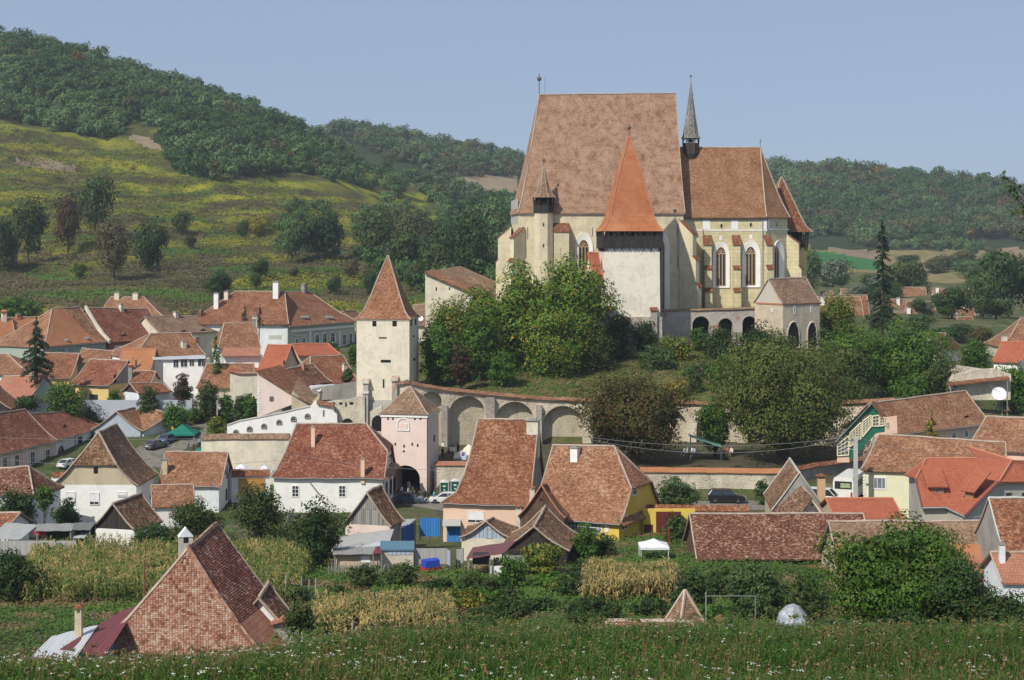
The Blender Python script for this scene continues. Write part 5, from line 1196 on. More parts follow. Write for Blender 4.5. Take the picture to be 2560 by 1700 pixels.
h = H("outbuilding", "tiled lean roof joining the row houses to the garden wall", "outbuilding", (258, 1067), (356, 1077), 288, (281, 1003), (310, 1023), 5.8, M_WHITE2, T_OLD2, Y1=281, group=GB)
h = H("outbuilding", "tile roofed outbuilding with plank wall at the end of the street row", "outbuilding", (356, 1077), (437, 1052), 281, (311, 1024), (390, 1007), 4.6, M_BLUEG, T_OLD2, group=GB)
wallrun("garden_wall", "grey garden wall with tiled coping climbing behind the green market tent", "wall", [(436, 1053, 288), (525, 1022, 298)], 4.5, .5, M_BLUEG, T_GRY)
wallrun("garden_wall", "long weathered grey wall stepping up towards the pink gable", "wall", [(525, 1024, 298), (545, 1026, 298), (600, 1012, 300), (643, 1000, 303)], 4, .5, M_GREYW, M_GUT, .15)
wallrun("garden_wall", "pale blue metal garden fence wall behind the left gardens", "fence", [(128, 1000, 292), (300, 1000, 290), (480, 1000, 290)], 2.0, .12, M_BLUEG)
sheetroof("shed_roof", "grey asbestos roofed shed behind the garden wall", "shed", [(530, 1028, 294), (558, 1023, 294), (518, 990, 299), (476, 992, 299)], M_TIN, backwall=M_WD_GRY)
pr, A, B = prism("pink_gable_wall", "pale pink end wall with white quoins and a small window", "building", [(643, 1044), (729, 1012), (729, 985), (722, 978), (643, 930)], 272, 9, M_PINK, dx=1.5)
hp = HH(); hp.root = pr; hp.pl = {'f': (P(690, 985, 272), Vector((0, -1, 0)), Vector((1, 0, 0)))}
win(hp, 'f', 674, 991, 684, 1003, frame=M_WD_BRN, pane=M_GLASSL)
for i in range(9): win(hp, 'f', 643.5, 970 + i * 7, 649 + (i % 2) * 2.5, 974.5 + i * 7, 'panel', M_FRW, name="quoin")
m = MB(); t0, t1 = P(640, 927, 271.6), P(726, 981, 271.6); b1 = t1 + Vector((2.5, 10, .2)); b0 = t0 + Vector((2.5, 10, .2))
m.grid([[t0.lerp(t1, i / 6) for i in range(7)], [b0.lerp(b1, i / 6) for i in range(7)]], [[(0, i * 1.2) for i in range(7)], [(9, i * 1.2) for i in range(7)]], .2); obj("roof", m, T_OLD, pr)
prism("pointed_wall", "beige wall with crumbling tile coping beside the pink gable", "wall", [(729, 1030), (795, 1012), (800, 984), (776, 1008), (745, 990), (729, 980)], 271, 4, M_BEIGE)
sheetroof("pent_roof", "curved tiled pent roof sagging between pink gable and white wall", "roof", [(728, 985, 271), (790, 1012, 270), (798, 984, 277), (742, 950, 279)], T_GRY, th=.2, posts=(), backwall=None)
pr, A, B = prism("white_wall", "long bright white wall with a row of small dark loopholes", "wall", [(568, 1085), (830, 1085), (942, 1085), (942, 1056), (930, 1055), (923, 1035), (905, 1032), (790, 1008), (782, 1008), (775, 1018), (630, 1055), (568, 1060)], 262, 1.0, M_WHITE)
bpy.data.objects.remove([c for c in kids(pr)][0]); m = MB()
topl = [(568, 1062), (600, 1052), (680, 1037), (735, 1024), (775, 1016), (786, 1003), (790, 1003), (797, 1012), (832, 1019), (835, 1030), (842, 1036), (843, 1057)]
A = [P(x, y, 262) for x, y in topl]; lo = [P(x, 1100, 262) for x, y in topl]
for i in range(len(A) - 1):
 e = Vector((0, 1, 0)); m.face([lo[i], lo[i + 1], A[i + 1], A[i]]); m.face([A[i], A[i + 1], A[i + 1] + e, A[i] + e]); m.face([lo[i + 1] + e, lo[i] + e, A[i] + e, A[i + 1] + e])
m.face([lo[-1], lo[-1] + Vector((0, 1, 0)), A[-1] + Vector((0, 1, 0)), A[-1]])
obj("wall", m, M_WHITE, pr); hw_ = HH(); hw_.root = pr; hw_.pl = {'f': (P(700, 1040, 262), Vector((0, -1, 0)), Vector((1, 0, 0)))}
for x, y in ((584, 1075), (618, 1067), (654, 1060), (692, 1050), (728, 1042), (763, 1035)): win(hw_, 'f', x, y, x + 12, y + 11, 'arch', M_GREYW, M_GLASS, fr=.12, name="loophole")
win(hw_, 'f', 807, 1025, 810.5, 1041, 'cross', M_GREYW, M_GLASS, fr=.08, nx=1, ny=1)
coping(pr, [a + Vector((0, .5, .02)) for a in A[:5]], .6, .08, M_CHGREY)
coping(pr, [P(792, 1010, 262) + Vector((0, .5, .1)), P(833, 1018, 262) + Vector((0, .5, .1))], .9, .5, T_OLD2)
wr, T = wallrun("cream_wall", "long cream courtyard wall with tiled coping left of the big white house", "wall", [(505, 1098, 246), (610, 1096, 245), (725, 1096, 244)], 5.2, .7, M_CREAM, T_GRY, .75)
hc = HH(); hc.root = wr; hc.pl = {'f': (P(600, 1120, 244.9), Vector((0, -1, 0)), Vector((1, 0, 0)))}
win(hc, 'f', 606, 1115, 618, 1127, frame=M_FRW, pane=M_GLASSL)
h = H("house", "white house with beige half-hipped gable and brown mossy roof facing the viewer", "house", (346, 1214), (396, 1184), 213, (246, 1081), (309, 1053), 5.6, M_WHITE, T_BRN, hl=.5, hr=1, over=.35, sag=.13, gable=M_BEIGE, group=GB); HC = h
win(h, 'l', 234, 1167, 245, 1184, 'hole', name="attic_hatch")
wins(h, 'l', [(165, 1229, 189, 1262), (224, 1231, 248, 1262), (294, 1229, 317, 1242)], 'shutter', frame=M_FRW, pane=M_GLASS, dep=.1)
h2m = MB()
h = H("house", "white gabled house with speckled red tile roof and beige chimney", "house", (392, 1212), (552, 1218), 222, (368, 1130), (566, 1131), 5.6, M_WHITE2, T_OLD2, hl=1, hr=1, Y1=222, over=.3, group=GB); chimney(h, 413, .45, 1.7, .65, M_BEIGE, below=2)
wins(h, 'r', [(566, 1164, 568, 1196), (562, 1172, 563.5, 1186), (573, 1166, 575, 1180), (564, 1222, 567, 1250)], 'cross', frame=M_WD_DRK, pane=M_GLASS, nx=1, ny=1); gutter(h)
h = H("lean_to", "low tiled lean-to roof in front of the white gabled house", "outbuilding", (380, 1268), (488, 1264), 209, (363, 1214), (498, 1212), 4, M_WHITE, T_OLD2, over=.3, group=GB)
h = H("gate_house", "tiled gateway top with honey coloured wooden gate", "gate", (578, 1190), (676, 1187), 229, (580, 1176), (680, 1174), .9, M_WHITE2, T_OLD, hl=1, hr=1, over=.25, og=.05, sag=0, group=GB)
win(h, 'f', 596, 1195, 662, 1240, 'panel', M_WD_YEL, name="wooden_gate", dep=.08)
m = MB(); p0, n, t = h.pl['f']; a = onplane(632, 1200, p0, n) + n * .12; b = onplane(602, 1232, p0, n) + n * .12; m.tube([a, b], .08, 4); c = onplane(660, 1232, p0, n) + n * .12; m.tube([a, c], .08, 4); obj("gate_brace", m, M_WD_YEL, h.root)
wallrun("stub_wall", "small whitewashed wall stub with tiled top at left of the beige gabled house", "wall", [(130, 1190, 222), (165, 1189, 222)], 2.4, .4, M_WHITE, T_OLD, .5)
h = H("house", "large white house with broad red-brown hipped roof and two thin chimneys", "house", (678, 1197), (961, 1191), 222, (742, 1059), (916, 1060), 7.2, M_WHITE, T_RED, hl=0, hr=.55, Y1=221.5, over=.4, sag=.12, amp=.09, group=GB); HF = h
wins(h, 'f', [(729, 1213, 748, 1243), (846, 1213, 865, 1243)], frame=M_FRW, pane=M_GLASS, nx=2, ny=3, fr=.12); chimney(h, 783, .66, 4.2 - 1.8, .5, M_PEACH, below=1.5); chimney(h, 907, .06, 2.2, .5, M_PEACH)
wins(h, 'r', [(963.5, 1206, 968, 1242), (974, 1198, 979, 1236), (983, 1192, 988, 1230), (972, 1138, 978, 1168)], frame=M_WD_DRK, pane=M_GLASS, nx=1, ny=2, fr=.1); gutter(h)
m = MB(); p0, n, t = h.pl['r']; s0 = h.rp(h.L - .3, .2, .03); s1 = h.rp(h.L - .3, 2 * h.sp - .2, .03)
m.grid([[s0 + n * .9 - Vector((0, 0, .3)), s1 + n * .9 - Vector((0, 0, .3))], [s0 + Vector((0, 0, .3)), s1 + Vector((0, 0, .3))]], [[(0, 0), (13, 0)], [(0, 1), (13, 1)]], .12); obj("pent_roof", m, T_GRY, h.root)
m = MB(); m.tube([onplane(776, 1206, h.pl['f'][0], h.pl['f'][1]) + Vector((0, -.3, 0)), onplane(794, 1229, h.pl['f'][0], h.pl['f'][1]) + Vector((0, -.3, 0))], .1, 5); obj("spout", m, M_WD_GRY, h.root)
h = H("house", "peach house under the steepest tall red roof with flared left eave", "house", (1100, 1258), (1322, 1262), 200, (1196, 1048), (1353, 1050), 6.6, M_PEACH, T_OLD, hl=0, hr=1, Y1=198, fp=.42, over=.4, sag=.15, amp=.06, gable=M_GREYW, group=GB); HP = h
gutter(h); chimney(h, 1333, .96, .5, 1.4, M_CREAM, below=4)
win(h, 'f', 1169, 1278, 1210, 1307, 'shutter', frame=M_FRW, pane=M_GLASS); win(h, 'f', 1117, 1311, 1151, 1361, 'panel', M_WD_BLUE, name="door")
for x in (1121, 1127, 1136, 1142):
 for y in (1317, 1325, 1333): win(h, 'f', x, y, x + 4, y + 6, 'cross', M_WD_BLUE, M_GLASSL, nx=1, ny=1, fr=.02, name="door_pane", dep=.1)
win(h, 'f', 1102, 1356, 1116, 1366, 'panel', M_PLINTH, name="plinth")
m = MB(); p = onplane(1107, 1308, h.pl['f'][0], h.pl['f'][1]); q = onplane(1152, 1308, h.pl['f'][0], h.pl['f'][1]); m.grid([[p + Vector((0, -1.2, -.1)), q + Vector((0, -1.2, -.1))], [p + Vector((0, 0, .5)), q + Vector((0, 0, .5))]], [[(0, 0), (2, 0)], [(0, 1), (2, 1)]], .06); obj("door_canopy", m, M_TIN, h.root)
h = H("house", "bright yellow house with half-hipped tile roof and white gable window", "house", (1322, 1301), (1550, 1300), 193, (1350, 1111), (1536, 1113), 6.6, M_YEL, T_OLD2, hl=1, hr=.52, Y1=188, over=.45, sag=.12, amp=.05, group=GB); HY = h
win(h, 'r', 1580, 1212, 1592, 1239, 'cross', M_FRW, M_GLASS, nx=1, ny=2, fr=.12); win(h, 'r', 1553, 1289, 1568, 1325, 'cross', M_FRW, M_GLASS, nx=2, ny=1, fr=.14)
chimney(h, 1438, .87, 1.0, .9, M_WHITE, below=2.5); gutter(h)
m = MB(); p0, n, t = h.pl['r']; s0 = h.rp(h.L - .3, .1, .02); s1 = h.rp(h.L - .3, 2 * h.sp - .1, .02)
m.grid([[s0 + n * .8 - Vector((0, 0, .25)), s1 + n * .8 - Vector((0, 0, .25))], [s0 + Vector((0, 0, .35)), s1 + Vector((0, 0, .35))]], [[(0, 0), (13, 0)], [(0, 1), (13, 1)]], .12); obj("pent_roof", m, T_OLD2, h.root)
win(h, 'f', 1418, 1304, 1505, 1330, 'cross', M_FRW, M_GLASSL, nx=9, ny=2, fr=.1, name="glazed_porch")
win(h, 'f', 1512, 1306, 1522, 1330, 'panel', M_FRW, name="door")
h = H("shed", "brown boarded gable shed against the tall peach roof's right side", "shed", (1413, 1291), (1425, 1290), 186, (1373, 1201), (1387, 1196), 2.7, M_WD_BRN, T_BRN, gable=M_WD_BRN, Y1=188.5, over=.2, ridge=M_RIDGEO, group=GB); win(h, 'l', 1350, 1246, 1355, 1252, 'hole', name="hatch")
h = H("shed", "pale blue boarded gable shed with dark wavy tile roof", "shed", (1282, 1346), (1297, 1316), 178, (1228, 1284), (1261, 1248), 2.85, M_CREAM, T_BRN, gable=M_WD_LB, over=.2, sag=.16, group=GB)
win(h, 'l', 1214, 1321, 1232, 1346, 'cross', M_WD_LB, M_WD_LB, nx=1, ny=1, fr=.05, name="hatch_door")
m = MB()
h = H("barn", "dark timber barn with brown tile roof covered by climbing plants", "barn", (1424, 1377), (1448, 1336), 168, (1339, 1312), (1367, 1262), 3.6, M_WD_BLK, T_BRN, gable=M_WD_BLK, over=.3, sag=.14, group=GB)
h = H("barn", "weathered grey plank gable barn with lumpy brown tile roof", "barn", (978, 1317), (1012, 1301), 186, (911, 1233), (936, 1219), 2.9, M_PINK, T_BRN, gable=M_WD_GRY, over=.25, sag=.1, amp=.12, group=GB)
h = H("barn", "black boarded gable barn with whitewashed base at left", "barn", (338, 1326), (408, 1302), 183, (283, 1259), (351, 1234), 2.75, M_WHITE, T_BRN, gable=M_WD_BLK, over=.25, sag=.1, group=GB)
h = H("barn", "very long barn with dark lichen-spotted red roof at lower right", "barn", (1742, 1398), (2190, 1395), 168, (1735, 1285), (2168, 1284), 5.4, M_WD_BRN, T_DRK, Y1=168.5, over=.5, sag=.05, amp=.05, group=GB)
h = H("house", "brown tiled steep gable house with grey parapet behind the long barn", "house", (2069, 1278), (2040, 1237), 190, (2001, 1186), (1979, 1153), 3.15, M_BEIGE, T_BRN, gable=M_GREYW, over=.2, og=.1, sag=.02, ridge=M_CHGREY, group=GB)
h = H("outbuilding", "small cream gable with two vent holes under the grey parapet gable", "outbuilding", (2115, 1330), (2088, 1300), 184, (2030, 1243), (2002, 1216), 3.9, M_BEIGE, T_BRN, over=.15, og=.1, gable=M_CREAM, group=GB)
m = MB(); q = [P(1924, 1286, 181), P(1998, 1290, 178), P(2031, 1244, 181), P(2001, 1214, 187)]; m.grid([[q[0], q[1]], [q[3], q[2]]], [[(0, 0), (4, 0)], [(0, 5), (4, 5)]], .15); obj("lower_roof", m, T_BRN, h.root)
for x, y in ((2027, 1261), (2015, 1279), (2038, 1279)): win(h, 'l', x, y, x + 4, y + 3.5, 'hole', name="vent_hole")
wr, T = wallrun("courtyard_wall", "tiled low wall with mottled coping between yellow house and brown gable", "wall", [(1612, 1274, 196), (1760, 1275, 196), (1870, 1276, 196)], 3, .9, M_WHITE2, T_OLD, .6)
wr, T = wallrun("yellow_gate_wall", "yellow gateway wall with large maroon wooden gate", "wall", [(1607, 1272, 194), (1737, 1272, 194)], 4.5, .4, M_YEL, None); hg = HH(); hg.root = wr; hg.pl = {'f': (P(1650, 1300, 193.8), Vector((0, -1, 0)), Vector((1, 0, 0)))}
win(hg, 'f', 1640, 1279, 1702, 1362, 'panel', M_WD_MAR, name="gate"); win(hg, 'f', 1610, 1311, 1632, 1362, 'panel', M_WD_MAR, name="gate_door")
wallrun("yard_wall", "long rubble wall with smooth red coping behind the black car", "wall", [(1600, 1178, 217.5), (1780, 1180, 218), (1955, 1182, 218)], 4.5, .6, M_STONE3, T_ORG, .55)
wallrun("yard_wall", "stone wall with pinkish coping beside the portable toilets", "wall", [(1086, 1162, 238.5), (1170, 1162, 238.5), (1250, 1162, 238.5)], 4.5, .7, M_STONE3, T_PNK, .5)
wallrun("yard_wall", "dark shaded wall with brown coping behind the white bus", "wall", [(1955, 1182, 218), (2040, 1165, 224), (2170, 1148, 232)], 4.5, .6, M_GREYW, T_OLD, .5)
h = H("house", "pale yellow house with white quoins and wide three-pane window", "house", (2152, 1173), (2520, 1188), 200, (2197, 1084), (2486, 1106), 6.2, M_LYEL, T_OLD2, hl=0, hr=1, Y1=196, over=.4, group=GB)
win(h, 'f', 2182, 1192, 2216, 1224, 'cross', M_FRW, M_GLASSL, nx=3, ny=1, fr=.16)
for i in range(8):
 win(h, 'f', 2157, 1180 + i * 7.4, 2161 + (i % 2) * 2.5, 1185 + i * 7.4, 'panel', M_FRW, name="quoin")
h = H("house", "long tiled house carrying the white satellite dish, right of the green stair", "house", (2236, 1085), (2480, 1058), 234, (2179, 1009), (2507, 968), 4.7, M_PEACH, T_OLD2, hl=1, hr=0, Y1=None, over=.5, group=GB); HD = h
wins(h, 'f', [(2378, 1080, 2389, 1098), (2410, 1074, 2420, 1094)], 'arch', frame=M_FRW, fr=.14); eyelid(h, 2416, .3, 1.6, .35); eyelid(h, 2524 - 4, .3, 1.6, .3); gutter(h); eyelid(h, 2320, .2, 1.6, .3)
h = H("house", "mottled tile roof at the right edge below the dish house", "house", (2412, 1122), (2640, 1135), 218, (2466, 1042), (2620, 1046), 6, M_PEACH, T_OLD2, hl=0, Y1=214, group=GB)
def greenstair():
 root = thing("covered_stair", "green timber covered stairway with cream lattice windows descending left", "stairway", P(2140, 1150, 222))
 f = lambda x, y, Y=222: P(x, y, Y); th = Vector((.2, 1.6, 0))
 def slab(pts, mat, nm, d=Vector((.1, .5, 0))):
  A = [f(*p) for p in pts]; B = [a + d for a in A]; m = MB(); m.face(A); m.face(B[::-1])
  for i in range(len(A)):
   j = (i + 1) % len(A); m.face([A[i], A[j], B[j], B[i]])
  return obj(nm, m, mat, root)
 slab([(2180, 1011), (2204, 1040), (2165, 1038), (2096, 1106), (2094, 1102)], M_WD_GRN, "gable_boarding")
 slab([(2124, 1128), (2182, 1067), (2212, 1066), (2212, 1080), (2190, 1083), (2146, 1132), (2140, 1148), (2124, 1148)], M_WD_GRN, "stair_boarding")
 def lattice(x0, yt0, yt1, x1, yb0, yb1, nx, ny):
  m = MB()
  tl, tr, bl, br = f(x0, yt0, 221.9), f(x1, yt1, 221.9), f(x0, yb0, 221.9), f(x1, yb1, 221.9)
  def q(u, v): return (bl.lerp(br, u)).lerp(tl.lerp(tr, u), v)
  for i in range(nx + 1): m.tube([q(i / nx, 0), q(i / nx, 1)], .09 if i in (0, nx) else .045, 4)
  for j in range(ny + 1): m.tube([q(0, j / ny), q(1, j / ny)], .09 if j in (0, ny) else .045, 4)
  w_ = obj("window", m, M_FRC, root); g = MB(); e = Vector((0, .12, 0)); g.face([bl + e, br + e, tr + e, tl + e]); obj("pane", g, M_GLASSL, w_)
 lattice(2182, 1041, 1038, 2198, 1066, 1066, 2, 3); lattice(2157, 1053, 1038, 2178, 1092, 1067, 3, 6); lattice(2125, 1083, 1056, 2153, 1117, 1096, 4, 6) ; lattice(2094, 1112, 1090, 2122, 1140, 1138, 3, 4); lattice(2200, 1044, 1044, 2211, 1066, 1064, 2, 3)
 slab([(2094, 1140), (2123, 1140), (2123, 1156), (2092, 1156)], M_PEACH, "base_wall")
 m = MB(); a, b = f(2090, 1106), f(2180, 1009); d = Vector((1.2, 4.2, 0)); o = Vector((-.2, -.5, .1)); m.grid([[a + o, b + o], [a + d, b + d]], [[(0, 0), (8, 0)], [(0, 4), (8, 4)]], .1); obj("roof", m, M_TIN, root)
 a, b = f(2180, 1009), f(2208, 1044); m = MB(); m.grid([[a + o, b + o], [a + d, b + d]], [[(0, 0), (2, 0)], [(0, 4), (2, 4)]], .1); obj("roof", m, T_OLD2, root)
 slab([(2212, 1044), (2242, 1040), (2244, 1084), (2212, 1084)], M_PEACH, "end_wall", Vector((.1, .4, 0)))
 hh = HH(); hh.root = root; hh.pl = {'f': (f(2225, 1060), Vector((0, -1, 0)), Vector((1, 0, 0)))}; win(hh, 'f', 2215, 1055, 2223, 1071, frame=M_FRC, pane=M_GLASS)
greenstair()
def orange_house():
 root = thing("modern_house", "modern grey house with bright orange roofs, two dormers and red verges", "house", P(2380, 1300, 184), GB)
 R1, R2 = P(2315, 1146, 188), P(2440, 1145, 188); E1, E2 = P(2305, 1268, 182), P(2365, 1267, 182); HB, HF_ = P(2262, 1188, 191), P(2289, 1197, 184.5)
 T1, T2, G1, G2 = P(2418, 1115, 194), P(2530, 1150, 186), P(2497, 1204, 182), P(2412, 1290, 177); Q = Vector((0, 0, 1))
 def slab(pts, mat=T_NEW, th=.22, nm="roof"):
  m = MB(); n = (pts[1] - pts[0]).cross(pts[2] - pts[0]).normalized(); n = -n if n.z < 0 else n; B = [p - n * th for p in pts]
  m.face(pts); m.face(B[::-1])
  for i in range(len(pts)): j = (i + 1) % len(pts); m.face([pts[j], pts[i], B[i], B[j]])
  return obj(nm, m, mat, root)
 slab([E1, E2, R2, R1, HF_]); slab([HF_, R1, HB], nm="hip_roof"); slab([E2, G2, G1, T2, T1, R2]); slab([G1 + Vector((.05, 0, 0)), P(2600, 1204, 184), P(2600, 1152, 190), T2 + Vector((.05, 0, 0))], nm="end_roof")
 m = MB(); m.tube([R1, R2], .13, 5); m.tube([T1, T2], .13, 5); m.tube([T2, G1], .13, 5); m.tube([R1, HF_], .12, 5); m.tube([R1, HB], .12, 5); obj("ridge_tiles", m, M_RIDGEO, root)
 for a_, b_, r_ in ((HF_, E1, .12), (G2, G1, .16), (HF_, HB, .09)): m = MB(); m.tube([a_, b_], r_, 4); obj("verge_board", m, M_TINM, root)
 m = MB(); m.tube([E1 - Q * .1, E2 - Q * .1], .1, 5); m.tube([E2 - Q * .1, G2 - Q * .1], .1, 5); obj("gutter", m, M_GUT, root)
 z0 = 1.5; k = Vector((.25, .5, -.15)); a, b, c, d, e = HB + Vector((.5, .1, -.2)), HF_ + k, E1 + k, E2 + k, G2 + Vector((0, .7, -.2)); f = G1 + Vector((.2, .6, -.3)); g = P(2600, 1206, 184.6)
 lo = lambda p: Vector((p.x, p.y, z0)); m = MB()
 m.face([lo(a), lo(c), c, b, a]); m.face([lo(c), lo(d), d, c]); m.face([lo(d), lo(e), e, d]); m.face([lo(e), lo(f), f, e]); m.face([lo(f), lo(g), g, f]); obj("wall", m, M_GREYH, root)
 hh = HH(); hh.root = root; hh.pl = {'l': plane_of(a, c), 'f': plane_of(d, e), 'g': plane_of(f, g), 'r': plane_of(e, f)}
 win(hh, 'l', 2280, 1208, 2285, 1230, nx=1, ny=1, frame=M_GREYW); win(hh, 'g', 2513, 1231, 2530, 1243, nx=1, ny=1, frame=M_GREYW); win(hh, 'g', 2553, 1230, 2572, 1243, nx=1, ny=1, frame=M_GREYW)
 win(hh, 'r', 2432, 1286, 2495, 1290, 'panel', M_FRW, name="white_band")
 def dorm(px, pyt, pyb, Y, wd, dirx, diry):
  c = P(px, pyb, Y); s = Y / F; d = Vector((dirx, diry, 0)).normalized(); n = Vector((-d.y, d.x, 0)); W = wd; Hh = (pyb - pyt) * s; o = c - d * W / 2
  m = MB(); m.box(o - Q * .3, d * W, n * 3, Q * (Hh + .3)); r = obj("dormer", m, M_WD_BRN, root); m = MB(); m.box(o + d * .12 - n * .05, d * (W - .24), n * .06, Q * Hh); obj("pane", m, M_GLASSL, r)
  for k_ in range(4): m = MB(); m.box(o + d * ((W - .1) * k_ / 3) - n * .1, d * .11, n * .06, Q * Hh); obj("frame", m, M_FRO, r)
  m = MB(); m.box(o - n * .11, d * W, n * .06, Q * .12); obj("sill", m, M_FRO, r)
  m = MB(); a = o - d * .4 - n * .45 + Q * Hh; b_ = a + d * (W + .8); up = n * 3.3 + Q * 1.9; m.grid([[a, b_], [a + up, b_ + up]], [[(0, 0), (W, 0)], [(0, 4), (W, 4)]], .14); obj("dormer_roof", m, T_NEW, r)
 dorm(2342, 1214, 1238, 183.6, 1.45, 1, 0); dorm(2424, 1226, 1247, 180.3, 1.0, .55, -.6)
orange_house()
h = H("outbuilding", "low plain orange roof in front of the pale yellow house", "outbuilding", (2088, 1298), (2260, 1296), 180, (2086, 1246), (2258, 1246), 4, M_BEIGE, T_NEW, over=.3, sag=.02, amp=.01, ridge=M_RIDGEO, group=GB); gutter(h)
h = H("barn", "long low barn roof with bands of grey, orange and pink tiles", "barn", (2100, 1434), (2496, 1434), 156, (2100, 1304), (2488, 1303), 5.6, M_BEIGE, T_GRY, hl=1, hr=1, over=.4, sag=.03, group=GB)
for t0, t1, mt, nm in ((.0, .36, T_PNK, "pink_tiles"), (.36, .56, T_ORG, "orange_tiles")):
 m = MB(); m.grid([[h.rp(h.L * j / 30, h.sp * t, t) + Vector((0, -.03, .07)) for j in range(31)] for t in (t0, (t0 + t1) / 2, t1)], [[(h.L * j / 30, t * 8) for j in range(31)] for t in (t0, (t0 + t1) / 2, t1)], .04); obj(nm, m, mt, h.roof)
sheetroof("red_tin_strip", "dark red tin lean-to below the banded roof at lower right", "lean-to", [(2350, 1455, 148), (2472, 1455, 148), (2472, 1436, 150), (2350, 1436, 150)], M_TINR)
h = H("house", "grey gabled old house with crumbling white verge at the right edge", "house", (2515, 1392), (2700, 1392), 150, (2500, 1245), (2690, 1245), 5.5, M_GREYW, T_OLD, Y1=150, over=.3, og=.1, ridge=M_CHGREY, group=GB)
h = H("house", "small white house with pinkish interlocking tile roof at the right edge", "house", (2505, 1456), (2700, 1456), 140, (2492, 1382), (2690, 1381), 3.4, M_WHITE2, T_PNK, Y1=140, over=.3, sag=.02, group=GB); chimney(h, 2505, .7, 1.4, .45, M_WHITE2, below=1.5)
prism("ruined_wall", "ruined pale wall with broken tile coping right of the big green trees", "wall", [(2365, 1000), (2526, 1000), (2528, 935), (2490, 922), (2440, 925), (2385, 938), (2372, 948)], 262, 1.4, M_STONE3)
sheetroof("broken_coping", "old tiles lying along the ruined pale wall's top", "roof", [(2370, 962, 260.5), (2525, 946, 260.5), (2510, 932, 264), (2372, 946, 264)], T_OLD, th=.2, posts=())
prism("round_bastion_wall", "sunlit stone wall section above the ruined coping at right", "wall", [(2375, 950), (2515, 945), (2480, 926), (2400, 915), (2378, 915)], 268, 2, M_ARCH)
h = H("house", "small orange roofed house with white gable at the right edge", "house", (2478, 905), (2550, 906), 330, (2463, 853), (2538, 852), 4.6, M_WHITE, T_NEW, Y1=326, hl=1, hr=1, group=GB, ridge=M_RIDGEO, gable=M_WHITE)
h = H("house", "big steep tiled roof partly outside the right edge", "house", (2505, 868), (2640, 868), 350, (2552, 796), (2640, 796), 7, M_CREAM, T_OLD2, hl=0, group=GB); chimney(h, 2503 + 8, .1, 2, 1, M_CREAM)
h = H("house", "white edged tile roof with small chimney right of the big green trees", "house", (2312, 876), (2342, 873), 340, (2316, 832), (2366, 833), 5, M_PINK, T_OLD, hr=0, Y1=338, zb=10, group=GB); chimney(h, 2320, .5, 1.2, .8, M_WHITE)
pr, A, B = prism("sloping_house", "white building with sloping stone-edged roof behind the yellow-green trees", "building", [(1063, 850), (1250, 850), (1250, 762), (1190, 738), (1110, 705), (1063, 684)], 322, 9, M_CREAM, dx=3)
m = MB(); t = [P(x, y, 321.6) for x, y in ((1061, 680), (1110, 701), (1190, 735), (1252, 760))]; d = Vector((6.5, 11, 1.0)); m.grid([t, [p + d for p in t]], [[(0, i * 4) for i in range(4)], [(12, i * 4) for i in range(4)]], .3); obj("roof", m, T_GRY, pr)
m = MB(); c_ = [P(x, y, 321.6) for x, y in ((1062, 680), (1112, 702), (1195, 738))]; m.grid([[p + Vector((0, -.2, .1)) for p in c_], [p + Vector((1.2, 2.5, .45)) for p in c_]], [[(0, i * 4) for i in range(3)], [(2, i * 4) for i in range(3)]], .3); obj("coping", m, T_OLD2, pr)
hs = HH(); hs.root = pr; hs.pl = {'f': (P(1100, 730, 322), Vector((0, -1, 0)), Vector((1, 0, 0)))}
for x0, y0, x1, y1 in ((1089, 718, 1091, 727), (1122, 718, 1124, 725)): win(hs, 'f', x0, y0, x1, y1, 'hole', name="slit_window")
h = H("house", "small yellow gabled house squeezed between school and tall tower", "house", (893, 806), (925, 800), 400, (883, 774), (920, 772), 3.5, M_YEL2, T_OLD2, gable=M_YEL2, zb=12, group=GB)
h = H("house", "grey roof piece just right of the tall tower", "house", (1030, 815), (1080, 815), 380, (1022, 762), (1080, 760), 8, M_CREAM, T_GRY, zb=12, group=GB)
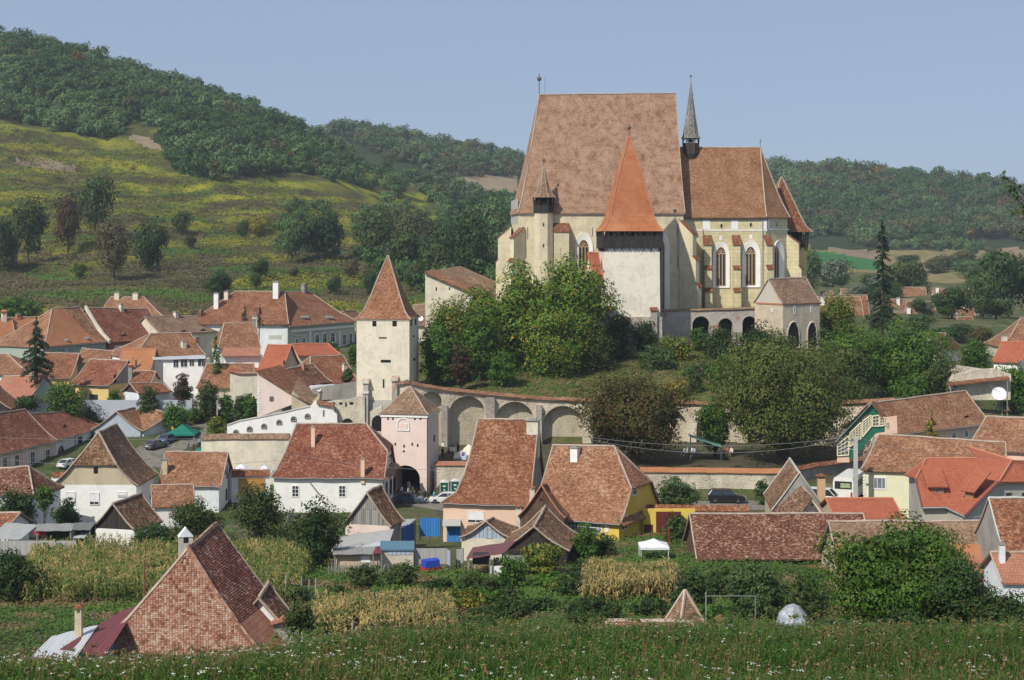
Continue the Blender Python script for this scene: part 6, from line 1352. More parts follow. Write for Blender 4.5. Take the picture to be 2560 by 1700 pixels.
FV = [(2010, 2165, 812, 742, 420, 0, T_OLD2, "long pale ridge roof behind the spruce"), (2100, 2175, 790, 738, 440, 0, T_OLD, "red brown roof left of the spruce trunk"), (2222, 2300, 790, 748, 500, 0, T_OLD2, "broad faded roof right of the spruce"),
      (2262, 2340, 776, 753, 470, 1, T_OLD, "red roof with pale hips right of the spruce"), (2240, 2345, 800, 778, 455, 0, T_GRY, "grey brown lower roof with white chimney"), (2255, 2320, 745, 718, 600, 0, T_OLD2, "faded roof in the far village's front rank"),
      (2280, 2325, 732, 718, 640, 1, T_OLD2, "small pinkish far roof"), (2325, 2370, 738, 721, 620, 0, T_OLD2, "far roof with level ridge"), (2335, 2362, 742, 727, 600, 0, T_GRY, "dark far gable roof"), (2352, 2406, 728, 713, 700, 0, T_GRY, "long grey far roof"),
      (2430, 2462, 724, 715, 700, 0, T_NEW, "tiny bright red far roof"), (2442, 2475, 733, 721, 660, 0, T_OLD2, "brown roof below the tiny red roof"), (2410, 2442, 738, 724, 640, 0, T_OLD2, "pale far roof before the trees"), (2418, 2445, 760, 743, 560, 0, T_OLD, "red roof among the dark trees"),
      (2398, 2440, 790, 762, 480, 0, T_OLD2, "roof with white chimney below the dark trees"), (2400, 2440, 818, 792, 430, 0, T_OLD, "lowest roof half hidden by dark trees"), (2248, 2275, 727, 714, 660, 0, T_GRY, "white gabled cottage at the far left of the distant village"),
      (2105, 2138, 733, 722, 560, 0, T_GRY, "pale cottage in front of round willows"), (2060, 2085, 738, 727, 560, 0, T_GRY, "tiny white-walled cottage beside the bastion"), (2195, 2255, 760, 742, 540, 0, T_GRY, "flat ridge grey roof behind the spruce top"), (2210, 2262, 748, 736, 580, 0, T_OLD2, "thin roof strip behind the spruce"), (2470, 2520, 742, 728, 620, 0, T_OLD2, "far roof at the edge of the dark trees")]
FVB = []
for i, (x0, x1, ye, yr, Y, hip, rm, lb) in enumerate(FV):
 sp = max(3.5, min(7, (x1 - x0) * Y / F * .42)); h = H("far_house", lb, "house", (x0, ye), (x1, ye), Y, (x0 + (5 if hip else 1), yr), (x1 - (4 if hip else 0), yr), sp, M_CREAM if i % 3 else M_WHITE, rm, hl=0 if hip else 1, hr=0 if hip else 1, amp=.05, og=.3, group="distant village houses")
 if i % 2 == 0 and i < 16: chimney(h, x0 + (x1 - x0) * .3, .8, 1.6, .9, M_WHITE)
# ---------------------------------------------------------------- vegetation
LM = {
 'WAL': leafmat("leaf_walnut", (.042, .092, .011), (.125, .210, .026), (.30, .24, .03), .12, patch=.22),
 'YG': leafmat("leaf_yellowgreen", (.050, .085, .012), (.13, .175, .028), (.34, .24, .03), .16),
 'GRN': leafmat("leaf_green", (.025, .074, .010), (.080, .160, .021), (.17, .18, .03), .06),
 'DK': leafmat("leaf_dark", (.014, .038, .009), (.040, .082, .018), (.10, .07, .03), .06),
 'DKO': leafmat("leaf_olive", (.024, .048, .012), (.065, .105, .024), (.14, .10, .03), .08),
 'BRN': leafmat("leaf_rusty_chestnut", (.030, .036, .010), (.085, .085, .020), (.13, .065, .02), .25),
 'CHN': leafmat("leaf_chestnut", (.034, .056, .010), (.105, .135, .026), (.14, .11, .03), .08),
 'SG': leafmat("leaf_greygreen", (.030, .060, .018), (.080, .130, .038)),
 'RED': leafmat("leaf_reddish", (.05, .02, .015), (.12, .05, .03), (.05, .08, .02), .4),
 'YEL': leafmat("leaf_yellow", (.16, .14, .02), (.42, .32, .03), (.10, .11, .02), .35),
 'SPR': leafmat("needles_spruce", (.010, .026, .010), (.030, .056, .018), trans=.1),
 'FG': leafmat("leaf_foreground", (.018, .055, .008), (.062, .128, .015), (.14, .16, .03), .1),
 'HB': leafmat("leaf_locust", (.042, .090, .028), (.115, .185, .062), patch=.05),
 'HD': leafmat("leaf_oak_dark", (.024, .062, .017), (.064, .122, .028), patch=.05),
 'HO': leafmat("leaf_wood_olive", (.045, .060, .020), (.11, .115, .035), patch=.05),
 'HR': leafmat("leaf_wood_autumn", (.10, .06, .02), (.22, .13, .03), patch=.05),
 'WIL': leafmat("leaf_willow", (.06, .09, .05), (.16, .20, .13)),
 'SCY': leafmat("goldenrod", (.12, .13, .015), (.27, .25, .02), (.07, .10, .02), .3, patch=.04),
 'SCB': leafmat("dry_scrub", (.07, .055, .03), (.15, .11, .06), (.06, .08, .02), .3, patch=.04),
 'SCG': leafmat("green_scrub", (.03, .075, .012), (.085, .145, .025), patch=.04),
 'GRASS': leafmat("grass_blades", (.014, .046, .008), (.050, .108, .016), (.16, .12, .05), .2, trans=.3, patch=.6),
 'STRAW': leafmat("dry_stalks", (.10, .065, .03), (.24, .17, .08)),
 'CORN': leafmat("corn_leaves_dry", (.22, .16, .06), (.48, .36, .15), (.08, .13, .03), .35, patch=.5),
 'CORNG': leafmat("corn_leaves_mixed", (.12, .15, .035), (.36, .29, .10), (.06, .13, .02), .45, patch=.5),
 'FLW': plain("white_umbel", (.62, .64, .60), .9),
}
M_BARK = plain("bark", (.085, .065, .05), .95, var=.5, scale=3); M_BARKW = plain("pale_bark", (.38, .36, .32), .9, var=.4, scale=3)
def ordinal(n): return str(n) + ("th" if 10 < n % 100 < 14 else {1: "st", 2: "nd", 3: "rd"}.get(n % 10, "th"))
def unit(n):
 v = rng.normal(size=(n, 3)); return v / np.linalg.norm(v, axis=1, keepdims=True)
def leafquads(P_, Nn, s, asp=.6):
 n = len(P_); r = unit(n); a = np.cross(Nn, r); a /= (np.linalg.norm(a, axis=1, keepdims=True) + 1e-9); b = np.cross(Nn, a)
 s = s * rng.uniform(.6, 1.4, (n, 1)); a = a * s * .5; b = b * s * .5 * asp
 V = np.stack([P_ - a, P_ + b, P_ + a, P_ - b], 1).reshape(-1, 3); return V, np.arange(4 * n).reshape(-1, 4)
def crown_pts(c, rx, ry, rz, ncl, nl, up=.25, shell=.80, cr=.30, droop=0.0, flat=1.0):
 d = unit(ncl); d[:, 2] = d[:, 2] * .95 + .05; rr = rng.uniform(shell - .35, 1.0, (ncl, 1)) ** .8
 cc = d * rr * np.array([rx, ry, rz]) * rng.uniform(.82, 1.08, (ncl, 1)) * (1 - cr * .38)
 base = min(rx, rz) * cr; R_ = base * rng.uniform(.7, 1.5, ncl)
 k = rng.integers(0, ncl, nl) if True else None
 w_ = R_ ** 2; k = rng.choice(ncl, nl, p=w_ / w_.sum()); u = unit(nl); u[:, 2] += up; u /= np.linalg.norm(u, axis=1, keepdims=True)
 p = cc[k] + u * (R_[k] * rng.uniform(.5, 1.08, nl) ** .6)[:, None] * np.array([1, 1, .8 * flat])
 out = cc[k] / np.array([rx, ry, rz]); out /= (np.linalg.norm(out, axis=1, keepdims=True) + 1e-6)
 nn = u * 1.0 + out * .3 + unit(nl) * .42; nn /= np.linalg.norm(nn, axis=1, keepdims=True)
 p = p + np.array(c); return p, nn, cc + np.array(c)
def trunkmesh(base, top, r, limbs):
 m = MB(); b = Vector(base); t = Vector(top); mid = b.lerp(t, .5) + Vector((R.uniform(-.1, .1), R.uniform(-.1, .1), 0)) * (t - b).length * .3
 m.tube([b - Vector((0, 0, .5)), b.lerp(mid, .5), mid, t], [r * 1.25, r * .95, r * .75, r * .35], 8)
 for l in limbs:
  l = Vector(l); s = b.lerp(t, R.uniform(.35, .8)); q = s.lerp(l, .5) + Vector((0, 0, -.05 * (l - s).length)); m.tube([s, q, l], [r * .42, r * .28, r * .08], 5)
 return m
TN = {}
def tree(x0, x1, yt, yb, Y, kind, label, leaf=.42, dens=1.0, name="tree", cat="tree", ncl=None, bark=None, tfrac=None, cr=.27, group=None, gap=1.0, ry=None):
 cx = (x0 + x1) / 2; q = P(cx, yb, Y); pg = HZ + (CZ - ground(q.x, q.y)) * F / Y
 if yb < pg < yb + 75 and name != 'tree_': yb = pg + 3
 c = P(cx, (yt + yb) / 2, Y); rx = (x1 - x0) / 2 * Y / F; rz = (yb - yt) / 2 * Y / F; gx = ground(c.x, c.y)
 zb = min(gx, c.z - rz * .9);
 root = thing(name, label, cat, (c.x, c.y, gx if gx < c.z - rz * .3 else c.z - rz), group)
 area = 4 * math.pi * rx * rz; n = int(min(46000, max(900, area / (leaf * leaf) * 2.7 * dens))); ncl = ncl or int(max(18, min(110, 34 * (rx * rz) ** .35)))
 p, nn, cc = crown_pts(c, rx * 1.1, ry or rx * .9, rz * 1.08, ncl, n, cr=cr)
 ni = int(n * .3); u = unit(ni); pi = np.array(c) + u * rng.uniform(.2, .74, (ni, 1)) * np.array([rx, rx * .85, rz]); p = np.concatenate([p, pi]); nn = np.concatenate([nn, unit(ni)]); sz = np.full((n + ni, 1), leaf); sz[n:] *= 1.9
 V, Fq = leafquads(p, nn, sz); npobj("crown", V, Fq, LM[kind], root)
 lim = [cc[i] for i in rng.choice(len(cc), min(9, len(cc)), replace=False)]
 obj("trunk", trunkmesh((c.x, c.y, root.location.z), (c.x, c.y, c.z + rz * .35), max(.09, rx * .085), lim), bark or M_BARK, root)
 return root
def conifer(cx, w, yt, yb, Y, kind, label, leaf=.4, name="spruce_tree", n=9000, shape=.85, trunk_to=None, droop=.35, group=None):
 top = P(cx, yt, Y); bot = P(cx, yb, Y); Hh = top.z - bot.z; r = w / 2 * Y / F; root = thing(name, label, "tree", (top.x, top.y, ground(top.x, top.y)), group)
 nb = int(Hh * 7); ps, ns = [], []
 for i in range(nb):
  h = rng.uniform(0, 1); rr = r * (h ** shape) * rng.uniform(.6, 1.1) + .12; a = rng.uniform(0, 6.283); k = int(n / nb * (.3 + h))
  t = rng.uniform(.1, 1, k); x = np.cos(a + rng.normal(0, .12, k)) * rr * t; y = np.sin(a + rng.normal(0, .12, k)) * rr * t
  z = top.z - h * Hh - t ** 1.5 * rr * droop + rng.normal(0, .12, k) - rng.uniform(0, .35, k) * t; ps.append(np.stack([top.x + x, top.y + y, z], 1)); q = unit(k) * .6 + np.array([math.cos(a) * .4, math.sin(a) * .4, .7]); ns.append(q / np.linalg.norm(q, axis=1, keepdims=True))
 V, Fq = leafquads(np.concatenate(ps), np.concatenate(ns), leaf, .45); npobj("crown", V, Fq, LM[kind], root)
 m = MB(); m.tube([(top.x, top.y, root.location.z - .5), (top.x, top.y, bot.z), (top.x, top.y, top.z)], [r * .12, r * .09, .03], 7); obj("trunk", m, M_BARK, root); return root
CHG = "trees on the church hill"
T = [
 (1225, 1400, 650, 970, 281, 'WAL', "left half of the big round walnut crown before the church", .50, 1.3, CHG),
 (1330, 1535, 622, 965, 284, 'WAL', "huge walnut tree with yellowing leaves in front of the clock tower", .50, 1.3, CHG),
 (1062, 1200, 728, 900, 275, 'YG', "yellow-green tree below the white sloping building", .36, 1.1, CHG),
 (1050, 1150, 810, 960, 271, 'GRN', "bushy green tree directly right of the tall cream tower", .36, 1.1, CHG),
 (1140, 1260, 760, 965, 273, 'GRN', "green tree squeezed between yellow-green tree and walnut", .38, 1.1, CHG),
 (1125, 1180, 850, 960, 266, 'RED', "slim reddish shrub on top of the ring wall", .3, .8, CHG),
 (1215, 1300, 880, 975, 268, 'GRN', "low green bush under the walnut's left side", .34, 1, CHG),
 (1290, 1480, 760, 990, 277, 'WAL', "lower walnut boughs spreading above the ring wall", .38, 1.1, CHG),
 (1150, 1260, 700, 860, 279, 'WAL', "left shoulder of the walnut group under the church corner", .38, 1.1, CHG),
 (1400, 1530, 790, 960, 280, 'DKO', "shadowed olive tree under the walnut's right side", .36, 1.1, CHG),
 (1060, 1130, 770, 900, 272, 'GRN', "green shrub mass right behind the tall tower", .34, 1, CHG),
 (1770, 1880, 880, 1010, 272, 'GRN', "green thicket on the bank left of the enormous chestnut", .36, 1.1, CHG),
 (1590, 1700, 860, 950, 283, 'SG', "grey-green brambles below the olive terrace bush", .34, 1, CHG),
 (2060, 2200, 930, 1070, 256, 'DKO', "olive thicket right behind the enormous chestnut", .36, 1.1, CHG),
 (2230, 2330, 930, 1020, 262, 'GRN', "green bush above the dish house's long ridge", .34, 1, CHG),
 (1500, 1590, 775, 915, 290, 'DKO', "dark shrub growing at the foot of the clock tower", .36, 1, CHG),
 (1575, 1650, 790, 905, 292, 'DK', "narrow dark bush beside the terrace wall's left end", .34, 1, CHG),
 (1635, 1740, 835, 925, 289, 'YG', "olive bush under the plain part of the terrace wall", .34, 1, CHG),
 (1722, 1765, 812, 880, 296, 'GRN', "ivy tuft hanging in the first terrace arch", .28, 1, CHG),
 (1745, 1850, 815, 960, 291, 'DK', "dark green shrub under the middle terrace arch", .36, 1.1, CHG),
 (1830, 1960, 810, 940, 289, 'DK', "dark leafy bush below the last terrace arch", .36, 1.1, CHG),
 (1900, 2010, 835, 940, 284, 'DKO', "olive bush in front of the cream bastion house", .36, 1, CHG),
 (1690, 1830, 900, 1010, 279, 'DK', "shadowy hedge on the slope above the ring wall", .36, 1, CHG),
 (1655, 1725, 945, 1008, 265, 'YEL', "yellow flowering weeds bush on the sunny slope", .28, .7, CHG),
 (1710, 1765, 925, 1005, 268, 'DKO', "thin bare-stemmed sapling on the sunny slope", .28, .5, CHG),
 (1436, 1735, 925, 1168, 238, 'BRN', "rusty brown chestnut tree in front of the ring wall arches", .36, 1.3, CHG),
 (1740, 1835, 985, 1125, 243, 'GRN', "fresh green tree between the two chestnut trees", .34, 1.1, CHG),
 (1765, 2150, 836, 1168, 237, 'CHN', "enormous round olive chestnut tree right of the slope", .38, 1.35, CHG),
 (2035, 2220, 815, 1010, 268, 'GRN', "dense green tree right of the bastion house", .4, 1.2, CHG),
 (2150, 2385, 800, 1005, 272, 'GRN', "broad lush green tree left of the ruined pale wall", .4, 1.25, CHG),
 (2300, 2395, 880, 990, 264, 'DKO', "darker round bush touching the ruined wall", .36, 1, CHG),
 (2040, 2150, 730, 870, 305, 'YG', "yellowish tree beside the bastion house's right corner", .38, 1, CHG),
 (2060, 2180, 850, 990, 262, 'DKO', "mixed olive tree between chestnut and lush tree", .38, 1, CHG),
 (2395, 2480, 845, 925, 305, 'GRN', "green tree before the small white gable at right", .36, 1, CHG),
 (2470, 2600, 905, 1010, 275, 'GRN', "green bushes at the right edge behind the dish house", .36, 1, CHG),
]
for x0, x1, yt, yb, Y, k, lb, lf, dn, g in T: tree(x0, x1, yt, yb, Y, k, lb, leaf=lf, dens=dn, group=g)
GG = "garden trees and bushes"
T = [
 (575, 722, 1212, 1350, 203, 'DKO', "dense dark bush below the wooden gate", .3, 1.1), (415, 560, 1245, 1350, 199, 'DKO', "loose shrub in front of the low tiled lean-to", .28, .8),
 (690, 880, 1262, 1400, 182, 'DKO', "spreading fruit tree under the white house windows", .28, .75), (740, 850, 1250, 1440, 172, 'DK', "tall dark bush left of the grey plank barn", .28, .9),
 (325, 460, 1305, 1400, 176, 'DK', "dark round bush right of the black gabled barn", .28, 1.1), (132, 202, 1238, 1310, 201, 'DK', "small dark tree before the white house's first window", .26, .9),
 (-20, 90, 1212, 1312, 202, 'DK', "dark bush at the left edge below the small roof", .3, 1), (85, 140, 1208, 1280, 197, 'GRN', "light green bush left of the half-hipped house", .26, .9),
 (-40, 105, 1370, 1530, 148, 'DK', "gloomy shrub at the left edge beside the corn", .26, 1), (1625, 1752, 1193, 1262, 207, 'SG', "grey-green bush parked-side under the red coped wall", .28, 1),
 (1885, 1928, 1196, 1245, 210, 'SG', "small bush right of the black car", .24, .9), (1285, 1410, 1345, 1450, 163, 'YG', "tangled vines covering the dark barn's front", .26, 1),
 (1425, 1500, 1305, 1420, 172, 'GRN', "fruit tree before the yellow house's porch", .26, 1), (1480, 1545, 1330, 1420, 174, 'DKO', "bushy tree at the yellow house's corner", .26, 1),
 (1650, 1735, 1275, 1400, 184, 'DKO', "rusty shrub before the maroon gate", .26, 1), (1795, 1960, 1400, 1540, 140, 'SG', "grey-green fruit tree under the long dark barn", .26, 1.2),
 (1685, 1775, 1415, 1530, 138, 'DK', "dark bush at the long barn's left corner", .26, 1.1), (1950, 2085, 1425, 1560, 132, 'DKO', "mixed bushes between fruit tree and big tree", .24, 1.1),
 (1420, 1470, 1395, 1470, 158, 'DK', "dark creeper bush right of the timber barn", .24, 1), (1240, 1320, 1385, 1440, 156, 'GRN', "low green bush below the barn's plank fence", .24, 1),
 (108, 215, 944, 1012, 287, 'GRN', "green tree before the yellow house at left", .34, 1), (30, 105, 985, 1030, 279, 'DK', "dark bush beside the black timber gable at left", .32, 1),
 (262, 305, 972, 1002, 295, 'GRN', "round bush under the grey attic gable", .3, 1), (345, 402, 960, 1015, 289, 'DKO', "bush in front of the open fronted shed", .3, 1),
 (430, 482, 922, 1005, 291, 'RED', "dark reddish tree before the white veranda", .32, 1), (490, 548, 942, 1002, 289, 'DKO', "bush under the pale mottled barn roof", .32, 1),
 (545, 585, 975, 1012, 290, 'GRN', "green tuft behind the long weathered wall", .3, 1), (605, 645, 972, 1005, 288, 'GRN', "green bush left of the pink gable", .3, 1),
 (398, 478, 1002, 1050, 284, 'GRN', "bushes over the tiled outbuilding ridge", .32, 1), (513, 568, 1032, 1082, 268, 'YG', "bright bush left of the white loopholed wall", .3, 1),
 (853, 884, 925, 962, 281, 'DKO', "small tree on the dark red roofs by the tower", .3, .8), (812, 852, 850, 886, 340, 'GRN', "bush before the school's arched windows", .3, 1),
 (868, 898, 855, 892, 338, 'GRN', "bush between school and tall tower", .3, 1), (-30, 115, 738, 800, 405, 'GRN', "leafy trees behind the far left red roof", .45, 1),
]
for x0, x1, yt, yb, Y, k, lb, lf, dn in T: tree(x0, x1, yt, yb, Y, k, lb, leaf=lf, dens=dn, group=GG, name="bush" if (yb - yt) < 100 else "tree", cat="bush" if (yb - yt) < 100 else "tree")
CN = {'DK': "dark green", 'GRN': "fresh green", 'DKO': "olive", 'YG': "yellow-green", 'SG': "grey-green"}
bl = []
while len(bl) < 84:
 px = R.uniform(720, 2030); Y = R.uniform(110, 158)
 if 1440 < px < 1710 and Y > 140 or 750 < px < 1160 and 125 < Y < 146 or Y < 118 and R.random() < .5 or 1230 < px < 1290 and Y > 150: continue
 bl.append((px, Y, R.choice(['DK', 'GRN', 'DKO', 'YG', 'SG', 'DK'])))
for i, (px, Y, k) in enumerate(sorted(bl)):
 w_ = R.uniform(28, 70); c_y = HZ + (CZ - ground((px - 1280) * Y / F, Y)) * F / Y; hgt = R.uniform(22, 58) * (1.25 if Y > 130 else .9)
 tree(px - w_, px + w_, c_y - hgt, c_y + 6, Y, k, "%s shrub, %s from the left in the weedy belt above the meadow" % (CN[k], ordinal(i + 1)), leaf=.2, dens=.8, name="shrub", cat="shrub", group="shrubs in the weedy garden belt")
bl = sorted([(R.uniform(90, 650), R.uniform(288, 300), R.choice(['DK', 'GRN', 'DKO', 'GRN'])) for _ in range(26)])
for i, (px, Y, k) in enumerate(bl):
 w_ = R.uniform(12, 30); c_y = HZ + (CZ - ground((px - 1280) * Y / F, Y)) * F / Y
 tree(px - w_, px + w_, c_y - R.uniform(24, 52), c_y + 4, Y, k, "%s bush, %s from the left in the garden strip behind the street row" % (CN[k], ordinal(i + 1)), leaf=.34, dens=.9, name="bush", cat="bush", group="bushes in the left garden strip")
tree(2040, 2440, 1300, 1600, 104, 'FG', "big bright green tree in the right foreground", leaf=.2, dens=1.7, cr=.26, ncl=90)
tree(2290, 2480, 1400, 1625, 101, 'DK', "dark shrub leaning right of the big foreground tree", leaf=.19, dens=1.6)
tree(2420, 2600, 1470, 1640, 98, 'DK', "shadowy thicket at the lower right edge", leaf=.19, dens=1.6)
tree(2180, 2330, 1520, 1640, 96, 'DK', "low dark undergrowth below the big foreground tree", leaf=.19, dens=1.4)
tree(700, 800, 1500, 1600, 100, 'DKO', "weedy bush right of the foreground tiled roof", leaf=.16, dens=.8)
conifer(2206, 105, 555, 815, 330, 'SPR', "tall dark spruce standing behind the lush trees at right", n=9000, leaf=.5, shape=.75)
conifer(90, 112, 792, 935, 296, 'SPR', "dark spruce rising among the rooftops at the left edge", n=7000, leaf=.42, shape=.8)
conifer(540, 46, 840, 985, 303, 'GRN', "ivy-clad column beside the white veranda", n=4200, leaf=.34, name="ivy_column", shape=.5)
conifer(2328, 42, 1022, 1090, 226, 'YEL', "small yellowish larch before the dish house", n=1800, leaf=.3, name="larch_tree")
conifer(612, 26, 765, 808, 352, 'SPR', "tiny spruce top left of its pair before the school", n=500, leaf=.4)
conifer(648, 28, 762, 806, 352, 'SPR', "tiny spruce top right of its pair before the school", n=500, leaf=.4)
HG = "single trees on the hillside"
protos = {}
def proto(kind, lf, n, seed, sx=1.0, sz=1.0, ncl=34):
 p, nn, cc = crown_pts((0, 0, 1.02 * sz), 1 * sx, 1 * sx, 1 * sz, ncl, n, cr=.40); V, Fq = leafquads(p, nn, lf); return V, Fq
PV = [proto('x', .13, 3000, i, 1, [1.0, 1.15, .9, 1.3][i % 4]) for i in range(5)]
def hilltree(x0, x1, yt, yb, kind, label, i, group=HG, Y=None):
 cx = (x0 + x1) / 2; Y = Y or hit(cx, yb) or 500; rx = (x1 - x0) / 2 * Y / F; H_ = (yb - yt) * Y / F; x = (cx - 1280) * Y / F; z = ground(x, Y)
 key = (kind, i % 5); root = thing("tree", label, "tree", (x, Y, z), group)
 if key not in protos:
  V, Fq = PV[i % 5]; o = npobj("crown", V, Fq, LM[kind]); o.parent = root; m = MB(); m.tube([(0, 0, -.3), (0, 0, .6), (.05, 0, 1.2)], [.06, .05, .03], 6); t = obj("trunk", m, M_BARK); t.parent = root; protos[key] = (o.data, t.data)
 else:
  for nm, d in zip(("crown", "trunk"), protos[key]): o = bpy.data.objects.new(nm, d); C.objects.link(o); o.parent = root
 root.scale = (rx, rx, H_ / 2.1); root.rotation_euler = (0, 0, i * 1.3); ORG[root.name] = Vector((0, 0, 0)); return root
T = [(190, 285, 428, 592, 'DKO', "tall leafy walnut standing alone on the upper slope"), (20, 122, 495, 660, 'DKO', "large dark tree at the left edge of the slope"), (-40, 40, 515, 680, 'DK', "tree cut by the left edge on the slope"),
     (132, 208, 505, 640, 'RED', "thin brownish tree between two big slope trees"), (325, 418, 538, 682, 'DK', "dark two-humped tree low on the slope"), (428, 480, 520, 590, 'DKO', "small upright tree in the middle of the slope"),
     (458, 494, 590, 626, 'DK', "round little bush on the yellow slope"), (725, 866, 502, 652, 'DK', "broad dark tree group on the right of the slope"), (690, 770, 560, 660, 'HB', "pale tree leaning against the broad dark group"),
     (612, 676, 532, 592, 'YEL', "bright yellow autumn bush on the slope"), (590, 625, 545, 600, 'DKO', "olive bush left of the yellow bush"), (505, 588, 678, 765, 'DK', "dark bush above the school roof's left end"),
     (628, 674, 640, 700, 'DK', "shaggy upper tree above the school roof"), (622, 660, 690, 725, 'DK', "bush below the shaggy tree above the school"), (885, 985, 512, 655, 'DKO', "olive tree left in the row before the church"),
     (975, 1070, 520, 640, 'HO', "golden olive tree in the row before the church"), (960, 1060, 580, 690, 'DKO', "green tree under the golden olive tree"), (1060, 1150, 530, 690, 'DK', "dark tree right in the row before the church"),
     (1120, 1240, 555, 720, 'DK', "dark rounded tree directly left of the church wall"), (1180, 1280, 480, 620, 'HB', "blue-green tree behind the church's left corner"), (818, 856, 688, 740, 'DK', "upright bush left of the tall tower's roof"),
     (905, 948, 676, 752, 'DK', "dark bush just left of the tall tower roof"), (1010, 1060, 640, 730, 'DKO', "bush right of the tall tower roof"), (240, 332, 572, 706, 'SCB', "bare pale birch on the green strip"),
     (180, 218, 655, 700, 'DKO', "small fruit tree at the meadow strip"), (860, 900, 640, 700, 'SCB', "brown sapling beside the olive row"), (10, 52, 600, 680, 'HB', "pale blue-green bush at the left edge"),
     (720, 745, 660, 700, 'SCB', "bare little shrub on the yellow slope"), (960, 1030, 440, 500, 'HB', "round pale tree on the spur crest"), (1050, 1140, 600, 720, 'DKO', "tree above the white sloping building")]
for i, (x0, x1, yt, yb, k, lb) in enumerate(T): hilltree(x0, x1, yt, yb, k, lb, i)
VG = "trees in the valley beyond the village"
T = [(2035, 2130, 662, 745, 'WIL', "round silvery willow in front of the green field", 640), (1990, 2060, 610, 730, 'HB', "silver trees right behind the east tower", 560), (2195, 2320, 598, 730, 'DKO', "tall mixed tree behind the spruce", 640), (2270, 2330, 680, 740, 'WIL', "pale willow right of the spruce", 650),
     (2150, 2195, 690, 742, 'SPR', "small dark conifer left of the spruce", 600), (2310, 2380, 628, 680, 'HO', "round tree at the field's edge", 900), (2370, 2450, 605, 660, 'HO', "olive grove tree behind the field hedge", 950), (2440, 2500, 590, 660, 'GRN', "bright poplar row end by the far field", 950),
     (2380, 2470, 665, 715, 'HB', "grey-green thicket before the far village", 760), (2450, 2560, 655, 720, 'DKO', "olive thicket behind the tiny red roof", 760), (2520, 2640, 650, 850, 'DK', "great dark tree at the right edge", 480), (2440, 2560, 690, 860, 'DK', "dark leafy mass left of the right edge tree", 470),
     (2330, 2430, 730, 830, 'DK', "dark trees among the far red roofs", 440), (2415, 2500, 745, 850, 'SG', "pale willow before the dark mass", 430), (2260, 2340, 790, 840, 'SG', "grey-green bushes below the white chimney", 400), (2340, 2440, 810, 860, 'DK', "shadowy bushes under the far roofs", 385),
     (2420, 2490, 815, 870, 'BRN', "rusty tinted tree at the right", 370), (2470, 2580, 830, 870, 'DK', "dark hedge behind the orange roof", 368), (2290, 2330, 700, 735, 'DKO', "bush between far roofs", 610), (2370, 2410, 735, 760, 'DK', "small dark tree among the far roofs", 520),
     (2060, 2110, 715, 750, 'YG', "yellowish tree beside the bastion roof", 420), (2340, 2440, 650, 690, 'DK', "dark hedge along the far field", 900), (2240, 2300, 640, 665, 'DK', "hedge clump by the tan field", 950)]
for i, (x0, x1, yt, yb, k, lb, Y) in enumerate(T): hilltree(x0, x1, yt, yb, k, lb, i, VG, Y)
bl = sorted([(R.uniform(2070, 2500), R.uniform(430, 720), R.choice(['DK', 'DKO', 'WIL', 'SG', 'DK'])) for _ in range(14)])
for i, (px, Y, k) in enumerate(bl):
 X = (px - 1280) * Y / F; c_y = HZ + (CZ - ground(X, Y)) * F / Y; q = R.uniform(5, 9) * F / Y * .5
 hilltree(px - q, px + q, c_y - q * 1.7, c_y, k, "small far tree, %s from the left among the distant village roofs" % ordinal(i + 1), i, "trees among the distant village roofs", Y)
UV_ = [proto('x', .24, 430, i, 1, [1, 1.2, .9][i % 3], 16) for i in range(6)]
def woods(name, pts, kind, label):
 Vs, Fs, off = [], [], 0
 for x, y, z, r in pts:
  V, Fq = UV_[rng.integers(0, 6)]; a = rng.uniform(0, 6.28); c, s = math.cos(a), math.sin(a); W = V @ np.array([[c, s, 0], [-s, c, 0], [0, 0, 1]]).T * r * np.array([1, 1, rng.uniform(.85, 1.2)]) + np.array([x, y, z - r * .45])
  Vs.append(W); Fs.append(Fq + off); off += len(V)
 if not Vs: return
 o = npobj(name, np.concatenate(Vs), np.concatenate(Fs), LM[kind]); tag(o, label, "woodland", None, 'stuff')
def sample(poly, step, ymin, ymax, rr, jit=.5):
 xs = [p[0] for p in poly]; ys = [p[1] for p in poly]; out = []
 y = min(ys)
 while y < max(ys):
  x = min(xs)
  while x < max(xs):
   qx = x + R.uniform(-jit, jit) * step[0]; qy = y + R.uniform(-jit, jit) * step[1]
   if inpoly([qx], [qy], poly)[0]:
    Y = hit(qx, qy, ymin, ymax)
    if Y: X = (qx - 1280) * Y / F; out.append((X, Y, ground(X, Y), R.uniform(*rr), qx, qy))
   x += step[0]
  y += step[1]
 return out
F1 = sample([(-60, 60), (60, 95), (170, 125), (260, 160), (430, 200), (520, 235), (650, 290), (760, 330), (800, 345), (830, 420), (760, 440), (640, 440), (560, 460), (440, 440), (415, 390), (425, 345), (330, 300), (300, 335), (250, 350), (130, 328), (60, 305), (-60, 298)], (20, 10), 540, 1100, (2.6, 6))
F2 = sample([(800, 345), (900, 365), (960, 430), (1040, 470), (1100, 520), (1130, 600), (1140, 700), (1290, 760), (1330, 600), (1330, 500), (1150, 480), (1130, 430), (1000, 410), (900, 360), (830, 340)], (24, 12), 500, 1250, (2.6, 6))
F2 += sample([(700, 385), (800, 345), (900, 380), (980, 440), (1000, 500), (930, 480), (860, 470), (800, 450), (720, 430)], (26, 13), 560, 1100, (3, 4.8))
F2 += sample([(880, 530), (990, 505), (1100, 540), (1190, 470), (1310, 470), (1310, 780), (1120, 760), (1010, 720), (900, 660)], (30, 17), 400, 1000, (2.6, 4.8))
F2 += sample([(700, 520), (770, 500), (850, 530), (860, 640), (760, 660), (690, 620)], (34, 20), 400, 1000, (2.4, 4))
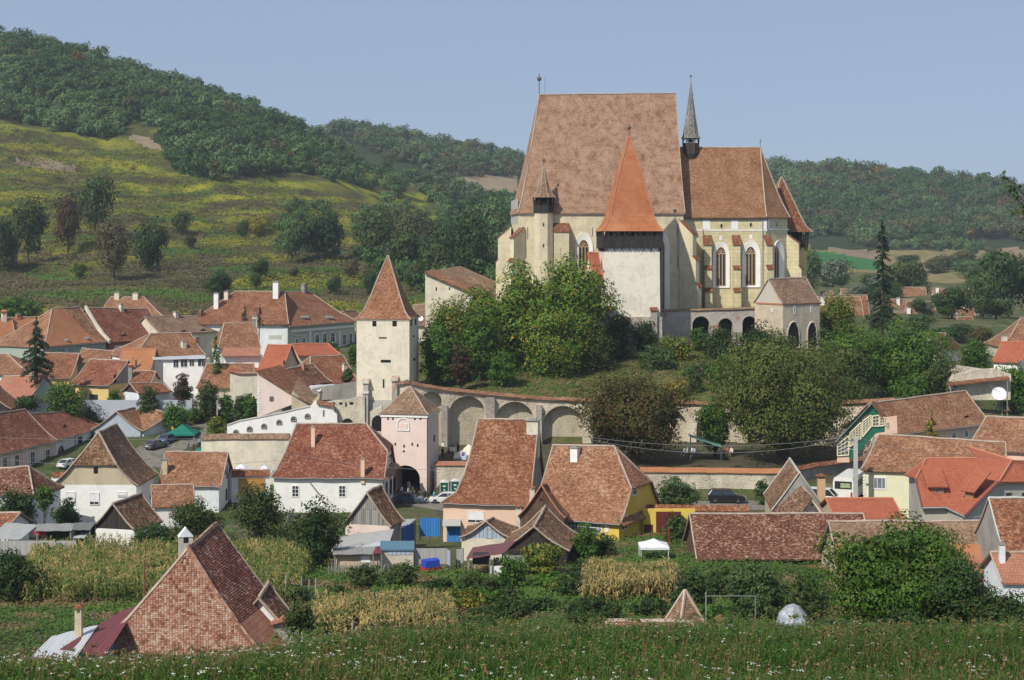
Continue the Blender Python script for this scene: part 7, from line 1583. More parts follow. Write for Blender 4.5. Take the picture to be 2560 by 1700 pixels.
F3 = sample([(845, 325), (1000, 345), (1200, 405), (1300, 410), (1330, 440), (1130, 445), (1100, 440), (980, 400), (845, 345)], (22, 8.5), 1150, 1700, (6, 9))
F4 = sample([(1890, 418), (2000, 424), (2250, 448), (2400, 465), (2620, 490), (2620, 605), (2450, 600), (2330, 612), (2200, 610), (2100, 590), (1990, 600), (1890, 600)], (21, 7.2), 800, 1700, (6, 9.5))
F4 += sample([(2080, 600), (2330, 600), (2480, 600), (2480, 640), (2330, 628), (2200, 622)], (26, 8), 800, 1300, (4, 6))
for px in range(-60, 860, 13):
 Y = 985; X = (px - 1280) * Y / F; F1.append((X, Y, ground(X, Y), R.uniform(3.6, 5.6), px, 0))
for px in range(830, 1330, 10):
 Y = 1590; X = (px - 1280) * Y / F; F3.append((X, Y, ground(X, Y), R.uniform(6, 8.5), px, 0))
for px in range(1880, 2640, 10):
 Y = 1590; X = (px - 1280) * Y / F; F4.append((X, Y, ground(X, Y), R.uniform(6, 8.5), px, 0))
B_ = {k: [] for k in ('HD', 'HB', 'HO', 'HR')}
for lst, far in ((F1, 0), (F2, 0), (F3, 1), (F4, 1)):
 for x, y, z, r, px, pyy in lst:
  n_ = mnoise.noise(Vector((x / (90 if not far else 150), y / 90, 3))) + R.uniform(-.25, .25); h_ = pyy / 300 if not far else .4
  k = 'HB' if n_ > .02 + (.15 if far else -.05) else 'HD'
  if R.random() < (.22 if far else .09): k = 'HO'
  if R.random() < (.008 if far else .006): k = 'HR'
  if far and -.1 < n_ < .1 and R.random() < .5: k = 'HO'
  B_[k].append((x, y, z, r))
print("woods", {k: len(v) for k, v in B_.items()})
woods("woodland", B_['HD'], 'HD', "dark green woodland covering the hills on both sides"); woods("woodland", B_['HB'], 'HB', "blue-green locust woodland mixed through the hill forest")
woods("woodland", B_['HO'], 'HO', "olive and yellowish crowns scattered in the hill forest"); woods("woodland", B_['HR'], 'HR', "rust-orange autumn crowns scattered in the hill forest")
def scrub(name, pts, kind, label, cat="scrub", q=8, lf=.75):
 P3, N3 = [], []
 for x, y, z, r in pts:
  u = unit(q); u[:, 2] = np.abs(u[:, 2]); P3.append(np.array([x, y, z]) + u * r * rng.uniform(.4, 1, (q, 1)) * np.array([1.6, 1.2, .8])); n_ = u + np.array([0, -.3, .8]); N3.append(n_ / np.linalg.norm(n_, axis=1, keepdims=True))
 V, Fq = leafquads(np.concatenate(P3), np.concatenate(N3), lf); o = npobj(name, V, Fq, LM[kind]); return tag(o, label, cat, None, 'stuff')
S_ = {'SCY': [], 'SCB': [], 'SCG': []}
for _ in range(24000):
 px = R.uniform(-40, 1200); Y = R.uniform(395, 780); X = (px - 1280) * Y / F; z = ground(X, Y); pyy = HZ - (z - CZ) * F / Y
 if inpoly([px], [pyy], FOR_L)[0]: continue
 band_ = math.sin(z * .95 + 1.2 * math.sin(X / 40) + Y / 90); n_ = mnoise.noise(Vector((X / 25, Y / 30, z / 8)))
 k = 'SCY' if band_ + n_ * 1.2 > .15 else ('SCB' if n_ < .05 else 'SCG')
 if pyy > 640 and px < 560: k = 'SCB' if n_ < .3 else 'SCG'
 S_[k].append((X, Y, z, R.uniform(.7, 2.2)))
scrub("goldenrod", S_['SCY'], 'SCY', "yellow flowering goldenrod bands along the hillside terraces"); scrub("dry_scrub", S_['SCB'], 'SCB', "brown dry scrub in strips on the hillside"); scrub("green_scrub", S_['SCG'], 'SCG', "low green scrub between the hillside terraces")
W1, W2_ = [], []
for _ in range(9000):
 px = R.uniform(1000, 2420); Y = R.uniform(261.5, 299); X = (px - 1280) * Y / F; (W1 if R.random() < .6 else W2_).append((X, Y, ground(X, Y), R.uniform(.15, .45)))
scrub("hill_grass", W1, 'SCG', "tall grass on the slope between ring wall and church", "grass", 7, .35); scrub("hill_grass", W2_, 'STRAW', "dry grass on the slope between ring wall and church", "grass", 7, .35)
W3, W4 = [], []
def clear(x, y): return True
for _ in range(34000):
 px = R.uniform(-30, 2600); Y = 100 + 92 * R.random() ** 1.1; X = (px - 1280) * Y / F
 if 1000 < px < 1280 and Y > 172: continue
 n_ = mnoise.noise(Vector((X / 6, Y / 6, 0))); (W3 if n_ > -.15 else W4).append((X, Y, ground(X, Y), R.uniform(.3, .9) * (1 + 1.3 * max(0, n_))))
scrub("garden_weeds", W3, 'SCG', "rank green weeds filling the gardens below the houses", "weeds", 10, .26); scrub("garden_weeds", W4, 'STRAW', "dry brown weeds patches in the gardens", "weeds", 9, .24)
W5 = []
for _ in range(7000):
 px = R.uniform(-30, 1000); Y = R.uniform(205, 300); X = (px - 1280) * Y / F; W5.append((X, Y, ground(X, Y), R.uniform(.12, .35)))
scrub("yard_grass", W5, 'SCG', "short grass around the left houses and street", "grass", 7, .24)
def corn(name, quad, Y0, Y1, n, kind, label, hh=(1.6, 2.4), nleaf=8):
 Vs = [];
 for _ in range(n):
  Y = R.uniform(Y0, Y1); t = (Y - Y0) / (Y1 - Y0); px = quad[0] + (quad[2] - quad[0]) * t + R.random() * ((quad[1] - quad[0]) * (1 - t) + (quad[3] - quad[2]) * t)
  X = (px - 1280) * Y / F; g_ = mnoise.noise(Vector((X / 3.5, Y / 3.5, n * .01)))
  if g_ < -.28 or min(t, 1 - t) < .12 and R.random() < .5: continue
  z = ground(X, Y); h = R.uniform(*hh) * (1 + .35 * g_); w_ = .02; dx, dy = R.uniform(-.12, .12), R.uniform(-.12, .12)
  Vs.append([(X - w_, Y, z), (X + w_, Y, z), (X + w_ + dx, Y + dy, z + h), (X - w_ + dx, Y + dy, z + h)])
  for k in range(nleaf):
   a = R.uniform(0, 6.283); l = R.uniform(.4, .85); z0 = z + h * (.2 + .78 * k / nleaf); ca, sa = math.cos(a), math.sin(a); wx, wy = -sa * .075, ca * .075; x0, y0 = X + dx * (z0 - z) / h, Y + dy * (z0 - z) / h; up = R.uniform(.1, .45)
   m1 = (x0 + ca * l * .5, y0 + sa * l * .5, z0 + up * l); e = (x0 + ca * l, y0 + sa * l, z0 + up * l - R.uniform(.1, .6) * l)
   Vs.append([(x0, y0, z0), (m1[0] - wx, m1[1] - wy, m1[2]), (e[0], e[1], e[2]), (m1[0] + wx, m1[1] + wy, m1[2])])
 V = np.array(Vs).reshape(-1, 3); o = npobj(name, V, np.arange(len(V)).reshape(-1, 4), LM[kind]); return tag(o, label, "crop", None, 'stuff')
corn("corn_field", (50, 740, 90, 790), 146, 180, 5200, 'CORNG', "large field of drying maize at left behind the tiled roof")
corn("corn_field", (60, 420, 90, 790), 150, 178, 1900, 'CORN', "drier golden maize patches inside the large left field")
corn("corn_field", (770, 1140, 790, 1120), 129, 143, 2200, 'CORN', "narrow strip of yellow maize in the centre garden")
corn("corn_field", (1455, 1690, 1465, 1690), 146, 158, 1600, 'CORN', "compact plot of fully dry maize below the yellow house")
corn("corn_field", (1280, 1500, 1290, 1500), 118, 126, 420, 'CORN', "few broken maize stalks in the centre foreground", (1.2, 1.9))
def meadow():
 n = 150000; Y = 17 + 40 * rng.random(n) ** 1.15; px = rng.uniform(-60, 2620, n); X = (px - 1280) * Y / F; z = gz(X, Y); nz = fbm(X / 2.2, Y / 2.5)
 h = rng.uniform(.14, .36, n) * (1 + .25 * nz * .5); a = rng.uniform(0, 6.283, n); w_ = .004 + .0005 * (Y - 17) * .55 + rng.uniform(0, .006, n); lean = rng.uniform(.15, .95, n) * h; b = rng.uniform(0, 6.283, n)
 cx, cy = np.cos(a) * w_, np.sin(a) * w_; lx, ly = np.cos(b) * lean, np.sin(b) * lean
 A = np.stack([X - cx, Y - cy, z - .03], 1); B = np.stack([X + cx, Y + cy, z - .03], 1); M1 = np.stack([X + cx * .8 + lx * .35, Y + cy * .8 + ly * .35, z + h * .6], 1); M0 = np.stack([X - cx * .8 + lx * .35, Y - cy * .8 + ly * .35, z + h * .6], 1); T1 = np.stack([X + cx * .15 + lx, Y + cy * .15 + ly, z + h], 1); T0 = np.stack([X - cx * .15 + lx, Y - cy * .15 + ly, z + h], 1)
 V = np.stack([A, B, M1, M0, T1, T0], 1).reshape(-1, 3); k = np.arange(n)[:, None] * 6; Fq = np.concatenate([k + np.array([[0, 1, 2, 3]]), k + np.array([[3, 2, 4, 5]])], 0)
 tag(npobj("meadow_grass", V, Fq, LM['GRASS']), "tall green meadow grass across the foreground", "grass", None, 'stuff')
 n = 130000; Y = 17 + 40 * rng.random(n); px = rng.uniform(-60, 2620, n); X = (px - 1280) * Y / F; z = gz(X, Y) + rng.uniform(.03, .34, n); Nn = unit(n) * .7 + np.array([0, 0, .8]); Nn /= np.linalg.norm(Nn, axis=1, keepdims=True)
 V, Fq = leafquads(np.stack([X, Y, z], 1), Nn, .042, .4); tag(npobj("meadow_herbs", V, Fq, LM['GRN']), "broad leafed herbs growing through the meadow grass", "plants", None, 'stuff')
 n = 1500; Y = 18 + 34 * rng.random(n); px = rng.uniform(-60, 2620, n); X = (px - 1280) * Y / F; z = gz(X, Y); h = rng.uniform(.3, .55, n); Vs, Fs, Hp, Hn = [], [], [], []
 w_ = .003 + Y * .00005; A = np.stack([X - w_, Y, z], 1); B = np.stack([X + w_, Y, z], 1); T1 = np.stack([X + w_ * .6 + .05, Y, z + h], 1); T0 = np.stack([X - w_ * .6 + .05, Y, z + h], 1); V1 = np.stack([A, B, T1, T0], 1).reshape(-1, 3)
 hp = np.repeat(np.stack([X + .05, Y, z + h], 1), 5, 0) + rng.normal(0, .02, (n * 5, 3)); V2, F2_ = leafquads(hp, unit(n * 5), .035, .8)
 tag(npobj("seed_heads", np.concatenate([V1, V2]), np.concatenate([np.arange(4 * n).reshape(-1, 4), F2_ + 4 * n]), LM['STRAW']), "brown dried seed heads standing above the meadow grass", "plants", None, 'stuff')
 n = 2600; Y = 18 + 34 * rng.random(n); px = rng.uniform(-60, 2620, n); X = (px - 1280) * Y / F; d = fbm(X / 1.5 + 3, Y / 1.9); keep = (d + rng.normal(0, .6, n) + np.where(px < 900, .5, -.25)) > .5; X, Y, px = X[keep], Y[keep], px[keep]; n = len(X); z = gz(X, Y) + rng.uniform(.25, .45, n)
 k = 7; off = rng.normal(0, 1, (n * k, 3)) * np.array([.016, .016, .005]); pp = np.repeat(np.stack([X, Y, z], 1), k, 0) + off; Nn = unit(n * k) * .35 + np.array([0, -.2, 1]); Nn /= np.linalg.norm(Nn, axis=1, keepdims=True); V, Fq = leafquads(pp, Nn, .017, .9)
 tag(npobj("yarrow_flowers", V, Fq, LM['FLW']), "small white yarrow flowers dotted over the meadow", "flowers", None, 'stuff')
 w_ = .004 + Y * .00007; A = np.stack([X - w_, Y, z - .5], 1); B = np.stack([X + w_, Y, z - .5], 1); T1 = np.stack([X + w_, Y, z], 1); T0 = np.stack([X - w_, Y, z], 1)
 V = np.stack([A, B, T1, T0], 1).reshape(-1, 3); tag(npobj("flower_stems", V, np.arange(4 * n).reshape(-1, 4), LM['SCG']), "thin stems carrying the white yarrow flowers", "plants", None, 'stuff')
meadow()
W6 = []
for _ in range(5200):
 px = R.uniform(-40, 2600); Y = R.uniform(30, 58); X = (px - 1280) * Y / F; n_ = mnoise.noise(Vector((X * .9, Y * .5, 4)))
 if n_ > -.05: W6.append((X, Y, ground(X, Y) + R.uniform(.1, .45) * (.6 + n_ * 1.6), R.uniform(.08, .2)))
scrub("tall_weeds", W6, 'DKO', "ragged taller weeds breaking the meadow's upper edge", "weeds", 14, .075)
r = thing("branch_tree", "leafy twigs of a near tree reaching in at the upper right edge", "tree", (P(2950, 1700, 24).x, 24, 29)); a = Vector((P(2950, 0, 24).x, 24, 29)); b = P(2940, 800, 24); m = MB(); m.tube([a, b, P(2700, 560, 24), P(2640, 560, 24)], [.12, .08, .035, .015], 7); obj("trunk", m, M_BARK, r)
Ps = []
for tip, st in (((2512, 455), (2680, 640)), ((2520, 478), (2640, 600)), ((2528, 515), (2660, 610)), ((2545, 570), (2670, 640)), ((2505, 432), (2600, 540))):
 m = MB(); A, B = P(st[0], st[1], 24), P(tip[0], tip[1], 24); m.tube([A, A.lerp(B, .5) + Vector((0, 0, .05)), B], [.02, .011, .004], 5); obj("twig", m, M_BARK, r)
 for i in range(26): q = A.lerp(B, .55 + .45 * R.random()); Ps.append((q.x + R.gauss(0, .05), 24 + R.gauss(0, .05), q.z + R.gauss(0, .04) - .03))
V, Fq = leafquads(np.array(Ps), unit(len(Ps)), .07); npobj("leaves", V, Fq, LM['DKO'], r)
# ---------------------------------------------------------------- foreground roof with its own laid tiles
def tilemat(name, stops):
 m, t, b = newmat(name); g = t.nodes.new("ShaderNodeNewGeometry"); o = coords(t)
 a = N(t, "Math", operation='MULTIPLY_ADD'); L(t, g.outputs["Random Per Island"], a.inputs[0]); a.inputs[1].default_value = .5
 q = N(t, "Math", operation='MULTIPLY_ADD'); L(t, noise(t, o, .9, 6, .75, .6), q.inputs[0]); q.inputs[1].default_value = 1.5; q.inputs[2].default_value = -.47
 L(t, q.outputs[0], a.inputs[2]); c = ramp(t, a.outputs[0], stops)
 c = mixc(t, ramp(t, noise(t, o, 14, 4, .8), [(.5, (0, 0, 0)), (.75, (.6,) * 3)]), c, (.12, .11, .09)); L(t, c, b.inputs["Base Color"]); b.inputs["Roughness"].default_value = .92
 bump(t, b, noise(t, o, 25, 4, .7), .4, .01); return m
M_BT = tilemat("beavertail_tiles", [(.1, (.07, .035, .025)), (.24, (.17, .065, .04)), (.38, (.28, .12, .075)), (.56, (.36, .19, .13)), (.72, (.40, .27, .20)), (.9, (.46, .36, .28))])
M_BTD = tilemat("beavertail_tiles_dark", [(.08, (.045, .025, .02)), (.32, (.14, .045, .03)), (.52, (.22, .075, .05)), (.72, (.30, .14, .10)), (.9, (.40, .33, .28))])
HW = H("house", "big old tiled roof with white chimney rising from the left foreground", "house", (668, 1650), (752, 1572), 104, (470, 1378), (508, 1330), 5.75, M_WHITE2, T_DRK, hl=0, hr=1, over=.4, sag=.07, amp=.06, ridge=M_RIDGE)
def laid(h, face, mat, t0=0.02, t1=.99, cw=.18, ex=.15):
 """individual plain tiles in courses over one roof face"""
 m = MB(); sl = math.hypot(h.sp, h.zr0 - h.ze); nrows = int(sl * (t1 - t0) / ex)
 for i in range(nrows):
  t = t0 + (t1 - t0) * i / nrows; ta = t + (t1 - t0) * 1.5 / nrows; off = cw / 2 if i % 2 else 0
  if face == 'f': a, b = h.u0 * t, h.L
  else: a, b = h.sp * t, 2 * h.sp - h.sp * t
  k = int((b - a) / cw)
  for j in range(k):
   if R.random() < .004: continue
   u = a + off + j * cw + R.uniform(-.008, .008)
   if u + cw > b: continue
   def pt(u_, t_):
    if face == 'f': return h.rp(u_, h.sp * t_, t_)
    return h.rp(h.u0 * t_, u_, t_)
   up = (pt(u, ta) - pt(u, t)).normalized(); ac = (pt(u + cw, t) - pt(u, t)).normalized(); n = ac.cross(up)
   if n.z < 0: n = -n
   l0 = .065 + R.uniform(0, .018); g = .006; base = pt(u + cw / 2, t) ; w2 = cw / 2 - g; tl = ex * 1.5; dr = R.uniform(-.012, .012)
   P0 = [(-w2, .05), (-w2 * .72, .012), (0, -.006), (w2 * .72, .012), (w2, .05)]
   top = [base + ac * x + up * (y + dr) + n * l0 for x, y in P0]; bk = [base + ac * w2 + up * tl + n * .012, base - ac * w2 + up * tl + n * .012]
   m.face(top + bk); lo = [p - n * .022 for p in top]
   for q in range(4): m.face([lo[q], lo[q + 1], top[q + 1], top[q]])
 return obj("laid_tiles", m, mat, h.roof)
laid(HW, 'h', M_BT); laid(HW, 'f', M_BTD, .36, .99)
m = MB(); m.grid([[HW.rp(HW.L * j / 16, HW.sp * t, t) + Vector((0, 0, .06)) for j in range(17)] for t in (0, .12, .24, .36)], [[(HW.L * j / 16, t * 7.5) for j in range(17)] for t in (0, .12, .24, .36)], .05); obj("interlocking_tiles", m, T_PNK, HW.roof)
def rowcaps(h):
 m = MB()
 for (a, b) in ((h.rp(0, 0, 0), h.rp(h.u0, h.sp, 1)), (h.rp(h.u0, h.sp, 1), h.rp(h.u1, h.sp, 1))):
  n_ = int((b - a).length / .36)
  for i in range(n_):
   t0, t1 = i / n_, (i + 1.08) / n_
   def q(t):
    if (a - h.rp(0, 0, 0)).length < .01: return h.rp(h.u0 * t, h.sp * t, t)
    return h.rp(h.u0 + (h.u1 - h.u0) * t, h.sp, 1)
   m.tube([q(t0) + Vector((0, 0, .06)), q(min(1, t1)) + Vector((0, 0, .085))], .15, 7, True, .125)
 obj("ridge_caps", m, M_BT, h.roof)
rowcaps(HW)
def white_chimney():
 c = P(464, 1390, 108.5); s = c.y / F; z0 = c.z - 1.2; z1 = zrow(1340, 108.5); w2 = 17 * s; m = MB(); m.cbox((c.x, c.y, z0), w2 * 2, .75, z1 - z0, .25)
 o = obj("chimney", m, M_CHGREY, HW.root); m = MB(); d = Vector((math.cos(.25), math.sin(.25), 0)); n = Vector((-d.y, d.x, 0)); b = Vector((c.x, c.y, z1)); A = [b - d * w2 * 1.1 - n * .42, b + d * w2 * 1.1 - n * .42, b - n * .42 + Vector((0, 0, 22 * s))]; B = [p + n * .84 for p in A]
 m.face(A); m.face(B[::-1]); m.face([A[1], B[1], B[2], A[2]]); m.face([B[0], A[0], A[2], B[2]]); m.face([A[0], B[0], B[1], A[1]]); obj("chimney_cap", m, M_WHITE2, o)
 m = MB(); m.face([b - d * .16 - n * .39 + Vector((0, 0, -.38)), b + d * .16 - n * .39 + Vector((0, 0, -.38)), b + d * .16 - n * .39 + Vector((0, 0, -.05)), b - n * .39 + Vector((0, 0, .08)), b - d * .16 - n * .39 + Vector((0, 0, -.05))]); obj("smoke_hole", m, M_DARK, o)
white_chimney()
h = H("house", "small dark tiled roof just behind the big foreground roof's right side", "outbuilding", (738, 1592), (760, 1566), 109, (655, 1488), (678, 1450), 2.4, M_WHITE2, T_DRK, over=.2, sag=.05, ridge=M_RIDGE, zb=6)
h = H("outbuilding", "little pinkish tiled roof end poking above the meadow edge", "outbuilding", (775, 1560), (792, 1540), 108, (757, 1506), (770, 1500), 1.3, M_GREYW, T_PNK, over=.15, ridge=None, zb=6)
sheetroof("red_lean_to", "dark red tin lean-to against the left side of the big foreground roof", "lean-to", [(150, 1622, 101), (262, 1640, 100), (345, 1512, 109), (300, 1530, 110)], M_TINR)
m = MB(); a, b = P(185, 1640, 101.5), P(282, 1590, 105); rt = thing("blue_wall", "blue painted wall under the red tin lean-to", "wall", (a.x, a.y, 6)); m.box((a.x, a.y, 6), (b.x - a.x, b.y - a.y, 0), (.05, .2, 0), (0, 0, a.z + .55 - 6)); obj("wall", m, plain("blue_limewash", (.12, .30, .48), .8), rt)
sheetroof("tin_roof", "white corrugated tin roof sloping at the lower left", "lean-to", [(65, 1655, 98), (180, 1660, 98), (245, 1562, 106), (130, 1590, 106)], M_TINW)
def small_chimney(px, yt, yb, Y, label, mat=M_BEIGE, w2=.42):
 c = P(px, yb, Y); zt = zrow(yt, Y); r = thing("chimney_stack", label, "chimney", (c.x, c.y, c.z)); m = MB(); m.cbox((c.x, c.y, c.z - 2.5), w2, w2, zt - c.z + 2.5 - .5); obj("stack", m, mat, r)
 m = MB(); [m.cbox((c.x + sx * w2 * .38, c.y + sy * w2 * .38, zt - .5), .09, .09, .3) for sx in (-1, 1) for sy in (-1, 1)]; m.cbox((c.x, c.y, zt - .22), w2 * 1.2, w2 * 1.2, .05); obj("hood_pillars", m, mat, r)
 m = MB(); m.lathe((c.x, c.y, zt - .18), [(w2 * 1.0, 0), (w2 * 1.0, .05), (0, .3)], 4, rad(45)); obj("hood", m, T_OLD, r)
small_chimney(197, 1512, 1590, 104, "small beige chimney stack with tiled hood at lower left"); small_chimney(1801, 1541, 1600, 92, "tiny chimney with pointed tile hood above the meadow at right", M_BEIGE, .4)
m = MB(); c = P(361, 1500, 128); m.tube([(c.x, c.y, ground(c.x, c.y)), (c.x, c.y, zrow(1400, 128))], .09, 6); tag(obj("stove_pipe", m, plain("rust", (.22, .09, .05), .8)), "rusty pipe standing against the maize field at left", "pipe")
m = MB(); c = P(237, 1570, 108); m.tube([(c.x, c.y, 7), (c.x, c.y, zrow(1528, 108))], .03, 5); m.tube([(c.x - .25, c.y, zrow(1533, 108)), (c.x + .25, c.y, zrow(1533, 108))], .02, 4); tag(obj("antenna", m, M_METAL), "small cross shaped mast beside the beige chimney", "antenna")
def pyramid(px, yt, yb, x0, x1, Y, label):
 s = Y / F; r = (x1 - x0) / 2 * s; cx = ((x0 + x1) / 2 - 1280) * s; ze = zrow(yb, Y); z1 = zrow(yt, Y); q = .45; base = [Vector((cx + r * 1.2 * math.cos(a + q), Y + r * 1.2 * math.sin(a + q))) for a in (rad(225), rad(315), rad(45), rad(135))]
 root = thing("hut", label, "hut", (cx, Y, ze - 3)); m = MB(); pr = [(1, 0), (.75, .2 * (z1 - ze)), (.01, z1 - ze)]; loft(m, base, (cx, Y), pr, ze); rf = obj("roof", m, T_GRY, root); obj("hip_tiles", hips(base, (cx, Y), pr, ze, .09), M_RIDGE, rf); boxwall("wall", grow(base, -.5), ze - 3, ze, M_GREYW, root)
pyramid(1703, 1475, 1585, 1650, 1775, 95, "pointed mossy pyramid roof standing in the meadow edge")
h = H("outbuilding", "low pinkish roof strip beside the pointed pyramid roof", "outbuilding", (1520, 1600), (1740, 1600), 90, (1524, 1553), (1732, 1556), 1.6, M_CREAM, T_PNK, over=.2, ridge=M_RIDGE, zb=8)
m = MB(); c = P(1983, 1600, 98); H_ = 98 * 95 / F
m.lathe((c.x, c.y, c.z - 1), [(1.0, 0), (1.02, 1.3), (.95, 1.9), (.78, 2.5), (.45, 2.95), (0, 3.15)], 14); m.v = [(x + .07 * math.sin(z * 9 + x * 7), y + .07 * math.cos(z * 7 + y * 5), z + .05 * math.sin(x * 9)) for x, y, z in m.v]
tag(obj("haystack", m, plain("plastic_sheet", (.30, .33, .37), .5, var=.8, spec=.5, scale=2), smooth=True), "haystack wrapped in pale torn plastic sheeting in the right foreground", "haystack")
GS = "sheds and lean-tos in the yards"
sheetroof("grey_sheet_roof", "grey asbestos lean-to roof below the grey plank barn", "lean-to", [(828, 1378, 176), (975, 1353, 176), (985, 1322, 182), (850, 1340, 182)], M_TIN, group=GS)
sheetroof("white_sheet_roof", "bright tin sheet along the grey lean-to's lower edge", "lean-to", [(838, 1392, 173.5), (972, 1364, 173.5), (977, 1350, 176.5), (830, 1374, 176.5)], M_TINW, group=GS, posts=())
r_ = sheetroof("corrugated_roof", "mossy corrugated low roof with pale mud wall beside the blue shed", "shed", [(832, 1386, 170), (950, 1384, 170), (952, 1366, 174), (832, 1368, 174)], M_TINC, group=GS, posts=())
m = MB(); a = P(840, 1388, 170.6); b = P(952, 1388, 170.6); m.box((a.x, a.y, 0), (b.x - a.x, 0, 0), (0, 3, 0), (0, 0, a.z)); obj("wall", m, plaster("mud_wall", (.58, .44, .32), (.45, .33, .24), .5), r_); hm = HH(); hm.root = r_; hm.pl = {'f': (Vector(a), Vector((0, -1, 0)), Vector((1, 0, 0)))}
win(hm, 'f', 903, 1388, 926, 1406, 'panel', M_FRW, name="white_door"); win(hm, 'f', 915, 1390, 924, 1394, 'hole', name="window")
sheetroof("red_tin_patch", "small red tin corner between corrugated roof and blue shed", "roof", [(932, 1384, 169.6), (955, 1382, 169.6), (950, 1365, 172), (940, 1366, 172)], M_TINR, posts=(), group=GS)
h = H("shed", "small shed with blue tin roof and pale board walls", "shed", (950, 1374), (1036, 1373), 171, (950, 1352), (1038, 1352), 1.5, plaster("pale_boards", (.66, .57, .47), (.5, .42, .34), .5), M_TINB, over=.15, og=.1, sag=0, amp=.01, ridge=None, group=GS); win(h, 'f', 968, 1374, 1030, 1387, 'panel', M_WD_LB, name="blue_board", dep=.04)
h = H("shed", "dark shed with striped black felt roof among the bushes", "shed", (712, 1308), (775, 1308), 187, (716, 1287), (776, 1287), 1.6, M_WD_BLK, plain("roofing_felt", (.05, .05, .055), .7), over=.1, og=.1, sag=0, amp=.01, ridge=None, group=GS)
for x in (716, 735, 753): m = MB(); m.tube([h.rp((x - 712) * 187 / F, 0, 0) + Vector((0, 0, .05)), h.rp((x - 712) * 187 / F, h.sp, 1) + Vector((0, 0, .05))], .06, 4); obj("roof_batten", m, M_WD_GRY, h.roof)
m = MB(); [m.tube([P(718, y, 186.3), P(775, y, 186.3)], .05, 4) for y in (1327, 1337)]; tag(obj("rail_fence", m, M_WD_GRY), "two wooden rails before the black felt shed", "fence")
def panelfence(name, label, x0, y0, x1, y1, h_, Y0, Y1, mat, cat="fence", nm="boards"):
 a, b = P(x0, y0, Y0), P(x1, y1, Y1); r = thing(name, label, cat, (a.x, a.y, a.z - h_)); m = MB(); d = b - a; n = Vector((-d.y, d.x, 0)).normalized() * .06; m.face([a - Vector((0, 0, h_)), b - Vector((0, 0, h_)), b, a]); m.face([b - Vector((0, 0, h_)) + n, a - Vector((0, 0, h_)) + n, a + n, b + n]); m.face([a, b, b + n, a + n]); obj(nm, m, mat, r)
 for t in (0, .5, 1):
  p = a.lerp(b, t) + n * 1.5; m = MB(); m.cbox((p.x, p.y, p.z - h_ - .5), .12, .12, h_ + .6); obj("post", m, M_METAL, r)
 return r
panelfence("blue_gate", "wide bright blue metal gate left of the peach house", 1050, 1295, 1100, 1295, 2.1, 192, 192, M_WD_BLUE, "gate"); panelfence("blue_fence", "deep blue board fence left of the bright blue gate", 1004, 1320, 1036, 1306, 1.9, 184, 189, M_WD_DBLUE)
sheetroof("pale_roof", "pale sheet roof above the deep blue fence", "lean-to", [(1003, 1314, 187), (1022, 1312, 187), (1040, 1297, 192), (1010, 1298, 192)], M_TIN, posts=())
panelfence("metal_fence", "grey corrugated metal fence behind the blue covered trailer", 1036, 1371, 1118, 1371, 1.6, 172, 172, M_FENCE); panelfence("fence_door", "blue painted metal door in the grey fence", 1117, 1374, 1126, 1378, 1.5, 171, 169, M_WD_LB, "gate"); panelfence("small_gate", "small slatted grey gate beside the blue metal door", 1141, 1373, 1158, 1373, 1.4, 170, 170, M_FENCE, "gate")
sheetroof("maroon_canopy", "maroon tin canopy over firewood beside the pale blue gable", "lean-to", [(1165, 1397, 163), (1262, 1382, 163), (1290, 1352, 168), (1182, 1368, 168)], M_TINM, posts=((.05, .05), (.6, .05), (.96, .05), (.05, .95)))
def firewood(x0, x1, yt, yb, Y):
 root = thing("firewood_stack", "stack of cut firewood under the maroon canopy", "firewood", P((x0 + x1) / 2, yb, Y)); s = Y / F
 n = 0; y = yb
 while y > yt and n < 90:
  x = x0
  while x < x1 and n < 90:
   c = P(x, y, Y); m = MB(); m.tube([c, c + Vector((R.uniform(-.05, .05), .6, 0))], R.uniform(.07, .12), 6); obj("log", m, M_WD_GRY if n % 3 else M_TRAC, root); n += 1; x += 5.2
  y -= 4.6
firewood(1236, 1262, 1398, 1412, 164.5)
m = MB(); a = P(1225, 1416, 163.6); b = P(1263, 1416, 163.6); m.box((a.x, a.y, a.z - 1), (b.x - a.x, 0, 0), (0, .3, 0), (0, 0, 1)); tag(obj("white_hutch", m, M_WHITE), "low white hutch wall under the firewood stack", "wall")
panelfence("plank_fence", "weathered pale plank fence in front of the dark timber barn", 1266, 1388, 1336, 1388, 1.5, 163, 163, M_WD_GRY)
m = MB()
for c_ in range(1):
 a = P(1202, 1411, 164); m.lathe((0, 0, 0), [(0, -.8), (.55, -.8), (.6, -.7), (.6, .7), (.55, .8), (0, .8)], 14); m.v = [(a.x + z, a.y + y, a.z + .6 + x) for x, y, z in m.v]
tag(obj("oil_drum", m, plain("black_tank", (.03, .03, .035), .5), smooth=False), "black cylindrical tank lying under the maroon canopy", "tank")
sheetroof("grey_sheet_roof", "broad pale asbestos roof at the left edge", "lean-to", [(-30, 1348, 176), (52, 1348, 176), (95, 1312, 183), (15, 1306, 184)], M_TIN, group=GS, posts=((.05, .05), (.5, .05), (.95, .05), (.95, .95)))
sheetroof("corrugated_roof", "dark corrugated shed roof in the middle of the left yard", "shed", [(88, 1327, 177), (180, 1326, 177), (186, 1308, 182), (95, 1309, 182)], M_TINC, group=GS, backwall=M_WD_BLK)
sheetroof("felt_roof", "flat grey felt shed roof left of the black gabled barn", "shed", [(181, 1324, 177.5), (226, 1324, 177.5), (240, 1305, 182), (187, 1306, 182)], plain("grey_felt", (.16, .16, .155), .8), group=GS, backwall=M_WD_BLK)
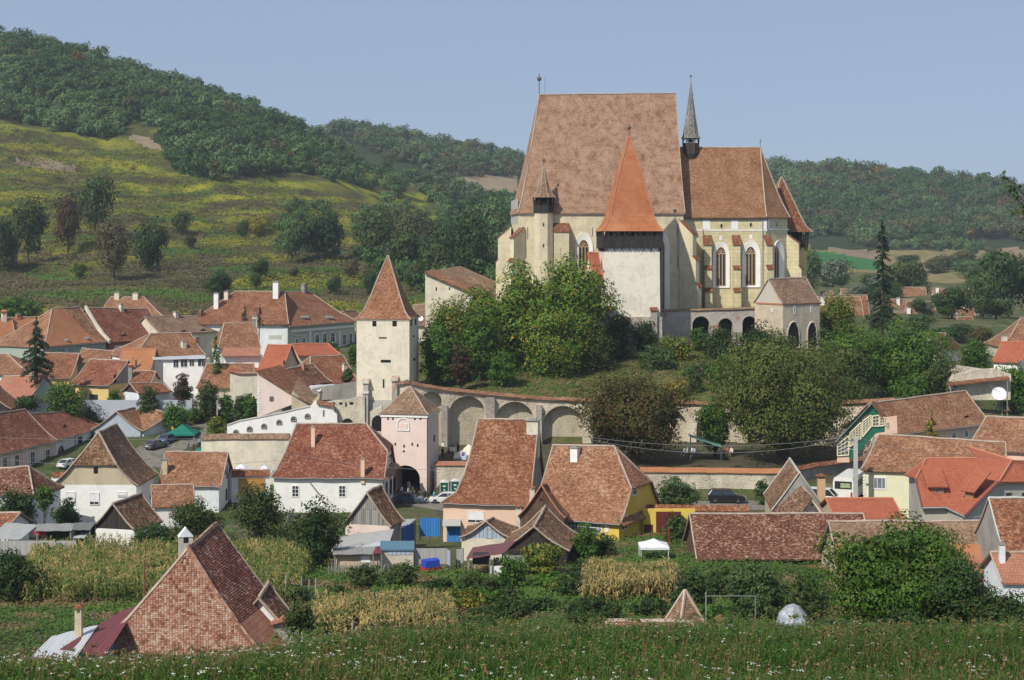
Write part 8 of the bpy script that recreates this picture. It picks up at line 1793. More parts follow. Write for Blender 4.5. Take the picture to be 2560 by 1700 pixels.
sheetroof("tin_lean_to", "small tin lean-to touching the black gabled barn's left side", "lean-to", [(183, 1344, 176), (212, 1344, 176), (224, 1330, 180), (200, 1332, 180)], M_TINW, group=GS)
panelfence("yard_fence", "grey patched board fence in the left yard", 0, 1352, 190, 1352, 1.5, 173, 173, M_FENCE)
c = P(97, 1332, 178); m = MB(); m.box((c.x - .5, c.y, c.z - .25), (1.2, 0, 0), (0, .05, 0), (0, 0, .55)); tag(obj("red_cloth", m, plain("red_cloth", (.5, .02, .05), .8)), "red cloth hanging under the corrugated shed roof", "cloth")
h = H("barn", "small dark tiled roof at the left edge above the gloomy bush", "barn", (-60, 1235), (85, 1236), 205, (-50, 1172), (72, 1160), 3.6, M_WHITE2, T_DRK, hr=0, Y1=203)
h = H("barn", "grey edged tiled roof corner at the left edge of the yard", "barn", (-70, 1310), (18, 1318), 190, (-70, 1282), (-2, 1276), 2.2, M_WHITE2, T_OLD)
def picket(x0, x1, y0, y1, Y, label, n, hgt=1.1, sp=.0):
 root = thing("picket_fence", label, "fence", P(x0, (y0), Y))
 for i in range(n):
  t = i / (n - 1); px = x0 + (x1 - x0) * t + R.uniform(-1, 1); p = P(px, y0 + (y1 - y0) * t, Y); z = ground(p.x, p.y); l = R.uniform(-.06, .06); m = MB(); m.tube([(p.x, p.y, z - .3), (p.x + l, p.y, z + hgt * R.uniform(.85, 1.1))], .035 + sp, 4); obj("stake", m, M_WD_GRY if i % 2 else M_FENCE, root)
 m = MB(); a, b = P(x0, y0, Y), P(x1, y1, Y); za, zb_ = ground(a.x, a.y), ground(b.x, b.y); m.tube([(a.x, a.y + .06, za + hgt * .6), (b.x, b.y + .06, zb_ + hgt * .6)], .03, 4); obj("rail", m, M_WD_GRY, root)
picket(822, 1000, 1430, 1430, 165.5, "crooked stake fence before the corrugated roof shed", 44, 1.2); picket(95, 150, 1385, 1380, 168, "white slat fence beside the left yard sheds", 14, 1.3); picket(880, 1175, 1545, 1545, 128, "widely spaced grey posts below the centre maize", 6, 1.7, .03); picket(715, 790, 1480, 1420, 150, "posts climbing along the left maize field's edge", 5, 2.0, .03)
picket(1830, 1915, 1560, 1560, 104, "thin bean poles in the garden right of the pyramid roof", 9, 1.6)
m = MB(); a = P(1765, 1480, 128); b = P(1888, 1490, 128); m.tube([(a.x, a.y, ground(a.x, a.y)), (a.x, a.y, a.z)], .045, 5); m.tube([(a.x, a.y, b.z), (b.x, b.y, b.z)], .025, 5); m.tube([(b.x, b.y, ground(b.x, b.y)), (b.x, b.y, b.z)], .025, 5); tag(obj("white_pole_frame", m, M_GUT), "white metal pole frame standing in the right garden", "frame")
def trailer():
 r = thing("trailer", "small red trailer covered with a blue tarpaulin by the grey fence", "trailer", (0, 0, 0), local=True); m = MB(); m.box((-1.05, -.7, .5), (2.1, 0, 0), (0, 1.4, 0), (0, 0, .4)); obj("body", m, plain("red_paint", (.45, .03, .03), .4), r)
 m = MB(); m.grid([[Vector((x, -.72 if k in (0,) else .72, .9)) for x in (-1, 1)] for k in (0,)] + [[Vector((x * .97, -.66, 1.75)) for x in (-1, 1)], [Vector((x * .95, 0, 1.95)) for x in (-1, 1)], [Vector((x * .97, .66, 1.75)) for x in (-1, 1)], [Vector((x, .72, .9)) for x in (-1, 1)]]); m.face([(-1, -.72, .9), (-.97, -.66, 1.75), (-.95, 0, 1.95), (-.97, .66, 1.75), (-1, .72, .9)]); m.face([(1, -.72, .9), (1, .72, .9), (.97, .66, 1.75), (.95, 0, 1.95), (.97, -.66, 1.75)]); obj("tarpaulin", m, plain("blue_tarp", (.03, .07, .42), .45), r)
 for y in (-.75, .75):
  m = MB(); m.lathe((0, 0, 0), [(0, -.09), (.3, -.09), (.3, .09), (0, .09)], 14); m.v = [(x, y + z, .3 + yy) for x, yy, z in m.v]; obj("wheel", m, M_DARK, r)
 m = MB(); m.tube([(1.05, 0, .5), (1.9, 0, .45)], .05, 5); obj("drawbar", m, M_METAL, r); p = P(1076, 1410, 168); r.location = (p.x, p.y, ground(p.x, p.y)); r.rotation_euler = (0, 0, .5); r.scale = (.8, .8, .8)
trailer()
M_TYRE = plain("tyre", (.02, .02, .02), .8, var=0); M_RIM = plain("rim", (.5, .5, .52), .3, .6); M_HL = plain("lamp_glass", (.75, .75, .72), .1, spec=.7); M_TL = plain("tail_lamp", (.45, .02, .02), .2); M_CARG = plain("car_glass", (.025, .03, .035), .06, spec=.8, var=0)
def paint(name, c): m = plain(name, c, .28, 0, .05, .6); return m
def car(label, prof, cab, Wd, wheels, wr, mat, px, Y, rz, cat="car", name="parked_car", lamps=True, yy=None):
 r = thing(name, label, cat, (0, 0, 0), local=True); w2 = Wd / 2; m = MB()
 ins = [1.0, .97]; N_ = len(prof)
 zmx = max(z for _, z in prof)
 secs = [(-w2, .86), (-w2 * .98, .97), (-w2 * .8, 1.0), (w2 * .8, 1.0), (w2 * .98, .97), (w2, .86)]; rows_ = []
 for y, k in secs: rows_.append([Vector((x * (1 - (1 - k) * .12), y, .32 + (z - .32) * (k if z > .55 else 1))) for x, z in prof])
 for a, b in zip(rows_, rows_[1:]):
  for i in range(N_): j = (i + 1) % N_; m.face([a[i], a[j], b[j], b[i]])
 m.face(rows_[0][::-1]); m.face(rows_[-1]); o = obj("body", m, mat, r)
 (x0, x1, x2, x3, z0, z1) = cab; lo = [(x0, -w2 * .94), (x3, -w2 * .94), (x3, w2 * .94), (x0, w2 * .94)]; up = [(x1, -w2 * .76), (x2, -w2 * .76), (x2, w2 * .76), (x1, w2 * .76)]
 g = MB(); A = [Vector((x, y, z0)) for x, y in lo]; B = [Vector((x, y, z1 - .06)) for x, y in up]
 for i in range(4): j = (i + 1) % 4; g.face([A[i], A[j], B[j], B[i]])
 obj("windows", g, M_CARG, r); m = MB(); m.box((x1 - .03, -w2 * .78, z1 - .07), (x2 - x1 + .06, 0, 0), (0, w2 * 1.56, 0), (0, 0, .07)); obj("roof", m, mat, r)
 for s in (-1, 1):
  for (xa, xb) in ((x0, x1), (x3, x2), ((x0 + x3) / 2, (x1 + x2) / 2)):
   m = MB(); m.tube([(xa, s * w2 * .95, z0), (xb, s * w2 * .775, z1 - .05)], .045, 4); obj("pillar", m, mat, r)
 for x in wheels:
  for s in (-1, 1):
   m = MB(); m.lathe((0, 0, 0), [(wr * .55, -.11), (wr, -.1), (wr, .1), (wr * .55, .11)], 16); m.v = [(x + a, s * (w2 - .1) + c, wr + b) for a, b, c in m.v]; t = obj("wheel", m, M_TYRE, r)
   m = MB(); m.lathe((0, 0, 0), [(0, -.115), (wr * .6, -.1), (wr * .6, .1), (0, .115)], 12); m.v = [(x + a, s * (w2 - .1) + c, wr + b) for a, b, c in m.v]; obj("rim", m, M_RIM, t)
 xf = max(x for x, _ in prof); xr = min(x for x, _ in prof)
 for s in (-1, 1):
  m = MB(); m.box((xf - .12, s * w2 * .72 - .17, .6), (.13, 0, 0), (0, .34, 0), (0, 0, .16)); obj("headlight", m, M_HL, r); m = MB(); m.box((xr - .015, s * w2 * .78 - .13, .66), (.1, 0, 0), (0, .26, 0), (0, 0, .2)); obj("tail_light", m, M_TL, r)
 m = MB(); m.box((xr - .02, -.26, .5), (.04, 0, 0), (0, .52, 0), (0, 0, .11)); obj("number_plate", m, M_FRW, r)
 X = (px - 1280) * Y / F; r.location = (X, Y, ground(X, Y) + .06 if yy is None else zrow(yy, Y)); r.rotation_euler = (0, 0, rz); return r
SED = [(-2.15, .35), (-2.2, .6), (-2.12, .88), (-1.5, .95), (1.0, .93), (1.75, .84), (2.1, .7), (2.18, .5), (2.1, .3), (-2.0, .28)]; SUVP = [(-2.3, .45), (-2.35, .8), (-2.25, 1.08), (-1.6, 1.12), (1.1, 1.1), (1.95, 1.0), (2.3, .85), (2.38, .6), (2.3, .38), (-2.2, .36)]
car("dark blue-grey sedan parked before the pink gateway", SED, (-1.9, -1.15, .35, 1.1, .92, 1.42), 1.68, (-1.35, 1.35), .31, paint("paint_steel", (.06, .09, .13)), 1026, 229, rad(-10))
car("white small sedan behind the peach house's left eave", SED, (-1.9, -1.15, .35, 1.1, .92, 1.45), 1.7, (-1.35, 1.35), .31, paint("paint_white", (.7, .7, .7)), 1114, 229, rad(176))
car("shiny black off-road car parked under the red coped wall", SUVP, (-2.25, -1.8, .55, 1.25, 1.1, 1.72), 1.85, (-1.42, 1.45), .38, paint("paint_black", (.012, .013, .014)), 1816, 211.5, rad(-6))
car("blue sedan seen from behind beside the green market tent", SED, (-1.9, -1.15, .35, 1.1, .92, 1.42), 1.68, (-1.35, 1.35), .31, paint("paint_blue", (.045, .10, .22)), 420, 277, rad(75))
car("grey car half hidden behind the mossy half-hipped roof", SED, (-1.9, -1.15, .35, 1.1, .92, 1.42), 1.68, (-1.35, 1.35), .31, paint("paint_grey", (.13, .14, .15)), 390, 272, rad(60))
car("white car nose showing beside the arched doorway house", SED, (-1.9, -1.15, .35, 1.1, .92, 1.42), 1.68, (-1.35, 1.35), .31, paint("paint_white2", (.72, .74, .76)), 176, 258, rad(60))
car("dark car behind the small whitewashed stub wall", SED, (-1.9, -1.15, .35, 1.1, .92, 1.42), 1.68, (-1.35, 1.35), .31, paint("paint_navy", (.02, .03, .05)), 122, 236, rad(70))
VAN = [(-2.3, .4), (-2.35, 1.2), (-2.3, 1.3), (1.2, 1.3), (2.0, 1.05), (2.35, .8), (2.35, .4), (-2.2, .36)]
car("white van nose beside the old brick chimney near the bus", VAN, (-2.3, -2.1, .7, 1.5, 1.25, 2.1), 1.9, (-1.5, 1.5), .34, paint("paint_van", (.75, .76, .78)), 2062, 208, rad(-25), "van", "white_van")
car("white minivan behind the bush at the red coped wall", VAN, (-2.3, -2.1, .7, 1.5, 1.25, 1.8), 1.8, (-1.5, 1.5), .32, paint("paint_mini", (.72, .74, .76)), 1660, 211, rad(-10), "van", "minivan")
def bus():
 r = thing("bus", "white bus with red lower stripes seen from behind near the concrete pole", "bus", (0, 0, 0), local=True); m = MB(); W, H_, L_ = 2.3, 2.85, 7.5
 pr = [(-W / 2, .35), (-W / 2, 2.3), (-W / 2 + .12, 2.75), (-W / 2 + .4, H_), (W / 2 - .4, H_), (W / 2 - .12, 2.75), (W / 2, 2.3), (W / 2, .35)]; A = [Vector((x, 0, z)) for x, z in pr]; B = [Vector((x, L_, z)) for x, z in pr]; m.face(A); m.face(B[::-1])
 for i in range(8): j = (i + 1) % 8; m.face([A[j], A[i], B[i], B[j]])
 obj("body", m, paint("bus_white", (.74, .74, .70)), r)
 m = MB(); m.box((-.95, -.02, 1.55), (1.9, 0, 0), (0, .03, 0), (0, 0, .85)); w_ = obj("rear_window", m, M_CARG, r); m = MB(); m.box((-.3, -.035, 1.7), (1.1, 0, 0), (0, .02, 0), (0, 0, .5)); obj("window_picture", m, plain("window_sticker", (.35, .42, .25), .5, var=.8, scale=6), w_)
 for i in range(4): m = MB(); m.box((W / 2 - .01, .6 + i * 1.7, 1.45), (.03, 0, 0), (0, 1.4, 0), (0, 0, .8)); obj("side_window", m, M_CARG, r)
 for x in (-1.0, .82): m = MB(); m.box((x, -.03, .75), (.2, 0, 0), (0, .04, 0), (0, 0, .5)); obj("tail_light", m, M_TL, r)
 m = MB(); m.box((-W / 2 - .01, -.03, .38), (W + .02, 0, 0), (0, .04, 0), (0, 0, .1)); obj("red_stripe", m, M_TL, r); m = MB(); m.box((-W / 2 - .01, -.03, .5), (W + .02, 0, 0), (0, .035, 0), (0, 0, .07)); obj("orange_stripe", m, plain("orange_paint", (.7, .2, .02), .4), r); m = MB(); m.box((W / 2 - .01, 0, .38), (.03, 0, 0), (0, L_, 0), (0, 0, .1)); obj("red_stripe", m, M_TL, r)
 for y in (1.4, 6.2):
  for x in (-1.05, 1.05): m = MB(); m.lathe((0, 0, 0), [(0, -.14), (.42, -.14), (.42, .14), (0, .14)], 16); m.v = [(x + c, y + a, .42 + b) for a, b, c in m.v]; obj("wheel", m, M_TYRE, r)
 m = MB(); m.box((-.3, -.03, .62), (.6, 0, 0), (0, .04, 0), (0, 0, .13)); obj("number_plate", m, M_FRW, r); X = (2108 - 1280) * 209 / F; r.location = (X, 209, ground(X, 209) + .05); r.rotation_euler = (0, 0, rad(-22)); r.scale = (1.12, 1.12, 1.12)
bus()
SK = plain("skin", (.42, .25, .17), .6, var=.05)
def cloth(c): return plain("cloth_%d_%d_%d" % tuple(int(x * 99) for x in c), c, .85, var=.15, scale=8)
def bodymesh(pose):
 js = {'pel': (0, 0, .93), 'sp': (0, 0, 1.12), 'ch': (0, 0, 1.32), 'nk': (0, 0, 1.46), 'hd': (0, .015, 1.56), 'tp': (0, .01, 1.66)}
 sit = pose == 'sit'; walk = .16 if pose == 'walk' else .03
 V = [(0, 0, .93), (0, 0, 1.12), (0, 0, 1.34), (0, 0, 1.47), (0, .02, 1.57), (0, .015, 1.67)]; Rr = [.13, .12, .14, .05, .085, .07]; E = [(0, 1), (1, 2), (2, 3), (3, 4), (4, 5)]
 for s in (-1, 1):
  w_ = walk * s; n = len(V); V += [(s * .17, 0, 1.40), (s * .22, -w_ * .5, 1.14), (s * .22, .08 - w_ * .9 + (.12 if sit else 0), .92), (s * .215, .11 - w_ * .9 + (.14 if sit else 0), .84)]; Rr += [.055, .042, .032, .03]; E += [(2, n), (n, n + 1), (n + 1, n + 2), (n + 2, n + 3)]
  n = len(V)
  if sit: V += [(s * .1, .03, .90), (s * .12, .45, .90), (s * .12, .47, .47), (s * .12, .60, .43)]
  else: V += [(s * .09, 0, .88), (s * .10, w_ * .8 + .02, .48), (s * .10, w_ * 1.4 - .02, .08), (s * .11, w_ * 1.4 + .13, .04)]
  Rr += [.095, .065, .045, .035]; E += [(0, n), (n, n + 1), (n + 1, n + 2), (n + 2, n + 3)]
 me = bpy.data.meshes.new("body"); me.from_pydata(V, E, []); me.skin_vertices.new(name="skin") if hasattr(me.skin_vertices, 'new') else None
 return me, V, Rr
PM = {}
def person(label, px, Y, rz, top, bottom, hair=(.05, .03, .02), pose='stand', skirt=False, sc=1.0, zoff=0, group="visitors around the gate and yard", bag=None):
 r = thing("person", label, "person", (0, 0, 0), group, local=True)
 if pose not in PM:
  V, Rr = bodymesh(pose)[1:]; me = bpy.data.meshes.new("body"); sit = pose == 'sit'
  E = [(0, 1), (1, 2), (2, 3), (3, 4), (4, 5)]
  for s in range(2):
   n = 6 + s * 8; E += [(2, n), (n, n + 1), (n + 1, n + 2), (n + 2, n + 3), (0, n + 4), (n + 4, n + 5), (n + 5, n + 6), (n + 6, n + 7)]
  me.from_pydata(V, E, []); o = bpy.data.objects.new("body", me); C.objects.link(o); o.modifiers.new("Skin", 'SKIN');
  for i, q in enumerate(Rr): me.skin_vertices[0].data[i].radius = (q, q * .8 if i < 3 else q)
  me.skin_vertices[0].data[0].use_root = True; sb = o.modifiers.new("Sub", 'SUBSURF'); sb.levels = 1; sb.render_levels = 1; me.materials.append(SK); PM[pose] = (o, V)
  o.parent = r
 else: o = PM[pose][0].copy(); C.objects.link(o); o.parent = r
 V = PM[pose][1]; m = MB(); m.lathe((0, 0, 0), [(.165, .9), (.15, 1.1), (.175, 1.33), (.15, 1.42), (.07, 1.475)], 12, 0, 1.15, .78)
 for s in (0, 1): n = 6 + s * 8; m.tube([Vector(V[n]), Vector(V[n + 1]), Vector(V[n + 2])], [.075, .058, .045], 7)
 obj("shirt", m, cloth(top), r); m = MB()
 if skirt: m.lathe((0, 0, 0), [(.27, .42), (.22, .7), (.165, .96)], 12)
 else:
  for s in (0, 1): n = 10 + s * 8; m.tube([Vector(V[n]) + Vector((0, 0, .06)), Vector(V[n + 1]), Vector(V[n + 2])], [.115, .085, .065], 8)
  m.lathe((0, 0, 0), [(.15, .84), (.16, .95), (.15, 1.0)], 10, 0, 1.1, .85)
 obj("skirt" if skirt else "trousers", m, cloth(bottom), r); m = MB(); m.lathe((0, 0, 1.60), [(.098, -.07), (.105, .0), (.09, .07), (.05, .115), (0, .125)], 10, 0, .92, 1.05); m.v = [(x, y - .015, z) for x, y, z in m.v]; obj("hair", m, cloth(hair), r)
 m = MB(); m.lathe((0, .098, 1.565), [(0, -.03), (.014, -.02), (.008, .02), (0, .03)], 5); obj("nose", m, SK, r)
 if bag: m = MB(); m.cbox((.3, 0, .55), .1, .3, .38); obj("bag", m, cloth(bag), r)
 X = (px - 1280) * Y / F; r.location = (X, Y, ground(X, Y) + .1 + zoff); r.rotation_euler = (0, 0, rz); r.scale = (sc, sc, sc); return r
W_ = (.7, .7, .68); K_ = (.02, .02, .025); B_l = (.05, .08, .2)
PP = [("person in a long white shirt walking into the dark archway", 1022, 240, 0, W_, W_, 'walk', 0), ("person in white top and black trousers left of the archway group", 1004, 234, .5, W_, K_, 'stand', 0),
      ("person in beige coat standing in the archway group", 1031, 234.5, 0, (.45, .4, .32), (.2, .18, .15), 'stand', 0), ("person in dark red coat with white bag by the archway", 1041, 233, 1, (.16, .02, .03), (.12, .02, .03), 'stand', 1),
      ("person in black walking between sedan and pink tower corner", 1062, 230, 2, (.03, .03, .035), K_, 'walk', 0), ("person in bright turquoise jacket right of the pink tower", 1085, 229, 0, (.02, .42, .52), K_, 'walk', 0),
      ("person in white shirt standing highest behind the rubble wall", 1107, 249, 0, W_, (.05, .07, .12), 'stand', 0), ("person in white top and red skirt beside the beige parasol", 1121, 244, 0, W_, (.55, .02, .03), 'stand', 1),
      ("person in white blouse and dark trousers next to the red skirt", 1131, 243.5, 0, W_, (.1, .1, .12), 'stand', 0), ("person in dark clothes bending near the beige parasol's edge", 1145, 247, 2, (.05, .04, .05), K_, 'stand', 0),
      ("person in black at the left end of the yard group", 1106, 242.5, 0, K_, K_, 'stand', 0), ("person in black sitting in front of the yard group", 1122, 241.8, 0, K_, K_, 'sit', 0),
      ("person in pale striped shirt before the green market tent", 470, 270, 0, (.5, .42, .5), (.12, .12, .16), 'walk', 0), ("person in black left of a pair near the green tent", 484, 268, 0, K_, K_, 'stand', 0), ("person in black right of a pair near the green tent", 494, 267.5, 0, (.03, .03, .05), K_, 'stand', 0),
      ("person in grey-blue jacket at the right of the green tent", 499, 272, .5, (.3, .33, .42), K_, 'stand', 0), ("person in yellow top behind the blue car", 432, 282, 0, (.6, .38, .03), K_, 'stand', 0), ("person in blue top under the green tent", 445, 283, 0, (.06, .1, .3), K_, 'stand', 0),
      ("person in pale blue sitting at the left garden table under the chestnut", 1712, 232, 0, (.4, .45, .6), K_, 'sit', 0), ("person in light yellow sitting beside the pale blue one", 1719, 231.5, 0, (.6, .6, .45), K_, 'sit', 0), ("person in white sitting at the middle of the garden table", 1730, 232, 0, W_, K_, 'sit', 0),
      ("person in grey-blue sitting at the right of the garden table", 1736, 231.5, 0, (.35, .38, .5), K_, 'sit', 0), ("person in white leaning at the yard under the big chestnut", 1829, 231, 0, (.65, .62, .55), (.2, .1, .05), 'sit', 0), ("person in brown sitting left of the white one under the big chestnut", 1819, 231.5, 0, (.3, .12, .05), K_, 'sit', 0)]
for i, (lb, px, Y, rz, tp, bt, ps, sk) in enumerate(PP): person(lb, px, Y, rz + i * .4, tp, bt, hair=[(.05, .03, .02), (.2, .18, .16), (.12, .07, .03)][i % 3], pose=ps, skirt=bool(sk), bag=W_ if 'bag' in lb else None, zoff=(1.2 if 'sitting at' in lb or 'under the big' in lb or 'beside the pale' in lb else 0))
def toilet(px, Y, label):
 r = thing("portable_toilet", label, "portable toilet", (0, 0, 0), "green portable toilets by the yard wall", local=True); g = plain("toilet_green", (.012, .10, .07), .45); m = MB(); m.box((-.55, -.55, .1), (1.1, 0, 0), (0, 1.1, 0), (0, 0, 1.95)); obj("cabin", m, g, r); m = MB(); m.box((-.45, -.58, .18), (.9, 0, 0), (0, .04, 0), (0, 0, 1.75)); d = obj("door", m, g, r); m = MB(); m.face([(x * .22, -.59, 1.55 + z * .11) for x, z in [(math.cos(a), math.sin(a)) for a in [k * .524 for k in range(12)]]]); obj("door_sign", m, M_FRW, d); m = MB(); m.box((-.1, -.59, .95), (.2, 0, 0), (0, .02, 0), (0, 0, .16)); obj("lock_plate", m, M_FRW, d)
 m = MB(); A = [Vector((-.62, -.62, 2.05)), Vector((.62, -.62, 2.05)), Vector((.62, .62, 2.05)), Vector((-.62, .62, 2.05))]; T0, T1 = Vector((0, -.62, 2.36)), Vector((0, .62, 2.36)); m.face([A[0], A[1], T0]); m.face([A[1], A[2], T1, T0]); m.face([A[2], A[3], T1]); m.face([A[3], A[0], T0, T1]); m.face(A[::-1]); obj("roof", m, M_FRW, r)
 for x in (-.57, .57): m = MB(); m.cbox((x, -.57, .1), .06, .06, 1.95); obj("corner_post", m, M_FRW, r)
 X = (px - 1280) * Y / F; r.location = (X, Y, ground(X, Y) + .05); return r
toilet(1111, 235, "left of two green portable toilets with white roofs, by the rubble wall"); toilet(1138, 235, "right of two green portable toilets with white roofs, nearer the peach roof")
def parasol(px, yt, yb, w, Y, label, mat, text=None, tcol=None, legs=1, name="parasol", sq=True, fr=None):
 t = P(px, yt, Y); s = Y / F; r_ = w / 2 * s; zb_ = zrow(yb, Y); X = t.x; zg = ground(X, Y); r = thing(name, label, "parasol" if name == "parasol" else "tent", (X, Y, zg)); m = MB(); n = 4 if sq else 8
 base = [Vector((X + r_ * 1.35 * math.cos(rad(45) + k * 2 * math.pi / n), Y + r_ * 1.35 * math.sin(rad(45) + k * 2 * math.pi / n))) for k in range(n)]; Hh = t.z - zb_
 loft(m, base, (X, Y), [(1.0, 0), (.5, Hh * .42), (.01, Hh)], zb_);
 for i in range(n):
  a, b = base[i], base[(i + 1) % n]; m.face([(a.x, a.y, zb_ - .25), (b.x, b.y, zb_ - .25), (b.x, b.y, zb_), (a.x, a.y, zb_)])
 cn_ = obj("canopy", m, mat, r)
 if legs == 1: m = MB(); m.tube([(X, Y, zg - .2), (X, Y, t.z)], .04, 6); obj("pole", m, M_FRW, r)
 else:
  for p in base: q = Vector((X, Y)).lerp(p, .93); m = MB(); m.tube([(q.x, q.y, zg - .2), (q.x, q.y, zb_)], .04, 5); obj("leg", m, M_FRW, r)
 if text:
  cu = bpy.data.curves.new("lettering", 'FONT'); cu.body = text; cu.size = r_ * .62; cu.align_x = 'CENTER'; cu.extrude = .01; cu.materials.append(tcol); t_ = bpy.data.objects.new("lettering", cu); o = bpy.data.objects.new("lettering", bpy.data.meshes.new_from_object(t_)); C.objects.link(o); o.parent = cn_
  y0 = -r_ * .955; ang_ = math.atan2(Hh * .42, r_ * .955 * .5); k = .30; o.location = (0, y0 * (1 - k * .9) - .05, zb_ - zg + Hh * .42 * k * 1.8 * .6 + .06 - 0); o.rotation_euler = (ang_, 0, 0); ORG[o.name] = ORG[r.name]
 return r
RED_ = plain("red_print", (.5, .02, .03), .6)
parasol(1172, 1110, 1140, 78, 245, "large cream parasol with red lettering at the yard wall", plain("cream_canvas", (.74, .66, .48), .8), "Ciuc", RED_)
parasol(603, 1160, 1175, 58, 233, "white parasol with pink lettering left of two above the gateway", plain("white_canvas", (.68, .72, .80), .8), "Ciuc", RED_); parasol(661, 1162, 1176, 46, 233, "white parasol right of two beside the big white house", plain("white_canvas", (.68, .72, .80), .8), "Ciuc", RED_)
parasol(456, 1060, 1082, 80, 281, "green market tent with peaked roof at the end of the street", plain("green_canvas", (.01, .16, .11), .7), legs=4, name="market_tent"); parasol(488, 1072, 1084, 40, 284, "smaller dark green tent roof behind the peaked one", plain("green_canvas2", (.012, .10, .07), .7), legs=4, name="market_tent"); parasol(497, 1118, 1130, 38, 262, "green canvas corner beside the cream wall", plain("green_canvas", (.01, .16, .11), .7), legs=4, name="market_tent")
parasol(1634, 1346, 1362, 76, 171, "white garden gazebo tent below the yellow house", plain("white_canvas2", (.72, .74, .78), .7), legs=4, name="garden_tent")
def fridge():
 Y = 242.5; p = P(1158, 1150, Y); r = thing("drinks_stand", "blue and white drinks stand with round red-white-blue emblem by the cream parasol", "stand", (p.x, Y, ground(p.x, Y))); z = r.location.z; m = MB(); m.cbox((p.x, Y, z), .9, .6, 1.2); obj("cabinet", m, plain("stand_white", (.6, .66, .78), .5), r)
 y = Y - .31; c = (p.x, z + .85);
 for nm, a0, a1, mt in (("emblem_top", .12, math.pi - .12, RED_), ("emblem_bottom", math.pi + .12, 2 * math.pi - .12, plain("blue_print", (.01, .06, .42), .5))):
  m = MB(); m.face([(c[0] +   .26 * math.cos(a), y - .01, c[1] + .26 * math.sin(a) + .04 * math.cos(a)) for a in [a0 + (a1 - a0) * k / 12 for k in range(13)]]); obj(nm, m, mt, r)
 m = MB(); m.box((p.x - .44, y + .04, z + .05), (.88, 0, 0), (0, .02, 0), (0, 0, .45)); obj("blue_panel", m, plain("blue_print", (.01, .06, .42), .5), r)
fridge()
def dish(px, py, r_px, Y, label, pole_to, mat=M_FRW):
 c = P(px, py, Y); r = r_px * Y / F; root = thing("satellite_dish", label, "satellite dish", (c.x, c.y, c.z - r)); m = MB(); nrm = Vector((-.12, -.85, .5)).normalized(); a = nrm.cross(Vector((0, 0, 1))).normalized(); b = a.cross(nrm); rings = []
 for k in range(6): f = k / 5; rings.append([c + (a * math.cos(t * .3927) + b * math.sin(t * .3927)) * r * f + nrm * (f * f * r * .28) for t in range(16)])
 for i in range(5):
  for t in range(16): u = (t + 1) % 16; m.face([rings[i][t], rings[i][u], rings[i + 1][u], rings[i + 1][t]] if i else [rings[0][0], rings[1][u], rings[1][t]])
 obj("reflector", m, mat, root, True); m = MB()
 for t in (2, 8, 13): m.tube([rings[5][t], c + nrm * r * .9], .02, 4)
 m.lathe(c + nrm * r * .9, [(0, -.06), (.07, 0), (0, .06)], 6); obj("feed_arm", m, M_METAL, root); m = MB(); m.tube([c - nrm * .05, c - nrm * .3 - Vector((0, 0, r * .4)), c + Vector((0, .2, -pole_to))], .05, 5); obj("mast", m, M_METAL, root)
dish(2497, 986, 18, 238.5, "large white satellite dish on the long tiled roof at right", 2.4); dish(798, 975, 5, 276, "small white dish on the grey wall left of the tall tower", .8); dish(1052, 797, 7, 330, "white dish peeking out right of the tall tower", 2)
def pole(px, yt, yb, Y, w_, label, arms=True, mat=None):
 t = P(px, yt, Y); zg = zrow(yb, Y) if yb else ground(t.x, Y); r = thing("utility_pole", label, "utility pole", (t.x, Y, zg)); m = MB(); m.box((t.x - w_ * .6, Y - w_ * .5, zg - 1), (w_ * 1.2, 0, 0), (0, w_, 0), (0, 0, t.z - zg + 1)); obj("shaft", m, mat or plaster("concrete", (.50, .50, .48), (.36, .36, .34), .4), r)
 if arms:
  m = MB(); m.tube([(t.x - 1.0, Y - .1, t.z - .4), (t.x + 1.0, Y - .1, t.z - .4)], .05, 4); obj("crossarm", m, M_METAL, r)
  for x in (-.9, -.4, .4, .9): m = MB(); m.lathe((t.x + x, Y - .1, t.z - .35), [(.05, 0), (.07, .08), (.03, .18)], 6); obj("insulator", m, M_METAL, r)
  m = MB(); m.tube([(t.x - .05, Y - .2, t.z - 1.6), (t.x - .9, Y - .5, t.z - 1.3)], .03, 4); m.cbox((t.x - .95, Y - .5, t.z - 1.4), .3, .15, .12); obj("street_lamp", m, M_FRW, r)
 return Vector((t.x, Y, t.z - .3))
p1_ = pole(2139, 1092, 1244, 197, .38, "concrete utility pole standing beside the white bus"); p2_ = pole(543, 1000, 1050, 287, .22, "thin pole by the long weathered wall at left", False, M_WD_GRY); p3_ = pole(2495, 640, 662, 1000, .4, "tiny distant pole in the tan field", False)
p4_ = pole(1340, 1262, None, 186, .12, "thin iron pole beside the peach roof chimney", False, M_METAL) if False else None
def wire(a, b, sag, label, r=.022):
 m = MB(); m.tube([a.lerp(b, i / 14) - Vector((0, 0, sag * 4 * (i / 14) * (1 - i / 14))) for i in range(15)], r, 4); tag(obj("power_line", m, plain("cable", (.22, .23, .25), .6)), label, "cable", "power lines crossing the village")
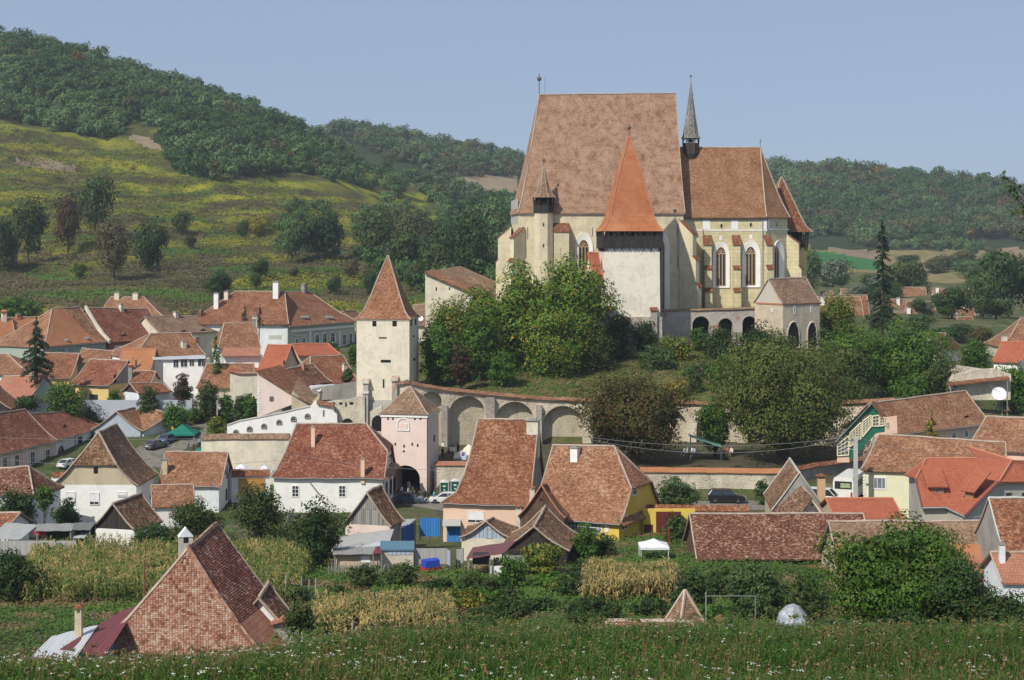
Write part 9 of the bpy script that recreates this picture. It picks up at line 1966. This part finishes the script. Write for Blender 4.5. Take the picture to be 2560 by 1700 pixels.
wire(p1_ + Vector((-.9, 0, 0)), P(1480, 1100, 205), 1.6, "power line sagging from the concrete pole over the red coped wall"); wire(p1_ + Vector((-.4, 0, .3)), P(1440, 1088, 212), 1.2, "upper power line from the concrete pole toward the peach roof"); wire(P(-60, 1092, 225), P(690, 1088, 230), .5, "power line crossing the left street houses"); wire(P(-60, 1140, 232), P(700, 1150, 226), 1.2, "lower power line crossing the striped facade"); wire(P(690, 1128, 225), P(1250, 1172, 222), 1.0, "power line passing in front of the pink gate tower"); wire(p1_ + Vector((.9, 0, 0)), P(2620, 1110, 205), 1.5, "power line from the concrete pole to the right edge")
sheetroof("green_awning", "pale green awning on a thin truss under the rusty chestnut", "awning", [(1725, 1092, 238), (1805, 1118, 238), (1800, 1108, 243), (1720, 1084, 243)], plain("awning_green", (.15, .33, .28), .6), posts=((.02, .1), (.98, .1)), postmat=M_METAL)
small_chimney(2053, 1186, 1245, 200, "old brick chimney topped with tiles before the white bus", M_TRAC, .85); small_chimney(1330, 1214, 1262, 190, "narrow cream chimney beside the brown boarded gable", M_CREAM, .55); small_chimney(1296, 1262, 1290, 188, "squat cream chimney below the tall peach roof", M_CREAM, .6)
m = MB(); a = P(1725, 1330, 176); zg = ground(a.x, a.y); m.tube([(a.x, a.y, zg), (a.x, a.y, zrow(1310, 176))], .04, 5); m.tube([P(1592, 1340, 178), P(1672, 1333, 176)], .03, 4); b = P(1672, 1333, 176); m.tube([(b.x, b.y, zg), b + Vector((0, 0, .6))], .05, 5); tag(obj("red_pole_frame", m, plain("red_pole", (.35, .04, .04), .5)), "red metal pole frame behind the white garden tent", "frame")
hb = MB(); x0, x1, y0, y1, z0, z1 = -900, 900, -12, 2150, -60, 330
hb.box((x0, y0, z0), (x1 - x0, 0, 0), (0, y1 - y0, 0), (0, 0, z1 - z0))
hm_ = bpy.data.materials.new("valley_haze"); hm_.use_nodes = True; t = hm_.node_tree; t.nodes.remove(t.nodes["Principled BSDF"])
pv = t.nodes.new("ShaderNodeVolumePrincipled"); pv.inputs["Color"].default_value = (.80, .88, 1.0, 1); pv.inputs["Density"].default_value = .00013; pv.inputs["Anisotropy"].default_value = .2
t.links.new(pv.outputs[0], t.nodes["Material Output"].inputs["Volume"])
ho = obj("haze", hb, hm_); ho['kind'] = 'stuff'; ho['label'] = "thin pale summer haze filling the valley"
